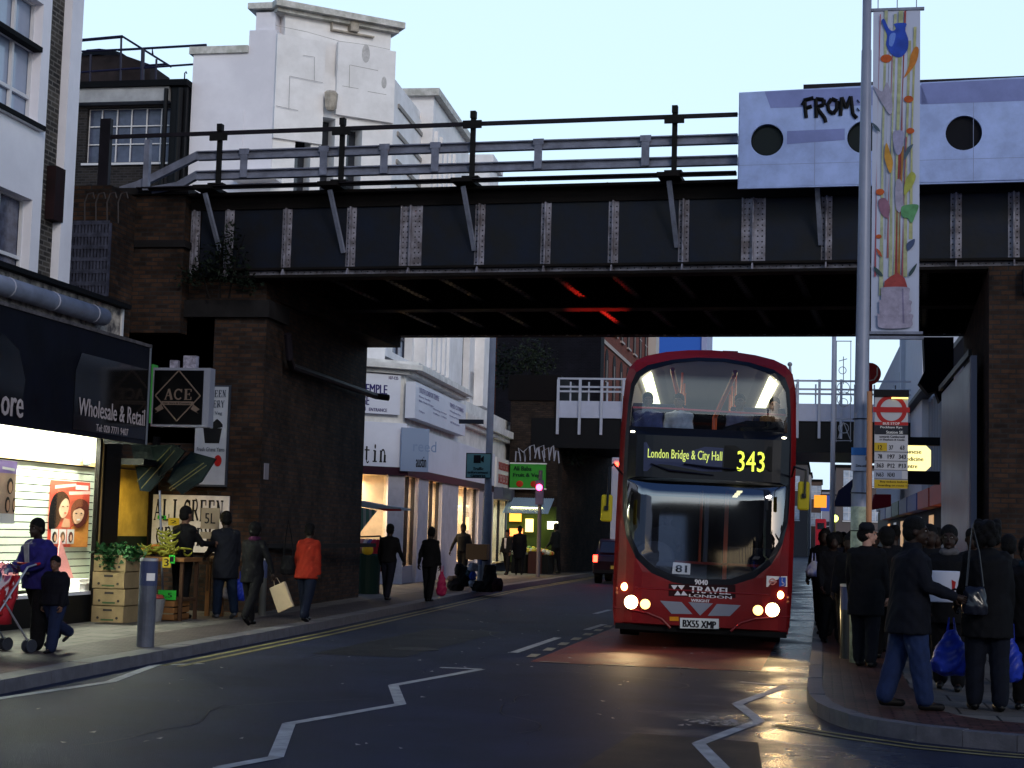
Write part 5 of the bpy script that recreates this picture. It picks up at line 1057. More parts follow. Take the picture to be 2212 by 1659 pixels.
g = MB(); a = bxz(1457, 1239); b = bxz(1496, 1216); g.poly([(a[0], yf_(*a) + .02, a[1]), (b[0], yf_(*b) + .02, a[1] + .0), (b[0], yf_(*b) + .02, b[1] - .01), (a[0] + .01, yf_(*a) + .02, b[1])]); cd = g.build('running_card', M('card_white', (.7, .7, .75), .6, emit=.12), bus, local=True)
btext('81', a[0] + .05, b[0] - .05, a[1] + .025, b[1] - .03, -.012, LB, 'lettering', cd, .006)
o = area((.55, 3.6, 2.3), .1, 3.5, 3, (1, .85, .5), (0, 0, 0), 'bus_lower_light'); o.parent = bus
for y in (2.6, 4, 5.4): g = MB(); g.box(.5, .58, y, y + .7, 2.32, 2.34); g.build('strip_light', M('lower_strip_light', (1, .9, .5), .5, emit=1.2), bus, local=True)
for k in range(3):
    for x in (-.7, .75): g = MB(); y = 3.6 + k * 1.2; g.box(x - .4, x + .4, y, y + .12, .8, 1.45); g.build('seat', ST, bus, bevel=.03, local=True)

# ================================================================ right side of the street
ra = thing('right_abutment', 'dark brick bridge abutment at the right edge of the picture', 'bridge pier', (3, 28, 0))
g = MB(); g.prism([(2.42, 25.3, 0), (9, 25.0, 0), (9, 34, 0), (2.75, 34, 0)], (0, 0, ZB - .06)); g.prism([(5.5, 24.7, ZB - .06), (9, 24.6, ZB - .06), (9, 25.1, ZB - .06), (5.5, 25.2, ZB - .06)], (0, 0, 2)); g.build('pier', SOOT, ra)
g = MB(); g.box(2.9, 9, 25.1, 25.25, ZB - .5, ZB - .12); g.build('pad_stone', CON, ra)
hb = thing('grey_hoarding', 'pale grey sheet hoarding with a white post along the pavement under the bridge', 'hoarding', (2.4, 30, 0))
HP = Plane((2.38, 36), .0, -1); s0, s1 = HP.at(2040, 1000)[0], HP.at(2108, 1000)[0]
HM = M('hoarding_grey', (.13, .13, .16), .35, n=.4, ns=1.5, spec=.5)
g = HP.mb(); zA_ = HP.at(2041, 850)[1]; zB_ = HP.at(2108, 775)[1]; g.prism([(s0, -.06, .12), (s1, -.06, .12), (s1, -.06, zB_), (s0, -.06, zA_)], (0, .05, 0)); g.build('sheet', HM, hb)
g = HP.mb(); g.box(s1, s1 + .28, -.1, -.01, .12, zB_ + .02); g.build('post', M('post_lavender', (.17, .18, .25), .5), hb)
g = HP.mb(); g.beam((s0, -.09, zA_ + .1), (s1, -.09, zB_ + .1), .06, .1); g.build('rail', BLK, hb)
a = PY(2045, 1150, 33.5)
g = MB(); q = [PX(*p, 2.3) for p in ((1985, 728), (2052, 725), (2052, 870), (2040, 845), (2000, 872))]
# white building beyond the bridge on the right
RWP = Plane((2.75, 100), .012, -1)
rw = thing('white_side_building', 'white panelled building rising beyond the bridge on the right side', 'building', (3, 55, 0))
ss = lambda px, py: RWP.at(px, py)
WLV = M('lavender_white', (.40, .43, .52), .7, n=.15, ns=2)
sa, sb_, sc, sd_ = ss(1912, 900)[0], ss(1945, 900)[0], ss(1962, 900)[0], ss(1998, 900)[0]; se = ss(2032, 900)[0]
zt = ss(1944, 728)[1]
g = RWP.mb(); g.box(sa - 12, sc, .1, 5, 3.4, ss(1930, 765)[1]); g.build('far_wall', WLV, rw)
g = RWP.mb(); g.box(sc, sd_, -.1, 5, 3.4, 13); g.box(sb_, sb_ + 1.2, -.05, .1, 3.4, ss(1930, 765)[1] + .1); g.build('pilaster', M('pale_lavender', (.46, .49, .58), .7, n=.1), rw)
g = RWP.mb(); g.box(sd_, 66, .25, 5, 3.4, 7.2); g.build('near_wall', WLV, rw)
g = RWP.mb()
for k in range(6): s = sd_ + .15 + (se - sd_) * k / 6.; g.box(s, s + .12, .1, .25, 3.4, ss(2015, 850)[1])
g.build('louvre', M('louvre_grey', (.25, .26, .3), .5), rw)
g = RWP.mb(); z6 = ss(1998, 860)[1]; g.box(sc - 1, 66, -.35, .1, z6 - .05, z6 + .08); g.build('canopy_edge', M('canopy_dark', (.03, .03, .045), .5), rw)
for k in range(2): g = RWP.mb(); s = sa - 6 + k * 9; g.box(s, s + 5, .05, .12, 5.2, 8.8); o = g.build('window', DGL, rw)
g = RWP.mb(); g.box(sb_ - 1.5, sb_ - .9, .02, .12, 4, 9); g.build('dark_strip', BLK, rw)
# dark broken canopy hanging at the bridge
cn = thing('dark_awning', 'dark ragged awning hanging over the pavement just past the bridge', 'awning', (2.4, 35, 5))
g = MB(); q = [PY(*p, 35.2) for p in ((1995, 728), (2060, 728), (2060, 870), (2045, 855), (2030, 868), (2022, 845), (2005, 850), (1985, 826), (1998, 800))]
g.prism(q, (0, .6, 0)); g.build('canvas', M('awning_black', (.01, .01, .02), .8, n=.4), cn)
sg = thing('shop_row', 'row of dim shops under the white building on the right pavement', 'shop', (3, 50, 0))
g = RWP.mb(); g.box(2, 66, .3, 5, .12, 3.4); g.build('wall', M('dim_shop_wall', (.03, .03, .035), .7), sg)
random.seed(8)
for k in range(9):
    s = 14 + k * 5.6; c = random.choice([(.3, .04, .03), (.04, .06, .25), (.3, .3, .32), (.05, .15, .08), (.35, .28, .08)])
    g = RWP.mb(); g.box(s, s + 5, -.1, .29, 2.8, 3.4); g.build('fascia', M('fascia_%d' % k, c, .5), sg)
    g = RWP.mb(); g.box(s + .4, s + 2.2, .26, .29, .7, 2.6); g.build('window', M('window_glow_%d' % (k % 3), (.8, .5, .25), .5, emit=(.55, .12, .25)[k % 3], ecol=((1, .45, .15), (.7, .8, 1), (1, .6, .3))[k % 3]), sg)
aw = thing('red_awning', 'small red awning seen past the lamp column on the right', 'awning', (1.9, 41, 2.6))
q = PY(1880, 1092, 41); q2 = PY(1925, 1068, 41); g = MB(); g.prism([(q.x, 41, q.z - .1), (q2.x, 41, q.z), (q2.x, 41, q2.z), (q.x + .1, 41, q2.z)], (0, 1.2, 0)); g.build('canvas', M('awning_red', (.2, .012, .02), .7), aw)
aw = thing('blue_awning', 'curved dark blue awning between the bus and the lamp column', 'awning', (.5, 52, 3))
q = PY(1800, 1092, 52); q2 = PY(1848, 1020, 52); g = MB(); g.prism([(q.x, 52, q.z), (q2.x + .2, 52, q.z), (q2.x + .2, 52, q2.z), (q.x + .55, 52, q2.z - .25), (q.x + .15, 52, q2.z - .6)], (0, 1.5, 0)); g.build('canvas', M('awning_navy', (.012, .018, .06), .7), aw)
# lit yellow medicine sign
ms = thing('medicine_sign', 'glowing yellow box sign for Chinese medicine behind the bus stop flag', 'sign', (2.6, 43, 3.6))
q = PY(1956, 1016, 43); q2 = PY(2011, 963, 43); g = MB(); c_ = .12
g.prism([(q.x, 43, q.z), (q2.x - c_, 43, q.z), (q2.x, 43, q.z + c_), (q2.x, 43, q2.z - c_), (q2.x - c_, 43, q2.z), (q.x, 43, q2.z)], (0, .15, 0)); g.build('lit_box', M('sign_glow', (1, .9, .4), .5, emit=1.0, ecol=(1, .84, .33)), ms)
g = MB(); w_ = q2.x - q.x; h_ = q2.z - q.z
for k, (s_, ww) in enumerate((('Chinese', .78), ('Medicine', .86), ('Centre', .62))): text(g, s_, (q.x - .1, 42.99, q.z + h_ * (.67 - .29 * k)), X3, Z3, w_ * ww, h_ * .17, .006)
g.build('lettering', M('sign_green_letters', (.08, .14, .05), .5), ms)
g = MB(); g.box(q.x - .2, 2.9, 42.98, 43.3, q2.z + .01, q2.z + .22); g.build('housing', BLK, ms); g = MB(); g.box(q.x - .2, 2.9, 43.0, 43.3, q.z - .35, q.z - .01); g.build('lower_housing', BLK, ms)

# ---- banner lamp column
LCX, LCY = .435, 20.8
lp = thing('lamp_column', 'tall grey tapering steel street lamp column at the bus stop', 'lamp post', (LCX, LCY, .12))
COLM = M('column_steel', (.24, .26, .34), .42, n=.15, ns=2, metal=.2)
g = MB(); g.tube([(LCX, LCY, .12), (LCX, LCY, 2.25), (LCX, LCY, 2.3), (LCX + .02, LCY, 5), (LCX + .035, LCY, 7.9), (LCX + .035, LCY, 7.91), (LCX + .04, LCY, 9.6)], [.115, .11, .094, .082, .064, .058, .055], 20); g.build('pole', COLM, lp, smooth=True)
g = MB(); g.cyl((LCX, LCY, .12), (LCX, LCY, 2.05), .118, .114, 20); g.build('base_sleeve', M('sleeve_shop_lit', (.52, .58, .42), .55, n=.55, ns=6), lp, smooth=True)  # shop light on the lower column is put into this greenish colour
g = MB()
for z in (2.5, 3.15, 2.22, 1.75): g.tube([(LCX + (.102 if z > 2.3 else .12) * math.cos(t * PI / 8), LCY + (.102 if z > 2.3 else .12) * math.sin(t * PI / 8), z) for t in range(17)], .006, 5)
g.build('strap', BLK, lp)
za, zb_ = PY(1858, 985, LCY).z, PY(1858, 968, LCY).z; zc_ = PY(1858, 1018, LCY).z
g = MB(); g.box(LCX - .115, LCX + .105, LCY - .13, LCY - .122, za + .005, zb_); np_ = g.build('notice_heading', M('notice_blue', (.03, .14, .4), .5), lp)
g = MB(); g.box(LCX - .115, LCX + .105, LCY - .13, LCY - .122, zc_, za); n2_ = g.build('notice_plate', M('notice_white', (.42, .45, .55), .5), lp)
g = MB(); text(g, 'Zone ends', (LCX - .06, LCY - .135, zc_ + .05), X3, Z3, .14, .03, .001); text(g, 'P', (LCX + .06, LCY - .135, zc_ + .13), X3, Z3, .03, .05, .001); g.build('lettering', LB, n2_)
g = MB(); g.tube([(LCX + .04, LCY, 9.6), (LCX + .3, LCY - .05, 9.9), (LCX + .9, LCY - .1, 10)], .04, 8); g.build('lamp_arm', COLM, lp); g = MB(); g.ell((LCX + 1.2, LCY - .1, 10.0), (.38, .14, .09)); g.build('lamp_head', COLM, lp, smooth=True)
# banner
bn_ = thing('street_banner', 'tall white banner printed with blue jug fruit and vegetable stems', 'banner', (LCX + .1, LCY, 4.3))
q0 = PY(1884, 716, LCY); q1 = PY(1992, 22, LCY); x0, x1, z0, z1 = LCX + .115, PY(1986, 400, LCY).x, q0.z, q1.z
BW = M('banner_cloth', (.40, .44, .58), .7, n=.06, ns=1)
g = MB()
n = 24
for k in range(n):
    zz0, zz1 = z0 + (z1 - z0) * k / n, z0 + (z1 - z0) * (k + 1) / n; f = lambda z: LCY - .02 + .012 * math.sin(z * 3.1)
    g.poly([(x0, f(zz0), zz0), (x1, f(zz0), zz0), (x1, f(zz1), zz1), (x0, f(zz1), zz1)]); 
o = g.build('cloth', BW, bn_); sm = o.modifiers.new('t', 'SOLIDIFY'); sm.thickness = .004; sm.offset = 1
g = MB(); g.box(LCX, x1 + .05, LCY - .03, LCY + .02, z1, z1 + .035); g.build('banner_arm', GY, bn_); g = MB(); g.box(LCX, x1 + .05, LCY - .03, LCY + .02, z0 - .035, z0); g.build('banner_arm', GY, bn_); g = MB(); g.box(LCX, x1 + .06, LCY - .04, LCY + .02, z0 - .10, z0 - .06)
g.build('banner_arm', GY, bn_); g = MB()
for k in range(3): g.cyl((x0 + .06 + k * .24, LCY, z1 + .03), (x0 + .06 + k * .24, LCY, z1 + .2), .006)
g.build('hanger_wires', GY, bn_)
bcnt = [0]
def bp(name, col, pts, sp=True):      # pts in banner units: x 0..1, y pixel rows (22..716)
    bcnt[0] += 1; dd = LCY - .036 - .0006 * bcnt[0]
    P = [(x0 + (x1 - x0) * x, z1 - (y - 22) / (716 - 22) * (z1 - z0)) for x, y in pts]
    if sp: P = spline(P, 4)
    g = MB(); fillmap(g, P, [], lambda x, z: (x, dd, z), 9); return g.build(name, M('print_%s' % name + '_%d' % int(sum(col) * 100), col, .7, n=.35, ns=9), bn_)
for xx, t_, a_, b_, c in ((.2, .07, 22, 640, (.38, .42, .28)), (.30, .03, 60, 520, (.30, .32, .42)), (.40, .06, 30, 600, (.40, .42, .26)), (.50, .10, 24, 620, (.36, .40, .24)), (.62, .04, 24, 420, (.28, .05, .05)), (.70, .07, 90, 600, (.38, .40, .24)), (.82, .06, 60, 520, (.40, .41, .22)), (.1, .02, 30, 600, (.36, .09, .12)), (.52, .05, 300, 630, (.30, .05, .04)), (.58, .05, 320, 640, (.32, .16, .05)), (.36, .02, 120, 560, (.35, .12, .12)), (.66, .03, 300, 640, (.30, .08, .12))):
    bp('stem', c, [(xx + .04, a_), (xx + .04 + t_, a_), (xx + t_ * .8 - .02, (a_ + b_) / 2), (xx + t_ - .02, b_), (xx - .04, b_), (xx, (a_ + b_) / 2)], False)
bp('jug', (.025, .07, .42), [(.45, 52), (.7, 52), (.68, 66), (.75, 90), (.72, 112), (.58, 126), (.4, 120), (.28, 98), (.3, 78), (.24, 62), (.18, 44), (.24, 42), (.33, 62), (.42, 68), (.48, 62)])
bp('jug_shine', (.12, .22, .62), [(.36, 76), (.48, 74), (.42, 100), (.34, 98)])
for x, y, r in ((.28, 128, .12), (.76, 218, .1), (.8, 287, .085), (.17, 418, .09), (.15, 514, .06)): bp('tomato', (.48, .1, .03), [(x + r * math.cos(t), y + r * 75 * math.sin(t)) for t in [k * PI / 5 for k in range(10)]])
bp('chilli', (.5, .19, .04), [(.9, 104), (.97, 112), (.9, 142), (.66, 172), (.76, 146), (.8, 122)]); bp('yellow_pepper', (.5, .26, .05), [(.3, 312), (.38, 334), (.44, 356), (.38, 378), (.27, 350), (.26, 330)])
bp('lime_leaf', (.34, .36, .08), [(.82, 376), (.92, 384), (.86, 404), (.68, 426), (.7, 396)]); bp('aubergine', (.26, .13, .2), [(.14, 436), (.28, 432), (.38, 450), (.34, 474), (.24, 470), (.16, 456)])
bp('hand_print', (.34, .33, .46), [(.02, 188), (.2, 200), (.3, 180), (.4, 210), (.42, 240), (.36, 250), (.2, 226), (.06, 200)]); bp('hand_print', (.28, .28, .44), [(.45, 288), (.66, 290), (.62, 330), (.52, 338), (.44, 312)]); bp('hand_print', (.33, .31, .42), [(.5, 396), (.62, 396), (.66, 430), (.6, 462), (.5, 450)])
bp('leaf', (.08, .13, .17), [(.72, 326), (.86, 316), (.8, 330), (.68, 350)]); bp('leaf', (.08, .13, .17), [(.0, 268), (.12, 278), (.16, 288), (.04, 280)]); bp('leaf', (.07, .12, .12), [(.05, 578), (.2, 590), (.24, 600), (.1, 592)]); bp('leaf', (.07, .12, .12), [(.8, 590), (.95, 572), (.9, 588), (.8, 600)]); bp('leaf', (.07, .1, .2), [(.74, 530), (.9, 520), (.88, 534), (.76, 545)])
bp('parsley', (.1, .28, .13), [(.62, 452), (.78, 446), (.98, 448), (.92, 468), (.84, 486), (.76, 476), (.64, 472)]); bp('chilli', (.46, .1, .05), [(.1, 540), (.18, 546), (.22, 558), (.14, 552)])
bp('roots', (.34, .06, .06), [(.28, 610), (.4, 600), (.55, 592), (.7, 604), (.76, 624), (.26, 624)], False)
for k, (y, wd) in enumerate(((628, .29), (655, .33), (684, .36))): bp('basket_roll', (.34, .31, .42), [(.5 - wd, y), (.5 - wd * .9, y - 5), (.5 + wd * .9, y - 5), (.5 + wd, y + 8), (.5 + wd * .85, y + 24), (.5 - wd * .8, y + 26), (.5 - wd, y + 10)])
bp('basket_line', (.2, .18, .3), [(.64, 626), (.67, 626), (.7, 700), (.66, 700)], False)

# ---- bus stop flag
bs = thing('bus_stop_flag', 'bus stop flag with red roundel and route tiles on a pale post', 'bus stop', (.6, 20.4, .12))
BY = 20.4; q = lambda px, py: PY(px, py, BY)
fx0, fx1 = q(1889, 950).x, q(1961, 950).x; fz = lambda py: q(1925, py).z
g = MB(); g.tube([(fx0 - .06, BY, .12), (fx0 - .06, BY, fz(846))], .035, 12); g.build('post', M('stop_post_lit_orange', (.42, .19, .09), .5), bs, smooth=True)  # cream post; the orange light on it is put into its colour
g = MB(); g.box(fx0, fx1, BY - .03, BY + .03, fz(1056), fz(858)); g.build('flag_body', M('flag_white', (.42, .41, .44), .5), bs)
g = MB(); g.box(fx0 - .01, fx1 + .01, BY - .06, BY + .06, fz(857), fz(843)); g.build('cap', BLK, bs); g = MB(); g.box((fx0 + fx1) / 2, fx1, BY - .055, BY - .032, fz(862), fz(859)); g.build('lamp_strip', M('stop_lamp', (1, .9, .3), .5, emit=1, ecol=(1, .85, .2)), bs)
RR = M('roundel_red', (.36, .02, .02), .5); g = MB(); cx, cz = (fx0 + fx1) / 2, fz(886); rr_ = .135; nn = 36
for k in range(nn):
    a, b = 2 * PI * k / nn, 2 * PI * (k + 1) / nn; g.poly([(cx + r_ * math.cos(t), BY - .033, cz + r_ * math.sin(t)) for r_, t in ((rr_, a), (rr_ + .05, a), (rr_ + .05, b), (rr_, b))])
g.box(cx - .24 + .02, cx + .24 - .02, BY - .037, BY - .034, cz - .03, cz + .035); g.build('roundel', RR, bs)
g = MB(); g.box(fx0, fx1, BY - .034, BY - .031, fz(919), fz(912)); g.build('red_strip', RR, bs)
g = MB(); text(g, 'BUS STOP', (cx - .1, BY - .036, fz(918) ), X3, Z3, .2, .03, .001); g.build('strip_lettering', PWh, bs)
g = MB(); g.box(fx0, fx1, BY - .034, BY - .031, fz(939), fz(919) - .002); g.build('name_panel', M('stop_dark', (.045, .045, .055), .5), bs)
g = MB(); text(g, 'Peckham Rye', (cx - .13, BY - .036, fz(927)), X3, Z3, .26, .035, .001); text(g, 'Station SE', (cx - .06, BY - .036, fz(937)), X3, Z3, .2, .035, .001); g.build('name_lettering', PWh, bs)
g = MB(); g.box(fx0, fx0 + .15, BY - .034, BY - .031, fz(975), fz(957)); g.build('yellow_tile', M('tile_yellow', (.45, .30, .02), .5), bs)
g = MB(); g.box(fx0, fx0 + .33, BY - .034, BY - .031, fz(1034), fz(1016)); g.build('night_tile', M('tile_grey', (.28, .3, .38), .5), bs)
g = MB(); g.box(fx0, fx1, BY - .034, BY - .031, fz(1055), fz(1037)); g.build('yellow_panel', MATS['tile_yellow'], bs)
g = MB(); text(g, 'towards Camberwell', (cx - .14, BY - .036, fz(946)), X3, Z3, .3, .028, .001); text(g, 'or Elephant & Castle', (cx - .14, BY - .036, fz(953)), X3, Z3, .3, .028, .001)
wd = (fx1 - fx0) / 3
for r_, row in enumerate((('12', '37', '63'), ('78', '197', '343'), ('363', 'P12', 'P13'), ('N63', 'N343'))):
    for c_, s_ in enumerate(row): text(g, s_, (fx0 + wd * c_ + wd * (.2 if len(s_) > 2 else .32), BY - .036, fz(971.5 + r_ * 19.6)), X3, Z3, wd * (.62 if len(s_) > 2 else .36), .052, .0015)
for r_ in range(4): g.box(fx0, fx1, BY - .034, BY - .032, fz(977 + r_ * 19.6), fz(976 + r_ * 19.6))
text(g, 'Buy tickets before', (fx0 + .07, BY - .036, fz(1044)), X3, Z3, .32, .03, .001); text(g, 'boarding on route 12', (fx0 + .05, BY - .036, fz(1052)), X3, Z3, .36, .03, .001)
g.build('route_lettering', LB, bs)
rd = thing('round_stop_sign', 'red disc sign with a white letter U half hidden by the lamp column', 'sign', (.9, 30, 4.5))
a = PY(1879, 807, 30); g = MB(); g.cyl((a.x, 30, a.z), (a.x, 30.06, a.z), .2, n=28); g.build('disc', RR, rd)
g = MB(); g.tube([(a.x + .13, 29.99, a.z + .11), (a.x + .13, 29.99, a.z - .03), (a.x + .08, 29.99, a.z - .11), (a.x, 29.99, a.z - .13), (a.x - .08, 29.99, a.z - .1), (a.x - .12, 29.99, a.z - .03), (a.x - .12, 29.99, a.z + .11)], .013, 6); g.build('lettering', PWh, rd)
g = MB(); g.cyl((a.x, 30.03, .12), (a.x, 30.03, a.z - .19), .05); g.build('post', RR, rd)
# bollards
def bollard(x, y, label, mat, h=1.0, r=.105, sticker=True):
    t = thing('bollard', label, 'bollard', (x, y, .12)); g = MB(); g.tube([(x, y, .12), (x, y, .12 + h - .02), (x, y, .12 + h)], [r, r, r * .86], 20); g.build('post', mat, t, smooth=False)
    g = MB(); g.tube([(x, y, .12 + h - .33), (x, y, .12 + h - .04)], r + .003, 20); g.build('dark_band', M('bollard_band', (.06, .075, .15), .45), t)
    g = MB(); g.tube([(x, y, .12 + h - .035), (x, y, .12 + h - .005)], r + .005, 20); g.build('top_ring', M('ring_bright', (.45, .45, .45), .3, metal=.5), t)
    if sticker:
        g = MB(); rr2 = r + .006
        for q in range(5):
            a0, a1 = R(-78 + q * 11), R(-78 + (q + 1) * 11); g.poly([(x + rr2 * math.cos(a0), y + rr2 * math.sin(a0), .12 + h - .27), (x + rr2 * math.cos(a1), y + rr2 * math.sin(a1), .12 + h - .27), (x + rr2 * math.cos(a1), y + rr2 * math.sin(a1), .12 + h - .18), (x + rr2 * math.cos(a0), y + rr2 * math.sin(a0), .12 + h - .18)])
        g.build('sticker', PWh, t)
    return t
BM1 = M('bollard_steel', (.14, .15, .185), .45, n=.35, ns=3, metal=.25)
bollard(-8.0, 18.5, 'tall grey steel bollard with dark band and sticker at the left kerb', BM1, 1.06)
bollard(-8.65, 41.0, 'grey bollard standing in front of the street vendor heap', BM1, .98, .1, False)
bollard(.30, 21.45, 'dark bollard at the right kerb beside the man in the cap', M('bollard_dark', (.02, .022, .02), .35, spec=.6), .95, .09, False)
bollard(-9.2, 26.0, 'slim pale topped bollard against the abutment behind the walking woman', M('bollard_cream', (.12, .12, .1), .4), .95, .06, False)
# camera pole
cp = thing('camera_pole', 'tall grey pole carrying a pale green traffic enforcement cameras sign', 'pole', (-8.53, 41, .12))
q = lambda px, py: PY(px, py, 41.)
a = q(1050, 1200); g = MB(); g.tube([(a.x, 41, .12), (a.x, 41, 2.6), (a.x, 41, 2.65), (a.x + .02, 41, 9.2)], [.13, .12, .095, .075], 14); g.build('pole', M('pole_grey', (.17, .185, .235), .5, n=.2), cp, smooth=True)
b0_, b1_ = q(1009, 1033), q(1065, 980); g = MB(); g.box(b0_.x, b1_.x, 40.82, 40.86, b0_.z, b1_.z); sp_ = g.build('sign_plate', M('sign_teal', (.11, .24, .26), .5), cp)
w_, h_ = b1_.x - b0_.x, b1_.z - b0_.z
g = MB(); text(g, 'Traffic', (b0_.x + w_ * .28, 40.81, b0_.z + h_ * .32), X3, Z3, w_ * .42, h_ * .12, .004); text(g, 'enforcement', (b0_.x + w_ * .08, 40.81, b0_.z + h_ * .18), X3, Z3, w_ * .8, h_ * .11, .004); text(g, 'cameras', (b0_.x + w_ * .2, 40.81, b0_.z + h_ * .04), X3, Z3, w_ * .58, h_ * .1, .004)
g.box(b0_.x + w_ * .3, b0_.x + w_ * .58, 40.81, 40.818, b0_.z + h_ * .6, b0_.z + h_ * .92); g.prism([(b0_.x + w_ * .59, 40.81, b0_.z + h_ * .7), (b0_.x + w_ * .7, 40.81, b0_.z + h_ * .62), (b0_.x + w_ * .7, 40.81, b0_.z + h_ * .9), (b0_.x + w_ * .59, 40.81, b0_.z + h_ * .8)], (0, .008, 0)); g.build('lettering', LB, sp_)
for a_, b_, c_, d_ in ((b0_.x, b1_.x, b0_.z, b0_.z + .02), (b0_.x, b1_.x, b1_.z - .02, b1_.z), (b0_.x, b0_.x + .02, b0_.z, b1_.z), (b1_.x - .02, b1_.x, b0_.z, b1_.z)): g = MB(); g.box(a_, b_, 40.812, 40.82, c_, d_); g.build('border', LB, sp_)
g = MB(); a = q(993, 912); b = q(1045, 912); g.box(a.x, b.x, 40.9, 41, b.z - .05, b.z + .06); g.build('side_bracket', M('bracket_dark', (.04, .045, .06), .5), cp)
# traffic light (small) and second slim column
tl = thing('traffic_light', 'small signal on a slim post with its red lamp lit beside the greengrocer', 'traffic light', (-9.85, 56, .12))
a = PY(1162, 1245, 56.); zl = PY(1161, 1053, 56.).z; g = MB(); g.cyl((a.x, 56, .12), (a.x, 56, zl + .6), .07); g.build('post', M('post_brown_grey', (.12, .10, .11), .6), tl)
g = MB(); g.box(a.x - .13, a.x + .13, 55.8, 56, zl - .6, zl + .25); g.build('signal_head', M('signal_violet_grey', (.10, .09, .15), .5), tl); g = MB(); g.ell((a.x, 55.79, zl), (.11, .05, .11)); g.build('red_lamp', M('red_lamp_lit', (1, .05, .15), .4, emit=14, ecol=(1, .03, .12)), tl)
lc2 = thing('slim_lamp_column', 'slim pale lamp column with wire decoration beyond the bus', 'lamp post', (.25, 46, .12))
q = lambda px, py: PY(px, py, 46.); a = q(1797, 1100); g = MB(); g.tube([(a.x, 46, .12), (a.x + .02, 46, 9)], [.075, .055], 12); g.tube([(a.x + .02, 46, 9), (a.x + .5, 46, 9.5), (a.x + 1.2, 46, 9.6)], .04, 8); g.build('pole', M('column_pale', (.28, .31, .4), .5), lc2, smooth=True)
g = MB()
for (px, py0, py1) in ((1807, 738, 955), (1838, 738, 955)): g.tube([q(px, py0), q(px - 1, py1)], .012, 5)
for py in (737, 905, 952): g.tube([q(1800, py), q(1840, py)], .014, 5)
for px, py, r in ((1822, 838, .17), (1822, 925, .14), (1820, 800, .1), (1822, 870, .12), (1824, 862, .2)): c = q(px, py); g.tube([(c.x + r * math.cos(t * PI / 8), 46, c.z + r * math.sin(t * PI / 8)) for t in range(17)], .011, 5)
for L in (((1822, 912), (1810, 948)), ((1822, 912), (1836, 948)), ((1813, 935), (1832, 935)), ((1822, 770), (1822, 830)), ((1812, 780), (1830, 775))): g.tube([q(*p) for p in L], .012, 5)
g.build('wire_decoration', M('wire_grey', (.2, .22, .27), .5), lc2)

# ================================================================ second bridge and what stands beyond it
Y2 = 61.85; q = lambda px, py: PY(px, py, Y2)
b2 = thing('far_bridge', 'pale grey steel footbridge like railway bridge crossing behind the bus', 'bridge', (-5, Y2, 5))
xl, xr_ = q(1203, 880).x, 6.; z1_, z0_ = q(1500, 869).z, q(1500, 906).z; zu = q(1500, 972).z
LG = M('light_grey_paint', (.40, .44, .58), .6, n=.15, ns=1)
g = MB(); g.box(xl, xr_, Y2, Y2 + .3, z0_, z1_); g.build('parapet_girder', LG, b2)
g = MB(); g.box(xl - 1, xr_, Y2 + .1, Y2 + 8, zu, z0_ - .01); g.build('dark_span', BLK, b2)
g = MB()
for py in (820, 838, 848): g.beam((xl, Y2 + .05, q(1500, py).z + 0), (xr_, Y2 + .05, q(1500, py).z), .06, .07)
g.build('rail', M('rail_pale', (.34, .37, .46), .5), b2)
k = 0; px = 1206
while px < 1850:
    p = q(px, 860); g = MB(); g.box(p.x - .05, p.x + .05, Y2 - .08, Y2 + .02, z0_ - (.65 if k % 1 == 0 else 0), q(px, 820).z); g.build('stanchion', MATS['rail_pale'], b2); px += 47; k += 1
g = MB()
for k in range(26): x = xl + .5 + k * .72; g.box(x - .03, x + .03, Y2 + .1, Y2 + .14, z1_, z1_ + .75)
g.build('pale_bars', MATS['rail_pale'], b2)
fa = thing('far_abutment', 'brown brick abutment with white graffiti carrying the far bridge', 'bridge pier', (-12, 63, 0))
q = lambda px, py: PY(px, py, 62.); BRB = brick('brown_brick', (.10, .065, .045), (.06, .042, .032), (.06, .05, .04), dirt=.6)
xa, xb = q(1103, 900).x, q(1208, 900).x; zt_ = q(1150, 812).z
g = MB(); g.box(xa, xb, 62, 70, 0, zt_); g.build('brickwork', BRB, fa)
g = MB(); g.box(xa - .1, xb + .05, 61.9, 70, q(1150, 865).z, zt_ + .02); g.build('dark_cap', M('brick_soot_plain', (.018, .013, .013), .9, n=.4), fa)
g = MB(); g.prism([(xb, 63, 0), (xb + 1.2, 72, 0), (xb - .5, 74, 0), (xb - .5, 63, 0)], (0, 0, 5)); g.build('side_wall', SOOT, fa)
g = MB(); random.seed(3)
for k in range(9):
    x = xa + .25 + k * .19; z = q(1150, 975).z + random.uniform(-.1, .25); g.tube([(x, 61.96, z - .4), (x + random.uniform(-.1, .1), 61.96, z), (x + .15, 61.96, z + random.uniform(-.2, .2)), (x + .2, 61.96, z - random.uniform(.2, .5))], .028, 5)
g.build('graffiti', M('graffiti_white', (.3, .31, .38), .6), fa)
gs = thing('green_shop_sign', 'bright green fruit shop sign board with two red dots', 'sign', (-12, 61.8, 4))
a, b = q(1104, 1054), q(1182, 1004); g = MB(); g.box(a.x, b.x, 61.7, 61.8, a.z, b.z); g.build('board', M('sign_green', (.035, .25, .03), .5), gs)
g = MB(); w_, h_ = b.x - a.x, b.z - a.z
text(g, 'Ali Baba', (a.x + w_ * .1, 61.68, a.z + h_ * .72), X3, Z3, w_ * .5, h_ * .18, .01); text(g, 'Fruit & Veg', (a.x + w_ * .1, 61.68, a.z + h_ * .42), X3, Z3, w_ * .75, h_ * .2, .01); g.build('lettering', M('dark_green_letters', (.01, .06, .02), .5), gs)
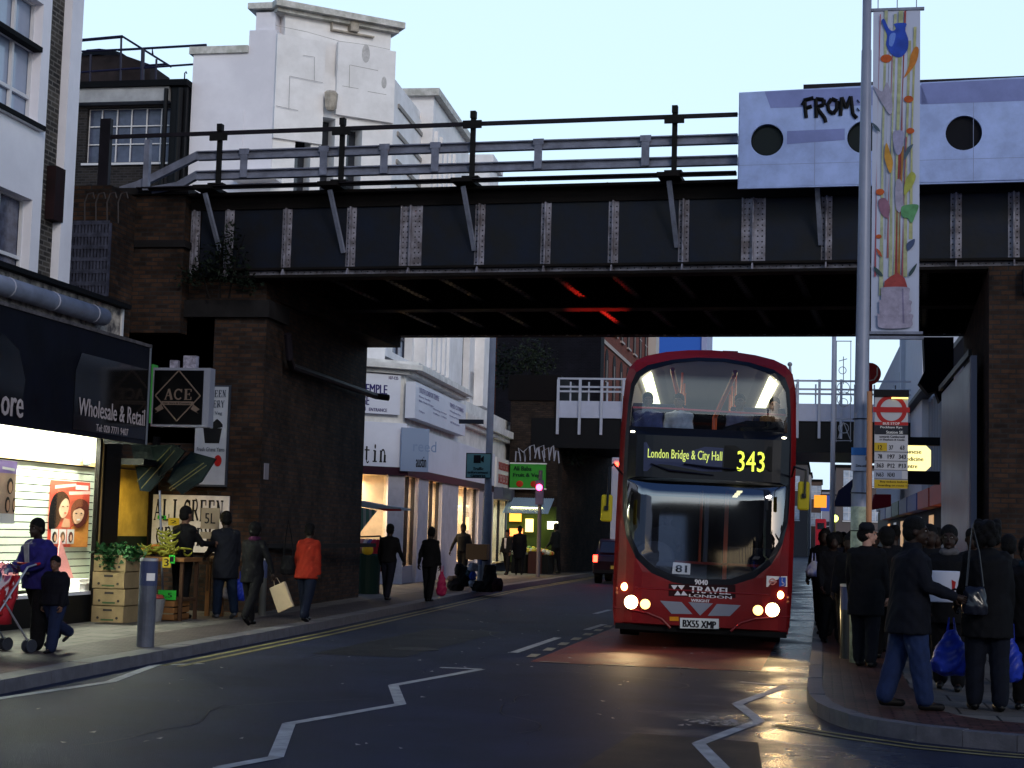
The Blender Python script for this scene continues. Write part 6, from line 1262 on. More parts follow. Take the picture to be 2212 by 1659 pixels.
for x in (.28, .68): g = MB(); g.ell((a.x + w_ * x, 61.7, a.z + h_ * .17), (w_ * .1, .03, w_ * .09)); g.build('red_dot', M('dot_red', (.4, .03, .01), .5), gs)
g = MB(); g.box(a.x - .03, b.x + .03, 61.71, 61.79, b.z, b.z + .05); g.box(a.x - .03, b.x + .03, 61.71, 61.79, a.z - .05, a.z); g.build('frame', WFR, gs)
gg = thing('far_grocer_stall', 'lit greengrocer front with corrugated blue awning under the green sign', 'market stall', (-12, 60.5, 0))
a, b = q(1103, 1110), q(1200, 1078); AWM = M('corrugated_blue', (.26, .36, .44), .5)
g = MB(); nseg = 26
for k in range(nseg):
    x_0, x_1 = a.x + (b.x - a.x) * k / nseg, a.x + (b.x - a.x) * (k + 1) / nseg; xm = (x_0 + x_1) / 2
    g.poly([(x_0, 60.3, a.z), (xm, 60.3, a.z + .03), (xm, 61.7, b.z + .03), (x_0, 61.7, b.z)]); g.poly([(xm, 60.3, a.z + .03), (x_1, 60.3, a.z), (x_1, 61.7, b.z), (xm, 61.7, b.z + .03)])
g.build('awning', AWM, gg)
g = MB(); g.box(xa, xb, 61.85, 61.95, .5, a.z + .3); g.build('back_wall', M('grocer_wall_green', (.04, .07, .01), .7), gg)
for k, (px, py, w2, h2, c, e) in enumerate(((1116, 1118, .45, .3, (1, .35, .05), 1.4), (1118, 1150, .5, .3, (1, .3, .08), 1.0), (1146, 1135, .3, .5, (1, .8, .3), 1.2), (1196, 1135, .4, .3, (1, .95, .7), 1.6))):
    p = q(px, py); g = MB(); g.box(p.x - w2 / 2, p.x + w2 / 2, 61.7, 61.8, p.z - h2 / 2, p.z + h2 / 2); g.build('lit_display', M('display_glow_%d' % k, c, .5, emit=e), gg)
area((q(1150, 1100).x, 61, 2.6), 1.2, .5, 30, (1, .85, .3), name='grocer_light')
def heap(name, label, x0, x1, y0, y1, z, cols, n, r, seed, cat='produce', base=None, parent=None):
    random.seed(seed); t = parent or thing(name, label, cat, ((x0 + x1) / 2, (y0 + y1) / 2, z))
    for ci, c in enumerate(cols):
        g = MB()
        for k in range(n // len(cols)):
            x, y = random.uniform(x0, x1), random.uniform(y0, y1); u = (x - x0) / (x1 - x0) * 2 - 1
            g.ell((x, y, z + r * .6 + (1 - u * u) * r * 2.2 * random.random()), (r, r, r * .9), 8, 5)
        o = g.build('fruit', M('fruit_%d_%d_%d' % tuple(int(v * 100) for v in c), c, .45), t, smooth=True); o['kind'] = 'stuff'
    return t
st2 = thing('produce_table', 'sloping produce table with leaves and fruit outside the far greengrocer', 'table', (-11.2, 60, .12))
p = q(1170, 1200); g = MB(); g.box(q(1128, 1200).x, q(1205, 1200).x, 59.8, 60.9, .12, .8); g.build('table', M('table_dark', (.02, .02, .015), .8), st2); g = MB(); g.box(q(1165, 1200).x, q(1192, 1200).x, 59.6, 59.78, .12, .95); g.build('crate_front', M('crate_red_brown', (.09, .03, .02), .7), st2)
heap('far_produce', 'mixed pale and yellow produce heaped on the far greengrocer table', q(1130, 1180).x, q(1205, 1180).x, 59.9, 60.8, .82, [(.5, .5, .4), (.5, .4, .05), (.1, .25, .05), (.4, .08, .03)], 120, .09, 5)
# foliage growing on the brickwork
def leaves(mb, c, r, n, s=.05, seed=1):
    random.seed(seed)
    for k in range(n):
        d = Vector((random.gauss(0, 1), random.gauss(0, 1), random.gauss(0, 1))).normalized() * (random.random() ** .5)
        p = Vector(c) + Vector((d.x * r[0], d.y * r[1], d.z * r[2])); a = Vector((random.gauss(0, 1), random.gauss(0, 1), random.gauss(0, .6))).normalized(); b = a.cross(Vector((random.random() - .5, random.random() - .5, random.random()))).normalized()
        ss_ = s * random.uniform(.5, 1.3); mb.poly([p, p + (a + b * .5) * ss_, p + a * 2 * ss_, p + (a - b * .5) * ss_])
    return mb
LF = M('dark_leaves', (.022, .04, .018), .7, n=.6, ns=6); LF2 = M('olive_leaves', (.05, .07, .03), .7, n=.6, ns=3)
sh1 = thing('wall_shrub', 'dark shrub sprouting from the abutment beside the bridge end', 'shrub', (-10.4, 26.2, 5.8))
g = MB()
for c, r, n in (((-10.25, 26.2, 6.1), (.5, .25, .4), 420), ((-10.7, 26.15, 5.9), (.4, .2, .25), 220), ((-9.8, 26.15, 5.75), (.3, .2, .2), 160), ((-10.1, 26.1, 6.5), (.25, .2, .3), 140)): leaves(g, c, r, n, .045, n)
g.build('foliage', LF, sh1); g = MB()
for dx in (-.4, 0, .3): g.tube([(-10.3 + dx * .5, 26.3, 5.5), (-10.3 + dx, 26.2, 6.2), (-10.2 + dx * 1.2, 26.15, 6.6)], [.02, .012, .006], 5)
g.build('stem', RU, sh1)
for nm, lab, px, py, Y, r, n, m_ in (('far_bush', 'olive green bush on top of the far brick abutment', 1150, 775, 64., (1.1, .8, .9), 700, LF2), ('far_bush', 'dark bush at the left end of the far abutment top', 1088, 790, 64., (.7, .8, 1.0), 500, LF), ('creeper', 'dark creeper hanging down under the end of the far bridge', 1245, 960, 63., (.9, .5, .9), 500, LF)):
    p = PY(px, py, Y); t = thing(nm, lab, 'bush', (p.x, Y, p.z - r[2])); g = leaves(MB(), p, r, n, .09, n + int(px)); g.build('foliage', m_, t); g = MB(); g.tube([(p.x, Y, p.z - r[2]), (p.x + .1, Y, p.z)], [.05, .02], 5); g.build('stem', RU, t)
# far buildings
def block(name, label, x0, x1, Y, dep, zt, mat, rows=(), wm=None, ww=1.1, wh=1.6, gap=2.2, z0=3.5, face='-y', fm=None, arch=False, band=None):
    t = thing(name, label, 'building', ((x0 + x1) / 2, Y, 0))
    g = MB(); g.box(x0, x1, Y, Y + dep, 0, zt); g.build('wall', mat, t)
    g = MB(); g.box(x0 - .15, x1 + .15, Y - .15, Y + dep + .1, zt, zt + .25); g.build('roof', TAR, t)
    P = Plane((x0, Y), 1, 0) if face == '-y' else Plane((x1, Y), 0, 1) if face == '+x' else Plane((x0, Y + dep), 0, -1)
    L = (x1 - x0) if face == '-y' else dep; nw = max(1, int(L / gap)); z = z0
    while z + wh < zt:
        for k in range(nw):
            s = (k + .5) * L / nw
            g = P.mb(); g.box(s - ww / 2, s + ww / 2, -.03, -.005, z, z + wh)
            if arch: g.prism([(s + ww / 2 * math.cos(a * PI / 8), -.03, z + wh + ww / 2 * math.sin(a * PI / 8)) for a in range(9)], (0, .02, 0))
            o = g.build('window', wm or DGL, t); g = P.mb(); g.box(s - ww / 2 - .06, s + ww / 2 + .06, -.12, .0, z - .14, z - .04); g.box(s - .03, s + .03, -.05, -.031, z, z + wh); g.box(s - ww / 2, s + ww / 2, -.049, -.031, z + wh * .5, z + wh * .5 + .05); g.build('sash', fm or WFR, o)
        if band: g = P.mb(); g.box(0, L, -.08, 0, z + wh + .7, z + wh + .9); g.build('string_course', band, t)
        z += wh + 1.7
    return t
q = lambda px, py, Y: PY(px, py, Y)
block('soot_brick_building', 'dark soot stained brick building rising behind the far abutment', q(1072, 800, 78.).x, q(1297, 800, 78.).x, 78., 1.2, 14, brick('soot_far_brick', (.022, .02, .03), (.012, .012, .018), (.035, .03, .035), dirt=.5), z0=30)
RBK = brick('red_brick', (.28, .06, .03), (.20, .045, .025), (.14, .08, .06), dirt=.3)
xr1 = q(1301, 800, 80.).x
block('red_brick_building', 'red brick building with tall windows and pale stone bands', xr1 - 6, xr1, 80., 21, 19, RBK, wm=M('dull_dark_pane', (.03, .02, .02), .8), ww=1.2, wh=2.3, gap=3.0, z0=4.2, face='+x', arch=True, band=M('stone_band', (.4, .34, .3), .7), fm=M('pale_sash', (.4, .33, .3), .6))
block('cream_building', 'narrow cream rendered building between the red brick and blue building', q(1392, 800, 103.).x, q(1416, 800, 103.).x, 103., 2, 17.5, M('cream_far', (.5, .45, .42), .7), z0=30)
t = block('blue_clad_building', 'tall building clad in flat bright blue panels', q(1414, 800, 120.).x, q(1515, 800, 120.).x, 120., 2, q(1460, 700, 120.).z + 3, M('cladding_blue', (.03, .12, .5), .5), z0=60)
g = MB(); g.box(q(1515, 800, 120.).x, q(1526, 800, 120.).x, 119.8, 126, 0, q(1460, 700, 120.).z + 3.2); g.build('grey_edge', M('edge_lavender', (.3, .32, .5), .6), t)
block('left_terrace_shop', 'pale shop building with pink sign on the left past the far bridge', -16, -9.4, 76., 14, 5, M('pink_wall', (.4, .16, .2), .7), face='+x', z0=2.6, wh=1.2)
block('far_terrace', 'grey terrace closing the view on the left of the far street', q(1690, 1000, 170.).x, q(1745, 1000, 170.).x, 170., 20, q(1720, 1003, 170.).z, M('far_grey_brown', (.12, .105, .10), .8), wm=PGL, ww=1, wh=1.4, gap=2.2, z0=3.8)
block('far_gabled_house', 'narrow brown house in the distance with pale windows', q(1752, 1000, 190.).x, q(1775, 1000, 190.).x, 190., 12, q(1760, 1040, 190.).z, M('far_brown', (.15, .10, .08), .8), wm=PGL, ww=1.1, wh=1.4, gap=2.4, z0=3.5)
block('far_white_house', 'narrow white house in the distance left of the brown one', q(1742, 1000, 182.).x, q(1752, 1000, 182.).x, 182., 12, q(1747, 1025, 182.).z, M('far_white', (.42, .42, .45), .8), z0=30)
block('far_pale_block', 'pale grey distant block behind the slim lamp column', q(1776, 1000, 220.).x, q(1812, 1000, 220.).x, 220., 12, q(1790, 1062, 220.).z, M('far_lavender', (.26, .26, .32), .8), wm=DGL, ww=1, wh=1.3, gap=2.6, z0=3)
block('far_corner_house', 'mid brown distant terrace on the right beyond the blue awning', q(1806, 1000, 150.).x, 8., 150., 30, q(1830, 1010, 150.).z, M('far_mid_brown', (.16, .13, .12), .8), wm=PGL, ww=1, wh=1.4, gap=2.2, z0=3.6)
# things hanging over the far pavement
for nm, lab, px, py, Y, w_, h_, c, e in (('far_shop_sign', 'orange lit sign hanging far down the right pavement', 1772, 1083, 120., .9, .9, (1, .35, .03), .5), ('far_shop_sign', 'blue hanging sign far down the street right of the orange one', 1785, 1087, 125., .8, 1.2, (.05, .1, .45), 0), ('far_street_lamp', 'greenish lamp glow above the crowd far down the street', 1803, 1120, 100., .5, .5, (.8, 1, .15), 3)):
    p = PY(px, py, Y); t = thing(nm, lab, 'sign' if 'sign' in nm else 'lamp', (p.x, Y, p.z)); g = MB()
    if 'lamp' in nm: g.ell(p, (.22, .2, .22)); g.build('lamp', M('far_lamp_glow', c, .5, emit=e), t); g = MB(); g.cyl((p.x, Y, .12), (p.x, Y, p.z - .2), .06); g.build('post', M('far_post_yellow', (.25, .2, .05), .6), t)
    else: g.box(p.x - w_ / 2, p.x + w_ / 2, Y, Y + .1, p.z - h_ / 2, p.z + h_ / 2); g.build('board', M('far_sign_%d' % int(c[0] * 10), c, .5, emit=e), t); g = MB(); g.box(p.x, p.x + 2.0, Y + .02, Y + .08, p.z + h_ / 2, p.z + h_ / 2 + .08); g.build('bracket', BLK, t)

# ================================================================ people
def cap_(mb, a, b, ra, rb, n=10):
    a = Vector(a); b = Vector(b); d = (b - a); L = d.length
    if L < 1e-5: return
    d.normalize(); pts = []; rs = []
    for t in (1., .85, .5, 0): pts.append(a - d * ra * t); rs.append(max(.002, ra * math.sqrt(max(0, 1 - t * t))))
    for t in (0, .5, .85, 1.): pts.append(b + d * rb * t); rs.append(max(.002, rb * math.sqrt(max(0, 1 - t * t))))
    mb.tube(pts, rs, n)
def solid(mb, name, mat, parent, voxel, it=3, wr=0., extra=None, seed=0.):
    me = bpy.data.meshes.new('t'); me.from_pydata([tuple(v) for v in mb.v], [], mb.f); o = bpy.data.objects.new('t', me); C.objects.link(o)
    m = o.modifiers.new('r', 'REMESH'); m.mode = 'VOXEL'; m.voxel_size = voxel
    s = o.modifiers.new('s', 'SMOOTH'); s.iterations = it; s.factor = .5
    bpy.context.view_layer.update()
    m2 = bpy.data.meshes.new_from_object(o.evaluated_get(bpy.context.evaluated_depsgraph_get())); bpy.data.objects.remove(o); bpy.data.meshes.remove(me)
    n = len(m2.vertices); co = np.empty(n * 3, dtype=np.float32); m2.vertices.foreach_get('co', co); co = co.reshape(-1, 3)
    if wr:
        nr = np.empty(n * 3, dtype=np.float32); m2.vertices.foreach_get('normal', nr); nr = nr.reshape(-1, 3)
        x, y, z = co[:, 0] + seed, co[:, 1], co[:, 2]
        k = np.sin(z * 46 + 9 * np.sin(x * 9 + seed) + 5 * np.sin(y * 11)) * .5 + np.sin(z * 21 - x * 34 + 4 * np.sin(y * 17 + seed)) * .5
        co = co + nr * (k * wr)[:, None]
    m2.vertices.foreach_set('co', co.reshape(-1).astype(np.float32))
    if extra is not None and extra.v:
        b = bmesh.new(); b.from_mesh(m2); vs = [b.verts.new(v) for v in extra.v]
        for f in extra.f:
            try: b.faces.new([vs[k] for k in f])
            except Exception: pass
        b.to_mesh(m2); b.free()
    m2.polygons.foreach_set('use_smooth', [True] * len(m2.polygons)); m2.materials.clear(); m2.materials.append(mat); m2.name = name; m2.update()
    ob = bpy.data.objects.new(name, m2); C.objects.link(ob); ob.parent = parent; return ob
def cloth(col, r=.85): return M('cloth_%d_%d_%d' % tuple(int(v * 999) for v in col), col, r, n=.35, ns=9, bump=.15, bs=60)
SKIN = {'dark': M('skin_dark', (.055, .028, .018), .5, n=.2, ns=12), 'mid': M('skin_brown', (.16, .08, .05), .5, n=.15, ns=12), 'fair': M('skin_fair', (.36, .20, .15), .5, n=.12, ns=12)}
HAIR = M('hair_black', (.006, .005, .005), .75, bump=.6, bs=120); SHOE = M('shoe_black', (.012, .011, .011), .4); SOLE = M('shoe_sole', (.05, .05, .05), .7)
def person(label, x, y, h=1.7, rz=0., legs=((.3, .1), (-.25, .25)), arms=((.2, .12, .3), (-.2, .12, .3)), lean=.03, skin='dark', top=(.01, .01, .012), bottom=(.012, .012, .02), hem=.02, flare=1., hair='short', hood=False, fem=False, voxel=.016, z=.12, shoes=None, bulk=1., collar=None, seat=False, face=True, look=0., group=None, scarf=None, hemdrop=0., open_=None, skirt=None):
    k = h / 1.75; t = thing('person', label, 'person', (x, y, z), rz, group); T = lambda p: Vector(p) * k
    hv = []
    for a, b in legs: hv.append(.43 * math.cos(a) + .42 * math.cos(a - b))
    ph = max(hv) + .075 if not seat else .5
    pel = Vector((0, 0, ph)); ax = Vector((0, math.sin(lean), math.cos(lean))); fwd = Vector((0, math.cos(lean), -math.sin(lean)))
    at = lambda s, xx=0, yy=0: pel + ax * s + X3 * xx + fwd * yy
    hipw, shw = (.10, .165) if fem else (.095, .19)
    B = MB(); J = MB(); TR = MB(); FX = MB(); ft = []; hands = []
    # legs
    for i, (a, b) in enumerate(legs):
        sx = (-1, 1)[i]; hp = pel + Vector((sx * hipw, 0, .0)); kn = hp + Vector((0, math.sin(a), -math.cos(a))) * .43; an = kn + Vector((0, math.sin(a - b), -math.cos(a - b))) * .42
        cap_(B, T(hp), T(kn), .075 * k, .05 * k); cap_(B, T(kn), T(an), .05 * k, .035 * k)
        cap_(TR, T(hp + Vector((0, 0, -.02))), T(kn), .108 * k * bulk, .082 * k * bulk); cap_(TR, T(kn), T(an + Vector((0, 0, .03))), .082 * k * bulk, .069 * k * bulk)
        th = max(-.7, min(.5, a - b)) if abs(a - b) > .35 else 0
        c = math.cos(th); s_ = math.sin(th); fd = Vector((0, math.cos(th * .8), math.sin(th * .8) if th < 0 else 0)); ft.append((an, fd))
        cap_(B, T(an), T(an + fd * .13 + Vector((0, 0, -.04))), .034 * k, .026 * k)
    # torso
    def ring(s, xx, rx, ry, yy=0): c = at(s, xx, yy); return (tuple(c * k), rx * k, ry * k)
    B.loft([ring(-.06, 0, .12, .09), ring(.04, 0, .145, .10), ring(.18, 0, .125, .09), ring(.34, 0, .155, .105), ring(.46, 0, .15, .095), ring(.52, 0, .08, .07)], 14)
    cap_(B, T(at(.48)), T(at(.62, 0, .015)), .062 * k, .058 * k)
    hd = at(.685, 0, .03); lk = Matrix.Rotation(look, 3, 'Z'); HH = lambda dx, dy, dz: T(hd) + (lk @ Vector((dx, dy, dz))) * k
    def ell_(mb, c, r): mb.ell(c, tuple(v * k for v in r), 14, 10)
    ell_(B, HH(0, -.01, .025), (.083, .102, .104)); ell_(B, HH(0, .022, -.045), (.066, .074, .076)); 
    for sx in (-1, 1): ell_(B, HH(sx * .084, -.01, -.01), (.014, .022, .03))
    if face:
        cap_(B, HH(0, .096, .015), HH(0, .115, -.022), .011 * k, .016 * k, 8); ell_(B, HH(0, .096, -.054), (.026, .012, .013)); ell_(B, HH(0, .088, .03), (.052, .012, .01)); ell_(B, HH(0, .073, -.1), (.026, .024, .018))
    bl = bulk * (1.15 if not fem else 1.12)
    J.loft([ring(-hem - hemdrop, 0, .155 * bl * flare, .125 * bl * flare), ring(.0, 0, .165 * bl * (1 + flare) / 2, .132 * bl), ring(.14, 0, .150 * bl, .122 * bl), ring(.32, 0, .175 * bl, .13 * bl), ring(.44, 0, .18 * bl, .12 * bl), ring(.51, 0, .12, .09), ring(.55, 0, .075, .07)], 16)
    if collar or hood: J.loft([ring(.5, 0, .105, .095), ring(.56, 0, .09, .09), ring(.585, 0, .085, .085)], 12)
    if hood: ell_(J, HH(0, -.035, .01), (.1, .105, .125)); ell_(J, HH(0, -.06, -.1), (.09, .07, .07))
    TR.loft([ring(-.09, 0, .125 * bulk, .11 * bulk), ring(0, 0, .15 * bulk, .118 * bulk), ring(.1, 0, .135 * bulk, .105 * bulk)], 14)
    # arms
    for i, (a, ab, e) in enumerate(arms):
        sx = (-1, 1)[i]; sh_ = at(.455, sx * shw, 0); inn = 0
        if isinstance(e, tuple): e, inn = e
        d1 = Vector((sx * math.sin(ab), math.sin(a) * math.cos(ab), -math.cos(a) * math.cos(ab))).normalized(); el = sh_ + d1 * .28
        d2 = Vector((sx * (math.sin(ab * .6) - inn), math.sin(a + e), -math.cos(a + e))).normalized(); wr_ = el + d2 * .245
        cap_(B, T(sh_), T(el), .05 * k, .038 * k); cap_(B, T(el), T(wr_), .038 * k, .026 * k)
        cap_(J, T(sh_ + Vector((-sx * .02, 0, 0))), T(el), .066 * k * bulk, .054 * k * bulk); cap_(J, T(el), T(wr_ - d2 * .01), .054 * k * bulk, .041 * k * bulk)
        cap_(J, T(at(.46, sx * shw * .55)), T(sh_), .075 * k, .064 * k)
        pn_ = (X3 * -sx - d2 * (X3 * -sx).dot(d2)).normalized(); sd_ = d2.cross(pn_).normalized()
        pc = wr_ + d2 * .05; cap_(B, T(wr_), T(wr_ + d2 * .07), .026 * k, .03 * k)
        for q, (o_, ln) in enumerate(((-.028, .062), (-.009, .072), (.010, .068), (.029, .052))):
            kn = wr_ + d2 * .085 + sd_ * o_; m_ = kn + (d2 * .8 + pn_ * .5).normalized() * ln * .55; tip = m_ + (d2 * .25 + pn_ * .95).normalized() * ln * .5
            cap_(B, T(wr_ + d2 * .04 + sd_ * o_ * .8), T(kn), .012 * k, .0105 * k, 6)
            for P_, Q_, r0, r1 in ((kn, m_, .0098, .009), (m_, tip, .009, .0075)): cap_(FX, T(P_), T(Q_), r0 * k, r1 * k, 6)
        tsd = -1 if True else 1; tb = wr_ + d2 * .03 + sd_ * -.026; tm = tb + (d2 * .6 + sd_ * -.7 + pn_ * .3).normalized() * .04; tt = tm + (d2 * .8 + pn_ * .5).normalized() * .03
        for P_, Q_, r0, r1 in ((tb, tm, .013, .0105), (tm, tt, .0105, .008)): cap_(FX, T(P_), T(Q_), r0 * k, r1 * k, 6)
        hands.append(Matrix.Rotation(rz, 3, 'Z') @ T(wr_ + d2 * .10 + pn_ * .02) + Vector((x, y, z)))
    sd = (x * 7.3 + y) % 6
    bo = solid(B, 'body', SKIN[skin], t, voxel * .8, 3, 0, FX)
    solid(J, 'jacket', cloth(top), t, voxel, 3, .0045 * k, None, sd)
    solid(TR, 'trousers', cloth(bottom), t, voxel, 3, .004 * k, None, sd + 2)
    if skirt:
        g = MB(); g.loft([ring(-skirt, 0, .2 * bl, .17 * bl), ring(-.05, 0, .17 * bl, .14 * bl), ring(.08, 0, .15, .12)], 16); solid(g, 'skirt', cloth(top), t, voxel, 3, .005 * k, None, sd)
    for i, (an, fd) in enumerate(ft):
        g = MB(); cap_(g, T(an + Vector((0, 0, -.01))), T(an - fd * .02 + Vector((0, 0, -.035))), .045 * k, .042 * k); cap_(g, T(an - fd * .02 + Vector((0, 0, -.035))), T(an + fd * .15 + Vector((0, 0, -.043))), .042 * k, .036 * k)
        sm_ = SHOE if shoes is None else cloth(shoes, .6)
        solid(g, 'shoe', sm_, t, .012, 2)
    g = MB()
    if hair in ('short', 'cap'): ell_(g, HH(0, -.02, .05), (.093, .107, .1)); ell_(g, HH(0, -.05, -.01), (.089, .078, .088))
    if hair == 'afro': ell_(g, HH(0, -.03, .04), (.115, .12, .115)); ell_(g, HH(0, -.05, -.03), (.1, .09, .09))
    if hair == 'curly':
        for q in range(26): a_ = q * 2.4; g.ell(HH(.085 * math.cos(a_), -.035 + .07 * math.sin(a_), .09 - q * .0075), (.05 * k, .05 * k, .05 * k), 8, 6)
        ell_(g, HH(0, -.04, .02), (.1, .09, .1))
    if hair == 'long': ell_(g, HH(0, -.02, .05), (.097, .11, .102)); g.loft([(tuple(HH(0, -.06, -.22)), .09 * k, .04 * k), (tuple(HH(0, -.055, -.1)), .1 * k, .06 * k), (tuple(HH(0, -.04, .03)), .09 * k, .07 * k)], 12)
    if hair == 'bun': ell_(g, HH(0, -.02, .05), (.093, .107, .1)); ell_(g, HH(0, -.1, .1), (.05, .05, .05))
    if g.v and not hood: 
        # keep the face clear
        solid(g, 'hair', HAIR, t, voxel * .7, 2, .004 if hair != 'short' else .001, None, sd)
        if hair == 'cap': g = MB(); g.loft([(tuple(HH(0, -.012, .055)), .099 * k, .116 * k), (tuple(HH(0, -.015, .115)), .093 * k, .11 * k), (tuple(HH(0, -.015, .155)), .055 * k, .065 * k)], 14); g.loft([(tuple(HH(0, .12, .056)), .06 * k, .05 * k), (tuple(HH(0, .12, .062)), .06 * k, .05 * k)], 12); g.build('cap', cloth((.02, .022, .03)), t, smooth=True, local=True)
    if face:
        for sx in (-1, 1): g = MB(); g.ell(HH(sx * .031, .082, .008), (.012 * k, .009 * k, .006 * k), 8, 6); g.build('eye', M('eye_white', (.30, .28, .27), .3), bo, smooth=True, local=True); g = MB(); g.ell(HH(sx * .031, .0885, .008), (.005 * k, .004 * k, .0055 * k), 8, 6); g.build('iris', HAIR, bo, smooth=True, local=True)
        g = MB(); cap_(g, HH(-.023, .1, -.054), HH(.023, .1, -.054), .006 * k, .006 * k, 6); g.build('mouth', M('lip_%s' % skin, {'dark': (.06, .02, .02), 'mid': (.16, .05, .05), 'fair': (.3, .1, .09)}[skin], .5), bo, smooth=True, local=True)
        g = MB()
        for sx in (-1, 1): cap_(g, HH(sx * .018, .097, .031), HH(sx * .044, .089, .032), .004 * k, .003 * k, 6)
        g.build('eyebrows', HAIR, bo, smooth=True, local=True)
    if scarf: g = MB(); g.loft([ring(.5, 0, .105, .1), ring(.54, 0, .11, .11, .01), ring(.58, 0, .09, .09, .01)], 12); solid(g, 'scarf', cloth(scarf), t, voxel, 2, .006, None, sd)
    if open_: g = MB(); g.prism([tuple(at(a_, b_, .128 * bl) * k) for a_, b_ in ((.1, -.03), (.1, .03), (.5, .05), (.5, -.05))], (0, .012 * k, 0)); g.build('shirt_front', cloth(open_), t, local=True)
    return t, hands
def hgt(px, top, Y): return PY(px, top, Y).z - .12
def bag(name, label, p, h, w, mat, kind='plastic', rz=0., cat='bag', d=.09):
    t = thing(name, label, cat, (p[0], p[1], p[2] - h - .12), rz); g = MB(); z0 = 0
    if kind == 'plastic':
        g.loft([((0, 0, .01), w * .30, d * .5), ((0, 0, .05), w * .47, d), ((0, 0, h * .3), w * .52, d * 1.15), ((0, 0, h * .6), w * .42, d * .9), ((0, 0, h * .85), w * .24, d * .5), ((0, 0, h), w * .12, d * .25)], 14)
        o = solid(g, 'sack', mat, t, .016, 2, .012, None, p[0] * 5)
        g = MB(); 
        for s in (-1, 1): g.tube([(s * w * .1, 0, h * .95), (s * .02, 0, h + .12)], [.014, .007], 5)
        g.build('handle', mat, t, local=True)
    elif kind == 'hand':
        g.loft([((0, 0, 0), w * .45, d * .8), ((0, 0, h * .3), w * .5, d), ((0, 0, h * .8), w * .4, d * .7), ((0, 0, h), w * .36, d * .3)], 14); solid(g, 'pouch', mat, t, .014, 2, .006)
        g = MB(); g.tube([(-w * .3, 0, h), (-w * .2, 0, h + .3), (-.02, 0, h + .55), (w * .15, 0, h + .3), (w * .3, 0, h)], .011, 6); g.build('strap', mat, t, local=True)
    else:
        g.box(-w / 2, w / 2, -.03, .03, 0, h); g.build('sleeve', mat, t, local=True, bevel=.01)
        g = MB(); g.tube([(-.05, 0, h), (-.03, 0, h + .1), (.03, 0, h + .1), (.05, 0, h)], .005, 5); g.build('handle', mat, t, local=True)
    return t
BLUEB = M('blue_bag', (.02, .045, .42), .35, n=.4, ns=8); WHB = M('white_bag', (.42, .38, .4), .45)
BKC = (.009, .009, .012); NVC = (.012, .014, .028)
# --- left pavement
h = hgt(55, 1116, 17.3); pt, hd = person('woman in a violet blue jacket pushing the red pushchair at the left edge', -8.82, 17.35, h, R(158), ((.15, .1), (-.3, .35)), ((.55, .1, (.75, .25)), (.5, .1, (.8, .3))), .12, 'dark', (.025, .02, .16), BKC, .12, 1.12, 'short', bulk=1.42, fem=True, voxel=.013, open_=(.3, .3, .35), look=.1)
h = hgt(105, 1198, 17.1); person('small boy in a dark jacket and blue jeans walking beside the woman', -8.5, 17.1, h, R(165), ((.2, .05), (-.35, .75)), ((.1, .15, .2), (-.1, .2, .15)), .03, 'mid', (.010, .009, .018), (.018, .03, .08), .06, 1.1, 'short', bulk=1.45, voxel=.012, look=.25)
h = hgt(402, 1093, 24.4); person('man in black standing at the fruit stall with his back turned', -9.95, 24.3, h, R(-25), ((.03, .02), (-.03, .02)), ((.1, .1, .2), (.7, .1, .9)), .02, 'mid', BKC, BKC, .05, 1.05, 'short', face=False)
h = hgt(482, 1103, 24.9); p4, hd4 = person('man in a long grey coat carrying blue and white bags by the stall', -9.42, 24.8, h, R(40), ((.1, .05), (-.2, .2)), ((.3, .1, .8), (.0, .1, .25)), .08, 'dark', (.022, .024, .032), (.015, .03, .06), .28, 1.15, 'short', face=False, shoes=(.12, .12, .13), bulk=1.08)
bag('carrier_bag', 'bright blue carrier bag in the hand of the grey coated man', hd4[1] + Vector((.08, -.06, 0)), .36, .30, BLUEB); bag('carrier_bag', 'white carrier bag beside the bright blue one at the stall', hd4[1] + Vector((-.09, -.04, 0)), .34, .22, WHB)
h = hgt(548, 1124, 23.3); p5, hd5 = person('long haired woman in black walking away swinging a cream paper bag', -8.42, 23.3, h, R(-8), ((.25, .05), (-.3, .35)), ((.15, .1, .4), (-.15, .5, .3)), .05, 'dark', BKC, BKC, .2, 1.12, 'afro', fem=True, face=False, scarf=(.08, .01, .05), bulk=1.05)
tb = bag('paper_bag', 'cream paper bag swinging between the woman in black and the red jacket', hd5[1] + Vector((.05, 0, .03)), .40, .27, M('paper_cream', (.36, .28, .19), .75, n=.2), 'paper'); tb.rotation_euler = (0, R(-24), R(-8)); tb.location.x += .17; tb.location.z += .04
h = hgt(657, 1127, 24.8); p6, hd6 = person('woman in a bright red jacket walking away beside the brick abutment', -8.03, 24.75, h, R(-12), ((.2, .05), (-.22, .15)), ((.0, .22, .15), (-.1, .16, .1)), .03, 'dark', (.24, .018, .008), (.012, .02, .045), .16, 1.25, 'short', fem=True, face=False, bulk=1.15)
bag('shoulder_bag', 'black shoulder bag on the left side of the woman in red', (-8.34, 24.7, 1.22 + .05), .30, .26, cloth(BKC), 'hand')
h = hgt(836, 1130, 33.2); person('dark figure walking away in front of the clothes rail', -9.0, 33.2, h, R(-10), ((.18, .03), (-.2, .12)), ((.1, .25, .5), (.1, .25, .5)), .03, 'dark', BKC, NVC, .06, 1.1, 'short', face=False, voxel=.02)
h = hgt(925, 1137, 33.3); p8, hd8 = person('woman in black walking away carrying a pink bag', -8.13, 33.3, h, R(-12), ((.12, .02), (-.15, .1)), ((-.1, .3, .2), (.05, .15, .1)), .04, 'dark', BKC, BKC, .12, 1.1, 'short', fem=True, face=False, voxel=.02)
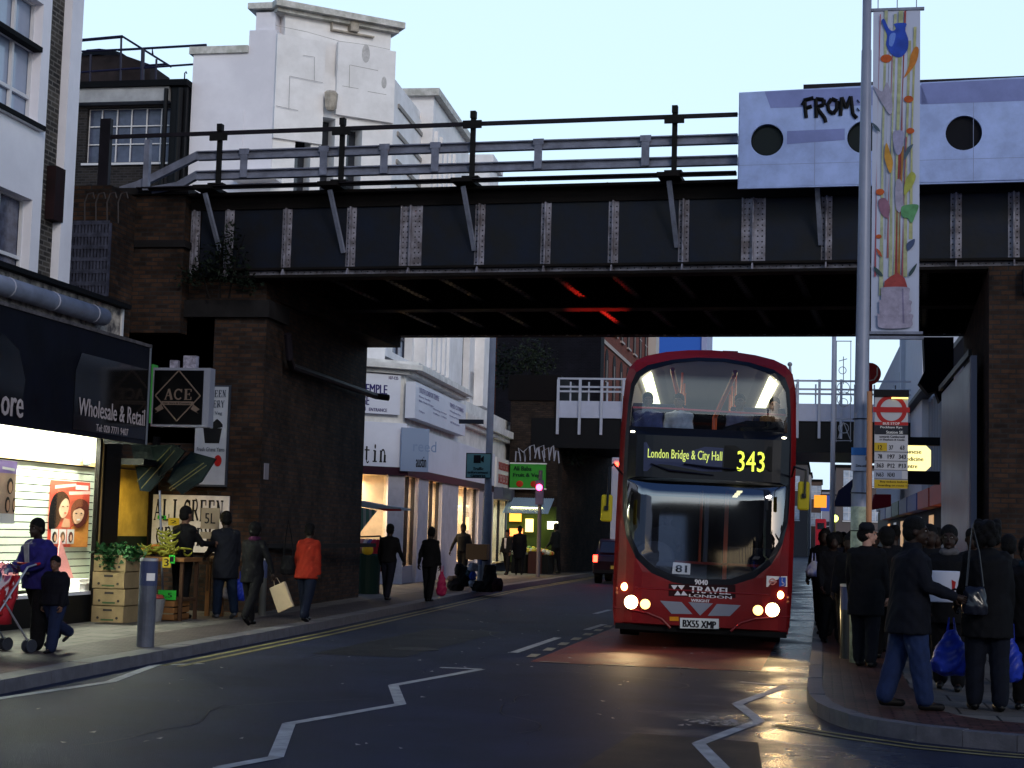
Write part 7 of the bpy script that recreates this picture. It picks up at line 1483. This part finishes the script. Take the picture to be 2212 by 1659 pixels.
bag('pink_bag', 'long pink carrier bag held by the woman in black', hd8[1] + Vector((.05, 0, .08)), .52, .22, M('pink_plastic', (.30, .015, .07), .5), d=.07)
h = hgt(1002, 1131, 48.); person('man in dark clothes coming towards the street vendor heap with arm out', -10.7, 48., h, R(170), ((.1, .05), (-.1, .1)), ((.0, .2, .3), (.1, .45, .2)), .03, 'dark', BKC, BKC, .04, 1.05, 'short', face=False, voxel=.025)
h = hgt(1083, 1143, 57.); person('person with a white shirt front near the end shop', -11.1, 57., h, R(160), ((.2, .1), (-.2, .15)), ((.1, .1, .3), (.1, .1, .3)), .0, 'mid', BKC, BKC, .1, 1.1, 'short', face=False, voxel=.03, open_=(.45, .43, .45))
h = hgt(1112, 1135, 57.5); person('person in a long dark coat walking away by the end shop', -10.75, 57.5, h, R(10), ((.1, .05), (-.1, .05)), ((.0, .1, .1), (.0, .1, .1)), .0, 'dark', BKC, BKC, .35, 1.2, 'short', face=False, voxel=.03)
h = hgt(1209, 1130, 61.); person('man in a dark jacket standing before the far produce table', -10.0, 61., h, R(60), ((.1, .05), (-.1, .05)), ((.2, .1, .5), (.2, .1, .5)), .0, 'dark', (.014, .02, .02), BKC, .05, 1.05, 'short', face=False, voxel=.03)
# --- right pavement
h = hgt(1990, 1113, 15.3); person('tall man in a long dark hooded coat and blue jeans reaching out his hand', .76, 15.25, h, R(-82), ((-.20, .06), (.17, .05)), ((.5, .08, .75), (.35, .08, .9)), .05, 'dark', (.012, .014, .024), (.022, .042, .12), .24, 1.18, 'short', hood=False, voxel=.012, bulk=1.24, collar=True, look=-.2, shoes=(.02, .016, .014))
h = hgt(2055, 1133, 17.3); p14, hd14 = person('woman in a black coat with pale fur collar facing the camera', 1.27, 17.4, h, R(172), ((.1, .02), (-.12, .1)), ((.3, .1, (1.2, .3)), (.2, .1, .4)), .02, 'dark', BKC, BKC, .22, 1.15, 'short', fem=True, voxel=.013, bulk=1.15, scarf=(.14, .13, .13))
h = hgt(2128, 1118, 15.4); p15, hd15 = person('woman with big curly hair and black coat standing with her back to the camera', 1.46, 15.4, h, R(10), ((.08, .02), (-.06, .04)), ((.2, .1, .7), (.0, .12, .2)), .02, 'dark', BKC, (.012, .016, .03), .26, 1.2, 'curly', fem=True, voxel=.013, bulk=1.15, face=False)
bag('handbag', 'shiny dark grey handbag on the shoulder of the curly haired woman', (1.33, 15.17, 1.36), .25, .24, M('handbag_grey', (.03, .032, .045), .3, n=.3, coat=.3), 'hand')
h = hgt(2205, 1158, 15.7); person('person in black with a glimpse of teal scarf cut by the right frame edge', 1.86, 15.7, h, R(165), ((.05, .02), (-.05, .02)), ((.1, .1, .3), (.1, .1, .3)), .0, 'dark', BKC, BKC, .2, 1.15, 'afro', voxel=.015, bulk=1.12, scarf=(.02, .06, .08))
bag('carrier_bag', 'big bright blue carrier bag hanging between the hooded man and the curly haired woman', (1.17, 15.75, .93), .42, .36, BLUEB, d=.12)
bag('carrier_bag', 'blue carrier bag at the right edge of the picture', (1.69, 15.6, .90), .42, .22, BLUEB)
t = thing('white_box', 'white cardboard box with a red mark carried behind the hooded man', 'box', (1.0, 16.4, 1.05), R(6))
g = MB(); g.box(-.30, .30, -.12, .12, 0, .30); g.build('carton', M('white_card_box', (.48, .5, .6), .6), t, local=True, bevel=.01)
g = MB(); g.prism([(.2, -.124, .22), (.24, -.124, .2), (.22, -.124, .06), (.19, -.124, .04), (.205, -.124, .14)], (0, .003, 0)); g.build('red_mark', M('box_red', (.3, .01, .01), .5), t, local=True)
h = hgt(1866, 1130, 20.2); person('man in a dark cap and overcoat standing before the lamp column', .50, 20.15, h, R(-20), ((.05, .02), (-.08, .05)), ((.1, .1, .2), (.1, .1, .2)), .02, 'fair', BKC, (.010, .012, .02), .3, 1.15, 'cap', voxel=.014, bulk=1.12, look=-.9)
crowd = [(.34, 22.8, 1.6, 170, 1, 'short person in black close behind the dark bollard', BKC), (.80, 21.7, 1.7, 10, 0, 'broad person in black right of the cap man', BKC), (1.18, 19.2, 1.72, 185, 0, 'person in near black coat behind the white box', BKC), (1.78, 20.6, 1.7, 170, 1, 'dark figure between the curly haired woman and the brick pier', BKC), (1.95, 18.2, 1.62, 10, 0, 'dark figure near the right frame edge behind the person in teal', BKC), (.5, 29.6, 1.7, 0, 1, 'dark figure under the middle of the bridge near the kerb', NVC), (-.02, 29.3, 1.68, 170, 0, 'person in black nearest the bus door', BKC), (.05, 33., 1.72, 0, 0, 'dark figure at the kerb level with the back of the bus', BKC), (.32, 34.5, 1.64, 190, 1, 'short dark figure beside the kerb far back', NVC), (.0, 39., 1.7, 20, 0, 'dark figure walking at the kerb past the far bridge approach', BKC), (.75, 25.6, 1.66, 170, 1, 'person in black between the cap man and the bus stop flag', BKC), (.02, 26.5, 1.70, 160, 1, 'man in black beside the bus holding a white and blue bag', BKC), (.22, 27.3, 1.66, 10, 0, 'person with hood in black just right of the bus', NVC), (.12, 24.6, 1.62, 200, 0, 'short person in dark coat directly left of the dark bollard', BKC), (.48, 25.2, 1.7, 150, 1, 'person in very dark coat between the bollard and the man in the cap', BKC),
         (.95, 23.0, 1.74, 20, 0, 'man in black behind the bus stop flag', BKC), (1.25, 21.2, 1.66, 190, 0, 'person in navy coat behind the hooded man', NVC), (1.55, 23.5, 1.72, 170, 1, 'dark figure in front of the hoarding end', BKC), (.75, 28.5, 1.74, 0, 0, 'tall man in black walking under the bridge', BKC), (.35, 31.5, 1.68, 170, 0, 'person in dark coat further back in the crowd', NVC), (1.1, 30.5, 1.7, 0, 1, 'person in brown black jacket below the round stop sign', (.016, .010, .008)), (.6, 36., 1.7, 180, 0, 'person in black far back on the right pavement', BKC), (1.4, 38., 1.68, 0, 0, 'distant person near the dim shops on the right', NVC)]
for k, (x, y, h, rz_, fm_, lab, c) in enumerate(crowd):
    person(lab, x, y, h, R(rz_), ((.12, .05), (-.1, .1)), ((.1, .12, .3), (.1, .12, .4 + .1 * (k % 4))), .02, 'dark', c, BKC, .1 + .08 * (k % 3), 1.1, ('short', 'afro', 'short', 'bun')[k % 4], fem=bool(fm_), face=False, voxel=.022, bulk=1.1, group='people waiting at the bus stop')
bag('carrier_bag', 'white and blue carrier bag beside the bus held in the crowd', (-.16, 26.1, 1.42), .26, .26, M('white_blue_bag', (.10, .14, .5), .4, n=.5, col2=(.4, .4, .45), ns=6))
# --- people in the bus
for k, (x, y, lab, sk, c) in enumerate(((-.98, 1.0, 'passenger in dark clothes at the left front of the upper deck', 'mid', (.08, .09, .2)), (-.52, 1.15, 'passenger in a pale top second from the left on the upper deck', 'mid', (.4, .42, .5)), (.40, 1.1, 'passenger with round face and dark hair right of the middle on the upper deck', 'mid', (.2, .18, .26)), (.9, 1.6, 'passenger in brown at the right side of the upper deck', 'fair', (.16, .08, .04)))):
    person(lab, BUSX + x + .06, BUSY + y, 1.62, R(180 + (8, -10, 5, 0)[k]), ((1.45, 1.45), (1.45, 1.45)), ((.3, .1, .8), (.3, .1, .8)), -.02, sk, c, BKC, .02, 1., 'short', voxel=.02, z=2.56, seat=True, fem=k == 2)
person('bus driver in dark uniform behind the windscreen', BUSX - .62, BUSY + 1.25, 1.72, R(180), ((1.4, 1.4), (1.4, 1.4)), ((.7, .1, .7), (.7, .1, .7)), .0, 'dark', (.03, .035, .05), BKC, .02, 1., 'short', voxel=.02, z=.75, seat=True)

# ================================================================ stalls, boxes, pushchair, vehicles
KRF = M('kraft_card', (.26, .19, .10), .8, n=.25, ns=4); KRD = M('kraft_dark', (.07, .06, .05), .85)
x0b, y0b = -10.62, 22.55; zc = .12
for k in range(4):
    lab = ('lowest brown cardboard produce box of the stack at the stall corner', 'second box up of the cardboard stack at the stall corner', 'third box up of the cardboard stack with a wide slot', 'topmost cardboard box of the stack filled with greens')[k]
    t = thing('cardboard_box', lab, 'box', (x0b + .3, y0b + .2, zc), 0, 'cardboard produce boxes stacked at the stall corner'); dx = (.0, .012, -.01, .0)[k]
    hz = .25; a, b, c, d = x0b + dx, x0b + .50 + dx, y0b, y0b + .62
    g = MB(); g.box(a, b, c, c + .01, zc, zc + hz - .008); g.box(a, b, d - .01, d, zc, zc + hz - .008); g.box(a, a + .01, c + .011, d - .011, zc, zc + hz - .008); g.box(b - .01, b, c + .011, d - .011, zc, zc + hz - .008); g.box(a, b, c, d, zc - .001, zc + .008) if k else None
    g.build('carton', KRF, t)
    g = MB(); g.box((a + b) / 2 - .07, (a + b) / 2 + .07, c - .004, c - .001, zc + .17, zc + .20); 
    for e in (-.15, .15): g.cyl(((a + b) / 2 + e, c - .004, zc + .07), ((a + b) / 2 + e, c - .001, zc + .07), .02, n=10)
    g.build('hand_slots', KRD, t); g = MB(); g.box((a + b) / 2 - .1, (a + b) / 2 + .1, c - .003, c - .001, zc + .03, zc + .055); g.build('green_print', M('print_green', (.07, .13, .05), .8), t)
    zc += hz
t = thing('leafy_greens', 'dark leafy greens spilling over the top cardboard box', 'vegetables', (x0b + .3, y0b + .2, zc))
g = MB(); leaves(g, (x0b + .28, y0b + .25, zc + .02), (.40, .36, .16), 900, .05, 3); leaves(g, (x0b + .24, y0b - .02, zc - .1), (.14, .06, .14), 160, .04, 4); o = g.build('leaf_bunch', M('greens_leaf', (.03, .12, .03), .5, n=.6, ns=9), t)
# stall table behind
t = thing('fruit_stall', 'wooden fruit stall table with dark cloth front by the brick pier', 'market stall', (-10.2, 24, .12))
g = MB(); g.box(-10.75, -9.62, 23.55, 24.3, 1.02, 1.08); g.build('table_top', M('stall_orange_wood', (.22, .10, .035), .7, n=.3), t)
for x, y in ((-10.7, 23.6), (-9.7, 23.6), (-10.7, 24.2), (-9.7, 24.2)): g = MB(); g.box(x, x + .05, y, y + .05, .12, 1.02); g.build('leg', M('stall_wood', (.10, .05, .025), .8), t)
g = MB(); g.box(-10.7, -9.66, 23.62, 24.2, .42, .46); g.build('shelf', MATS['stall_wood'], t)
t = thing('second_stall', 'rough timber stall between the two men at the pier', 'market stall', (-9.5, 25.6, .12))
g = MB(); g.box(-9.95, -9.25, 25.2, 25.9, .95, 1.0); g.build('table_top', MATS['stall_wood'], t)
for x in (-9.9, -9.66, -9.42): g = MB(); g.box(x, x + .07, 25.2, 25.26, .12, .95); g.build('leg', MATS['stall_orange_wood'], t)
heap('potatoes', 'heap of brown roots on the rough timber stall', -9.9, -9.3, 25.25, 25.8, 1.0, [(.12, .07, .04), (.18, .12, .07)], 70, .05, 9, 'vegetables')
heap('red_fruit', 'row of red and orange peppers at the back of the fruit stall', -10.55, -10.1, 24.0, 24.3, 1.12, [(.4, .03, .015), (.45, .16, .02)], 44, .045, 7)
def banana(mb, c, r, a0, tilt, s=.02):
    pts = []
    for q in range(7): a = -1.0 + 2.0 * q / 6; pts.append(Vector(c) + Vector((math.cos(a0) * r * math.sin(a), math.sin(a0) * r * math.sin(a), r * (1 - math.cos(a)) * tilt + .01)))
    mb.tube(pts, [.006, .014, s, s, s, .013, .006], 6)
t = thing('bananas', 'piled bunches of green yellow bananas and plantains on the fruit stall', 'fruit', (-10.1, 23.9, 1.0)); random.seed(2); g = MB()
for k in range(46): banana(g, (random.uniform(-10.45, -9.75), random.uniform(23.65, 24.1), 1.09 + random.random() * .14), .13, random.uniform(-.6, .6) + PI / 2 * (k % 2), random.choice((1, -.2)), .018)
for k in range(16): banana(g, (PY(362, 1175, 23.9).x + random.uniform(-.1, .1), 23.9, 1.15 + k * .02), .13, random.uniform(-.3, .3), 1, .018)
o = g.build('bunch', M('banana_green', (.26, .26, .03), .5, n=.45, ns=8), t, smooth=True)
def card(label, s, p, w_, h_, mat, tm=LB, th=.6, rz=0.):
    t = thing('price_card', label, 'price card', p, rz); g = MB(); g.box(0, w_, 0, .006, 0, h_); g.build('card', mat, t, local=True)
    g = MB(); text(g, s, (w_ * .22, -.004, h_ * (1 - th) / 2), X3, Z3, w_ * .56, h_ * th, .003); g.build('lettering', tm, t, local=True); return t
q = lambda px, py, Y: PY(px, py, Y)
YC, GC = M('card_yellow', (.36, .27, .02), .7), M('card_green', (.02, .30, .03), .7)
p = q(350, 1226, 23.5); card('yellow price card with a 3 hanging from the fruit stall', '3', p[:], .13, .16, YC, th=.7, rz=.15); p = q(364, 1217, 23.52); card('green price card behind the yellow one on the fruit stall', '1', p[:], .11, .13, GC, rz=-.2)
p = q(341, 1295, 23.5); card('wide bright green price card with a 5 under the fruit stall', '-.5', p[:], .29, .145, GC, th=.5)
p = q(433, 1142, 25.1); t = card('brown card sign with 5L on a stick above the stall', '5L', p[:], .32, .34, M('card_tan', (.30, .24, .17), .7, n=.2), th=.5); g = MB(); g.box(.14, .17, .01, .03, -1.0, .02); g.build('stick', MATS['stall_wood'], t, local=True); g = MB(); g.box(-.0, .32, -.006, -.002, -.16, -.05); g.build('lower_card', M('card_tan'), t, local=True)
p = q(340, 1121, 26.3); card('small green price card pinned to the white lettered board', '1', p[:], .16, .06, GC); p = q(363, 1135, 26.3); card('small yellow price card pinned to the white lettered board', '2', p[:], .2, .13, YC, th=.4)
t = thing('plastic_basket', 'white and red plastic tub under the fruit stall behind the bollard', 'basket', (-9.9, 23.3, .12)); g = MB(); g.loft([((-10.0, 23.3, .12), .15, .15), ((-10.0, 23.3, .45), .2, .2), ((-10.0, 23.3, .46), .2, .2)], 16); g.build('tub', M('tub_grey', (.2, .2, .2), .5), t); g = MB(); g.loft([((-10.0, 23.3, .47), .19, .19), ((-10.0, 23.3, .52), .15, .15)], 12); g.build('contents', M('tub_red', (.3, .05, .04), .6), t)
t = thing('wooden_crate', 'low wooden crate beneath the fruit stall', 'crate', (-9.85, 23.9, .12)); g = MB()
for k in range(3): g.box(-10.3, -9.72, 23.5, 23.515, .14 + k * .1, .22 + k * .1); g.box(-9.735, -9.72, 23.52, 24.1, .14 + k * .1, .22 + k * .1)
g.box(-10.3, -9.72, 23.52, 24.1, .13, .15); g.build('slats', MATS['stall_orange_wood'], t)
# pushchair with child
t = thing('pushchair', 'red pushchair with clear rain cover cut by the left frame edge', 'pushchair', (-9.05, 16.7, .12), R(158))
PT = M('pushchair_tube', (.35, .35, .4), .3, metal=.6)
for s in (-.2, .2):
    g = MB(); g.tube([(s, -.42, .98), (s, -.30, .95), (s, .32, .12)], .012, 8); g.build('frame_tube', PT, t, local=True)
    g = MB(); g.tube([(s, -.35, .14), (s, .12, .72)], .012, 8); g.build('frame_tube', PT, t, local=True)
    for yy in (-.38, .34):
        for dd in (-.035, .035): g = MB(); g.tube([(s + dd - .012, yy, .075), (s + dd + .012, yy, .075)], .075, 16); g.build('wheel', M('wheel_grey', (.06, .065, .08), .6), t, local=True)
g = MB(); g.tube([(-.2, -.42, .98), (-.2, -.47, .99)], .016, 8); g.tube([(.2, -.42, .98), (.2, -.47, .99)], .016, 8); g.tube([(-.2, -.44, .985), (.2, -.44, .985)], .013, 8); g.build('handle', M('handle_red', (.3, .01, .02), .5), t, local=True)
g = MB(); g.loft([((0, -.05, .32), .19, .18), ((0, -.02, .42), .2, .2), ((0, -.14, .6), .2, .1), ((0, -.2, .85), .19, .06)], 14); g.build('seat', M('seat_red', (.3, .012, .02), .7), t, smooth=True, local=True)
g = MB(); g.loft([((0, .0, .6), .215, .30), ((0, -.05, .8), .21, .26), ((0, -.1, .95), .17, .18), ((0, -.12, 1.0), .08, .08)], 16); solid(g, 'rain_cover', glass('rain_cover_film', (1, .55, .62), .22, .12), t, .02, 1, .012)
t, _ = person('small child in a red hooded suit sitting in the pushchair', -9.02, 16.62, 1.02, R(158), ((1.3, .7), (1.3, .7)), ((.4, .15, .5), (.4, .15, .5)), -.15, 'mid', (.35, .012, .015), (.05, .04, .02), .02, 1.1, 'short', hood=False, voxel=.012, z=.26, seat=True, bulk=1.4)
# clothes rail and market canopy by the abutment
cr = thing('clothes_rail', 'market rail hung with red pink and grey shirts beyond the abutment', 'clothes rail', (-10.3, 36.5, .12))
q = lambda px, py, Y=36.5: PY(px, py, Y)
a, b = q(770, 1160), q(822, 1158); g = MB(); g.tube([a, b], .02, 6); g.tube([b, Vector((b.x, b.y, .12))], .02, 6); g.build('rail', BLK, cr)
for k, c in enumerate(((.30, .02, .05), (.45, .2, .22), (.40, .38, .42), (.12, .12, .3), (.40, .03, .08), (.3, .015, .03))):
    x = a.x + .06 + k * (b.x - a.x - .1) / 5; g = MB(); g.loft([((x, 36.5, a.z - .78), .07, .24), ((x, 36.5, a.z - .3), .065, .22), ((x, 36.5, a.z - .12), .07, .24), ((x, 36.5, a.z - .04), .03, .06)], 10); g.build('garment', cloth(c), cr, smooth=True)
t = thing('green_bin', 'dark green covered stall base under the clothes rail', 'stall base', (-10.3, 36.2, .12)); g = MB(); g.loft([((-10.35, 36.3, .12), .28, .3), ((-10.35, 36.3, 1.0), .33, .32), ((-10.35, 36.3, 1.04), .3, .3)], 18); g.build('cover', M('bin_green', (.01, .045, .03), .6), t); g = MB(); g.ell((-10.28, 36.05, 1.12), (.14, .1, .13)); g.build('yellow_bundle', M('bundle_yellow', (.5, .32, .02), .6), t)
cn = thing('striped_canopy', 'pale blue and green striped canopy edge of the market pitch', 'canopy', (-10.6, 36.5, 2.3))
P0, P1, P2 = q(766, 1080, 36.8), q(818, 1090, 36.8), q(866, 1097, 36.8)
g = MB(); g.prism([P0, P1, P2, P2 - UP * .05, P1 - UP * .12, P0 - UP * .14], (0, .9, 0)); g.build('top_sheet', M('canopy_pale', (.28, .33, .38), .6), cn)
g = MB(); 
for k in range(8):
    f0, f1 = k / 8, (k + 1) / 8; A_ = P0 - UP * .15; B_ = q(815, 1102, 36.8); C_ = q(766, 1165, 36.8)
    a_, b_ = A_.lerp(B_, f0), A_.lerp(B_, f1); c_, d_ = C_.lerp(B_, f0), C_.lerp(B_, f1)
    if k % 2 == 0: g.prism([a_, b_, d_, c_], (0, .02, 0))
g.build('green_stripe', M('canopy_green', (.10, .22, .18), .7), cn); g = MB(); g.prism([P0 - UP * .15, q(815, 1102, 36.8), q(766, 1165, 36.8)], (0, .02, 0)); g.v = [v + Y3 * .012 for v in g.v]; g.build('side_sheet', M('canopy_white', (.4, .42, .42), .7), cn)
g = MB(); g.prism([q(816, 1098, 36.7), q(866, 1100, 36.7), q(866, 1104, 36.7), q(830, 1104, 36.7)], (0, .05, 0)); g.build('red_edge', M('canopy_red', (.3, .02, .02), .6), cn)
# street vendor heap at the kerb
q = lambda px, py, Y=40.2: PY(px, py, Y)
t = thing('vendor_trolley', 'heap of bags and goods piled round a trolley at the kerb', 'goods heap', (-8.9, 40.2, .12)); random.seed(6)
for k, (px, py, w_, h_, c) in enumerate(((985, 1262, .42, .3, (.05, .03, .025)), (1003, 1245, .36, .5, (.01, .01, .012)), (1021, 1225, .26, .2, (.22, .24, .32)), (1012, 1238, .2, .14, (.06, .1, .12)), (1021, 1243, .14, .22, (.02, .06, .35)), (1020, 1260, .16, .16, (.28, .3, .36)), (1058, 1255, .34, .8, (.008, .008, .01)), (1073, 1263, .3, .32, (.05, .008, .01)), (992, 1230, .2, .3, (.02, .015, .015)), (977, 1250, .22, .14, (.35, .2, .12)), (1047, 1200, .14, .26, (.05, .05, .07)), (1040, 1268, .5, .3, (.012, .01, .01)))):
    p = q(px, py); g = MB(); g.loft([((p.x, p.y, max(.12, p.z - h_ / 2)), w_ * .45, .2), ((p.x, p.y, p.z), w_ * .55, .24), ((p.x, p.y, p.z + h_ / 2), w_ * .4, .16)], 10); g.v = [v - t.location for v in g.v]; solid(g, 'bundle', cloth(c), t, .03, 1, .02, None, k)
p0, p1 = q(1007, 1208, 39.8), q(1053, 1176, 39.8); t = thing('cardboard_sheet', 'plain brown cardboard box standing on top of the vendor heap', 'box', (p0.x, 39.8, p0.z)); g = MB(); g.box(p0.x, p1.x, 39.75, 40.1, p0.z, p1.z); g.build('carton', M('cardboard_orange', (.24, .12, .05), .8), t, bevel=.01)
# dark estate car driving away
def xcar(name, label, cx, y0, wd, ln, ht, mat, lit=True):
    t = thing(name, label, 'car', (cx, y0, 0)); w2 = wd / 2
    g = MB(); prof = [(0, .32), (-.02, .75), (.05, .95), (.25, 1.0), (.45, ht - .05), (.8, ht), (2.6, ht - .02), (3.3, 1.0), (ln - .1, .85), (ln, .45), (ln - .05, .3)]
    n = len(prof); L = [(cx - w2 * (1 if z < 1 else .84), y0 + y, z) for y, z in prof]; Rr = [(cx + w2 * (1 if z < 1 else .84), y0 + y, z) for y, z in prof]
    i = g._a(L + Rr); g.f.append([i + k for k in range(n)]); g.f.append([i + n + k for k in range(n)][::-1])
    for k in range(n): g.f.append([i + k, i + n + k, i + n + (k + 1) % n, i + (k + 1) % n])
    g.build('body', mat, t, bevel=.05)
    g = MB(); g.prism([(cx - w2 * .78, y0 + .24, 1.04), (cx + w2 * .78, y0 + .24, 1.04), (cx + w2 * .72, y0 + .42, ht - .1), (cx - w2 * .72, y0 + .42, ht - .1)], (0, -.02, 0)); g.build('rear_window', DGL, t)
    for s in (-1, 1):
        g = MB(); g.box(cx + s * (w2 - .02), cx + s * (w2 - .16), y0 - .04, y0 + .02, .72, .95); g.build('tail_light', M('tail_lit', (1, .05, .02), .4, emit=11, ecol=(1, .03, .015)), t)
        for yy in (.8, ln - .85): g = MB(); g.cyl((cx + s * (w2 - .2), y0 + yy, .32), (cx + s * (w2 + .01), y0 + yy, .32), .32, n=18); wo = g.build('wheel', MATS['tyre_black'], t); g = MB(); g.cyl((cx + s * (w2 + .005), y0 + yy, .32), (cx + s * (w2 + .02), y0 + yy, .32), .18, n=14); g.build('rim', MATS['rim_grey'], wo)
    g = MB(); g.box(cx - .26, cx + .26, y0 - .045, y0 - .02, .5, .61); g.build('number_plate', M('rear_plate', (.35, .25, .04), .5), t); g = MB(); g.box(cx - w2 + .05, cx + w2 - .05, y0 - .06, y0 + .02, .36, .46); g.build('bumper', BLK, t)
    g = MB(); g.box(cx - .12, cx + .12, y0 + .42, y0 + .46, ht - .04, ht + .0); g.build('brake_light', M('tail_lit'), t)
    return t
xcar('estate_car', 'dark red car driving away with lit tail lamps left of the bus', -6.72, 54, 1.75, 4.3, 1.5, M('car_maroon', (.03, .006, .01), .3, coat=.5))
xcar('distant_car', 'small dark car in the queue far down the street', -3.4, 110, 1.75, 4.2, 1.5, M('car_dark', (.01, .012, .02), .3))
t = thing('white_lorry', 'white box lorry mostly hidden behind the left side of the bus', 'lorry', (-5.6, 60, 0)); q = lambda px, py: PY(px, py, 60.)
xL = q(1321, 1000).x; zt_ = q(1330, 988).z; g = MB(); g.box(xL, xL + 2.4, 60, 66, .9, zt_); g.build('cargo_box', M('lorry_white', (.34, .36, .46), .5), t, bevel=.04); g = MB(); g.box(xL + .1, xL + 2.3, 66.1, 67.8, .7, 2.6); g.build('cab', M('lorry_white'), t, bevel=.1); g = MB(); g.box(xL + .1, xL + 2.3, 60.1, 67.5, .55, .88); g.build('chassis', BLK, t)
for s in (.3, 2.1):
    for yy in (61.2, 66.8): g = MB(); g.cyl((xL + s - .15, yy, .45), (xL + s + .15, yy, .45), .45, n=16); g.build('wheel', MATS['tyre_black'], t)
for z in (zt_ - .25, 1.0): g = MB(); g.ell((xL + .2, 59.98, z), (.09, .04, .09), 8, 6); g.build('tail_light', M('tail_lit'), t)
t = thing('red_van', 'small red vehicle with white sign facing the camera far down the street', 'van', (0, 120, 0)); p0, p1 = PY(1761, 1150, 120.), PY(1785, 1121, 120.)
g = MB(); g.box(p0.x, p1.x, 120, 124, .3, p1.z); g.build('body', M('van_red', (.4, .015, .03), .4), t, bevel=.08); g = MB(); g.box(p0.x + .15, p1.x - .15, 119.96, 119.99, p1.z - .75, p1.z - .3); g.build('windscreen', DGL, t); g = MB(); g.box(p0.x + .2, p1.x - .2, 119.95, 119.98, .55, .75); g.build('number_plate', PWh, t)
for s in (p0.x + .1, p1.x - .3): g = MB(); g.box(s, s + .2, 120.1, 120.8, 0, .6); g.build('wheel', MATS['tyre_black'], t)

# ================================================================ the street behind the camera (seen only in glass and paint)
bm_ = M('rear_brick', (.12, .09, .08), .85, n=.4)
for nm, lab, x0, x1, y0, y1, zt, mt in (('rear_building', 'pale rendered terrace on the left behind the viewer', -22, -9.5, -70, -4, 8, M('rear_render', (.40, .44, .56), .8)), ('rear_building', 'dark brick corner block on the right behind the viewer', 7, 22, -70, -6, 8.5, bm_), ('rear_building', 'brown building closing the street behind the viewer', -22, 22, -90, -72, 10, bm_)):
    t = thing(nm, lab, 'building', ((x0 + x1) / 2, y0, 0)); g = MB(); g.box(x0, x1, y0, y1, -.1, zt); g.build('wall', mt, t)
    g = MB(); n = int((y1 - y0) / 5)
    if n > 4: 
        for k in range(n):
            xf = x1 if x0 < 0 else x0; g.box(xf - .05, xf + .05, y0 + k * 5 + 1, y0 + k * 5 + 3.4, .8, 2.8)
        g.build('shop_windows', M('rear_window', (.6, .5, .3), .5, emit=.35, ecol=(1, .75, .45)), t)
t = thing('unseen_pale_lorry', 'tall pale box lorry parked behind the viewer', 'lorry', (-1, -16, 0))  # added out of view to give the windscreen a pale reflection
g = MB(); g.box(-2.5, .55, -20, -12, .6, 4.2); g.build('cargo_box', M('lorry_side_pale', (.62, .68, .85), .5), t); g = MB(); g.box(-2.3, .35, -22, -20.1, .5, 3.3); g.build('cab', M('lorry_side_pale'), t)
for x in (-2.3, .0):
    for y in (-21, -14): g = MB(); g.cyl((x, y, .45), (x + .3, y, .45), .45, n=16); g.build('wheel', MATS['tyre_black'], t)
# red glow of the car's brake lamp on the girders
l = bpy.data.lights.new('brake_light_beam', 'SPOT'); l.energy = 4200; l.color = (1, .02, .01); l.spot_size = R(3.2); l.spot_blend = .6; l.shadow_soft_size = .05
o = bpy.data.objects.new('brake_light_beam', l); C.objects.link(o); o.location = (-6.7, 53.8, 1.42); o.rotation_euler = (Vector((-6.7, 53.8, 1.42)) - Vector((-4.3, 30.5, 5.95))).to_track_quat('Z', 'Y').to_euler()
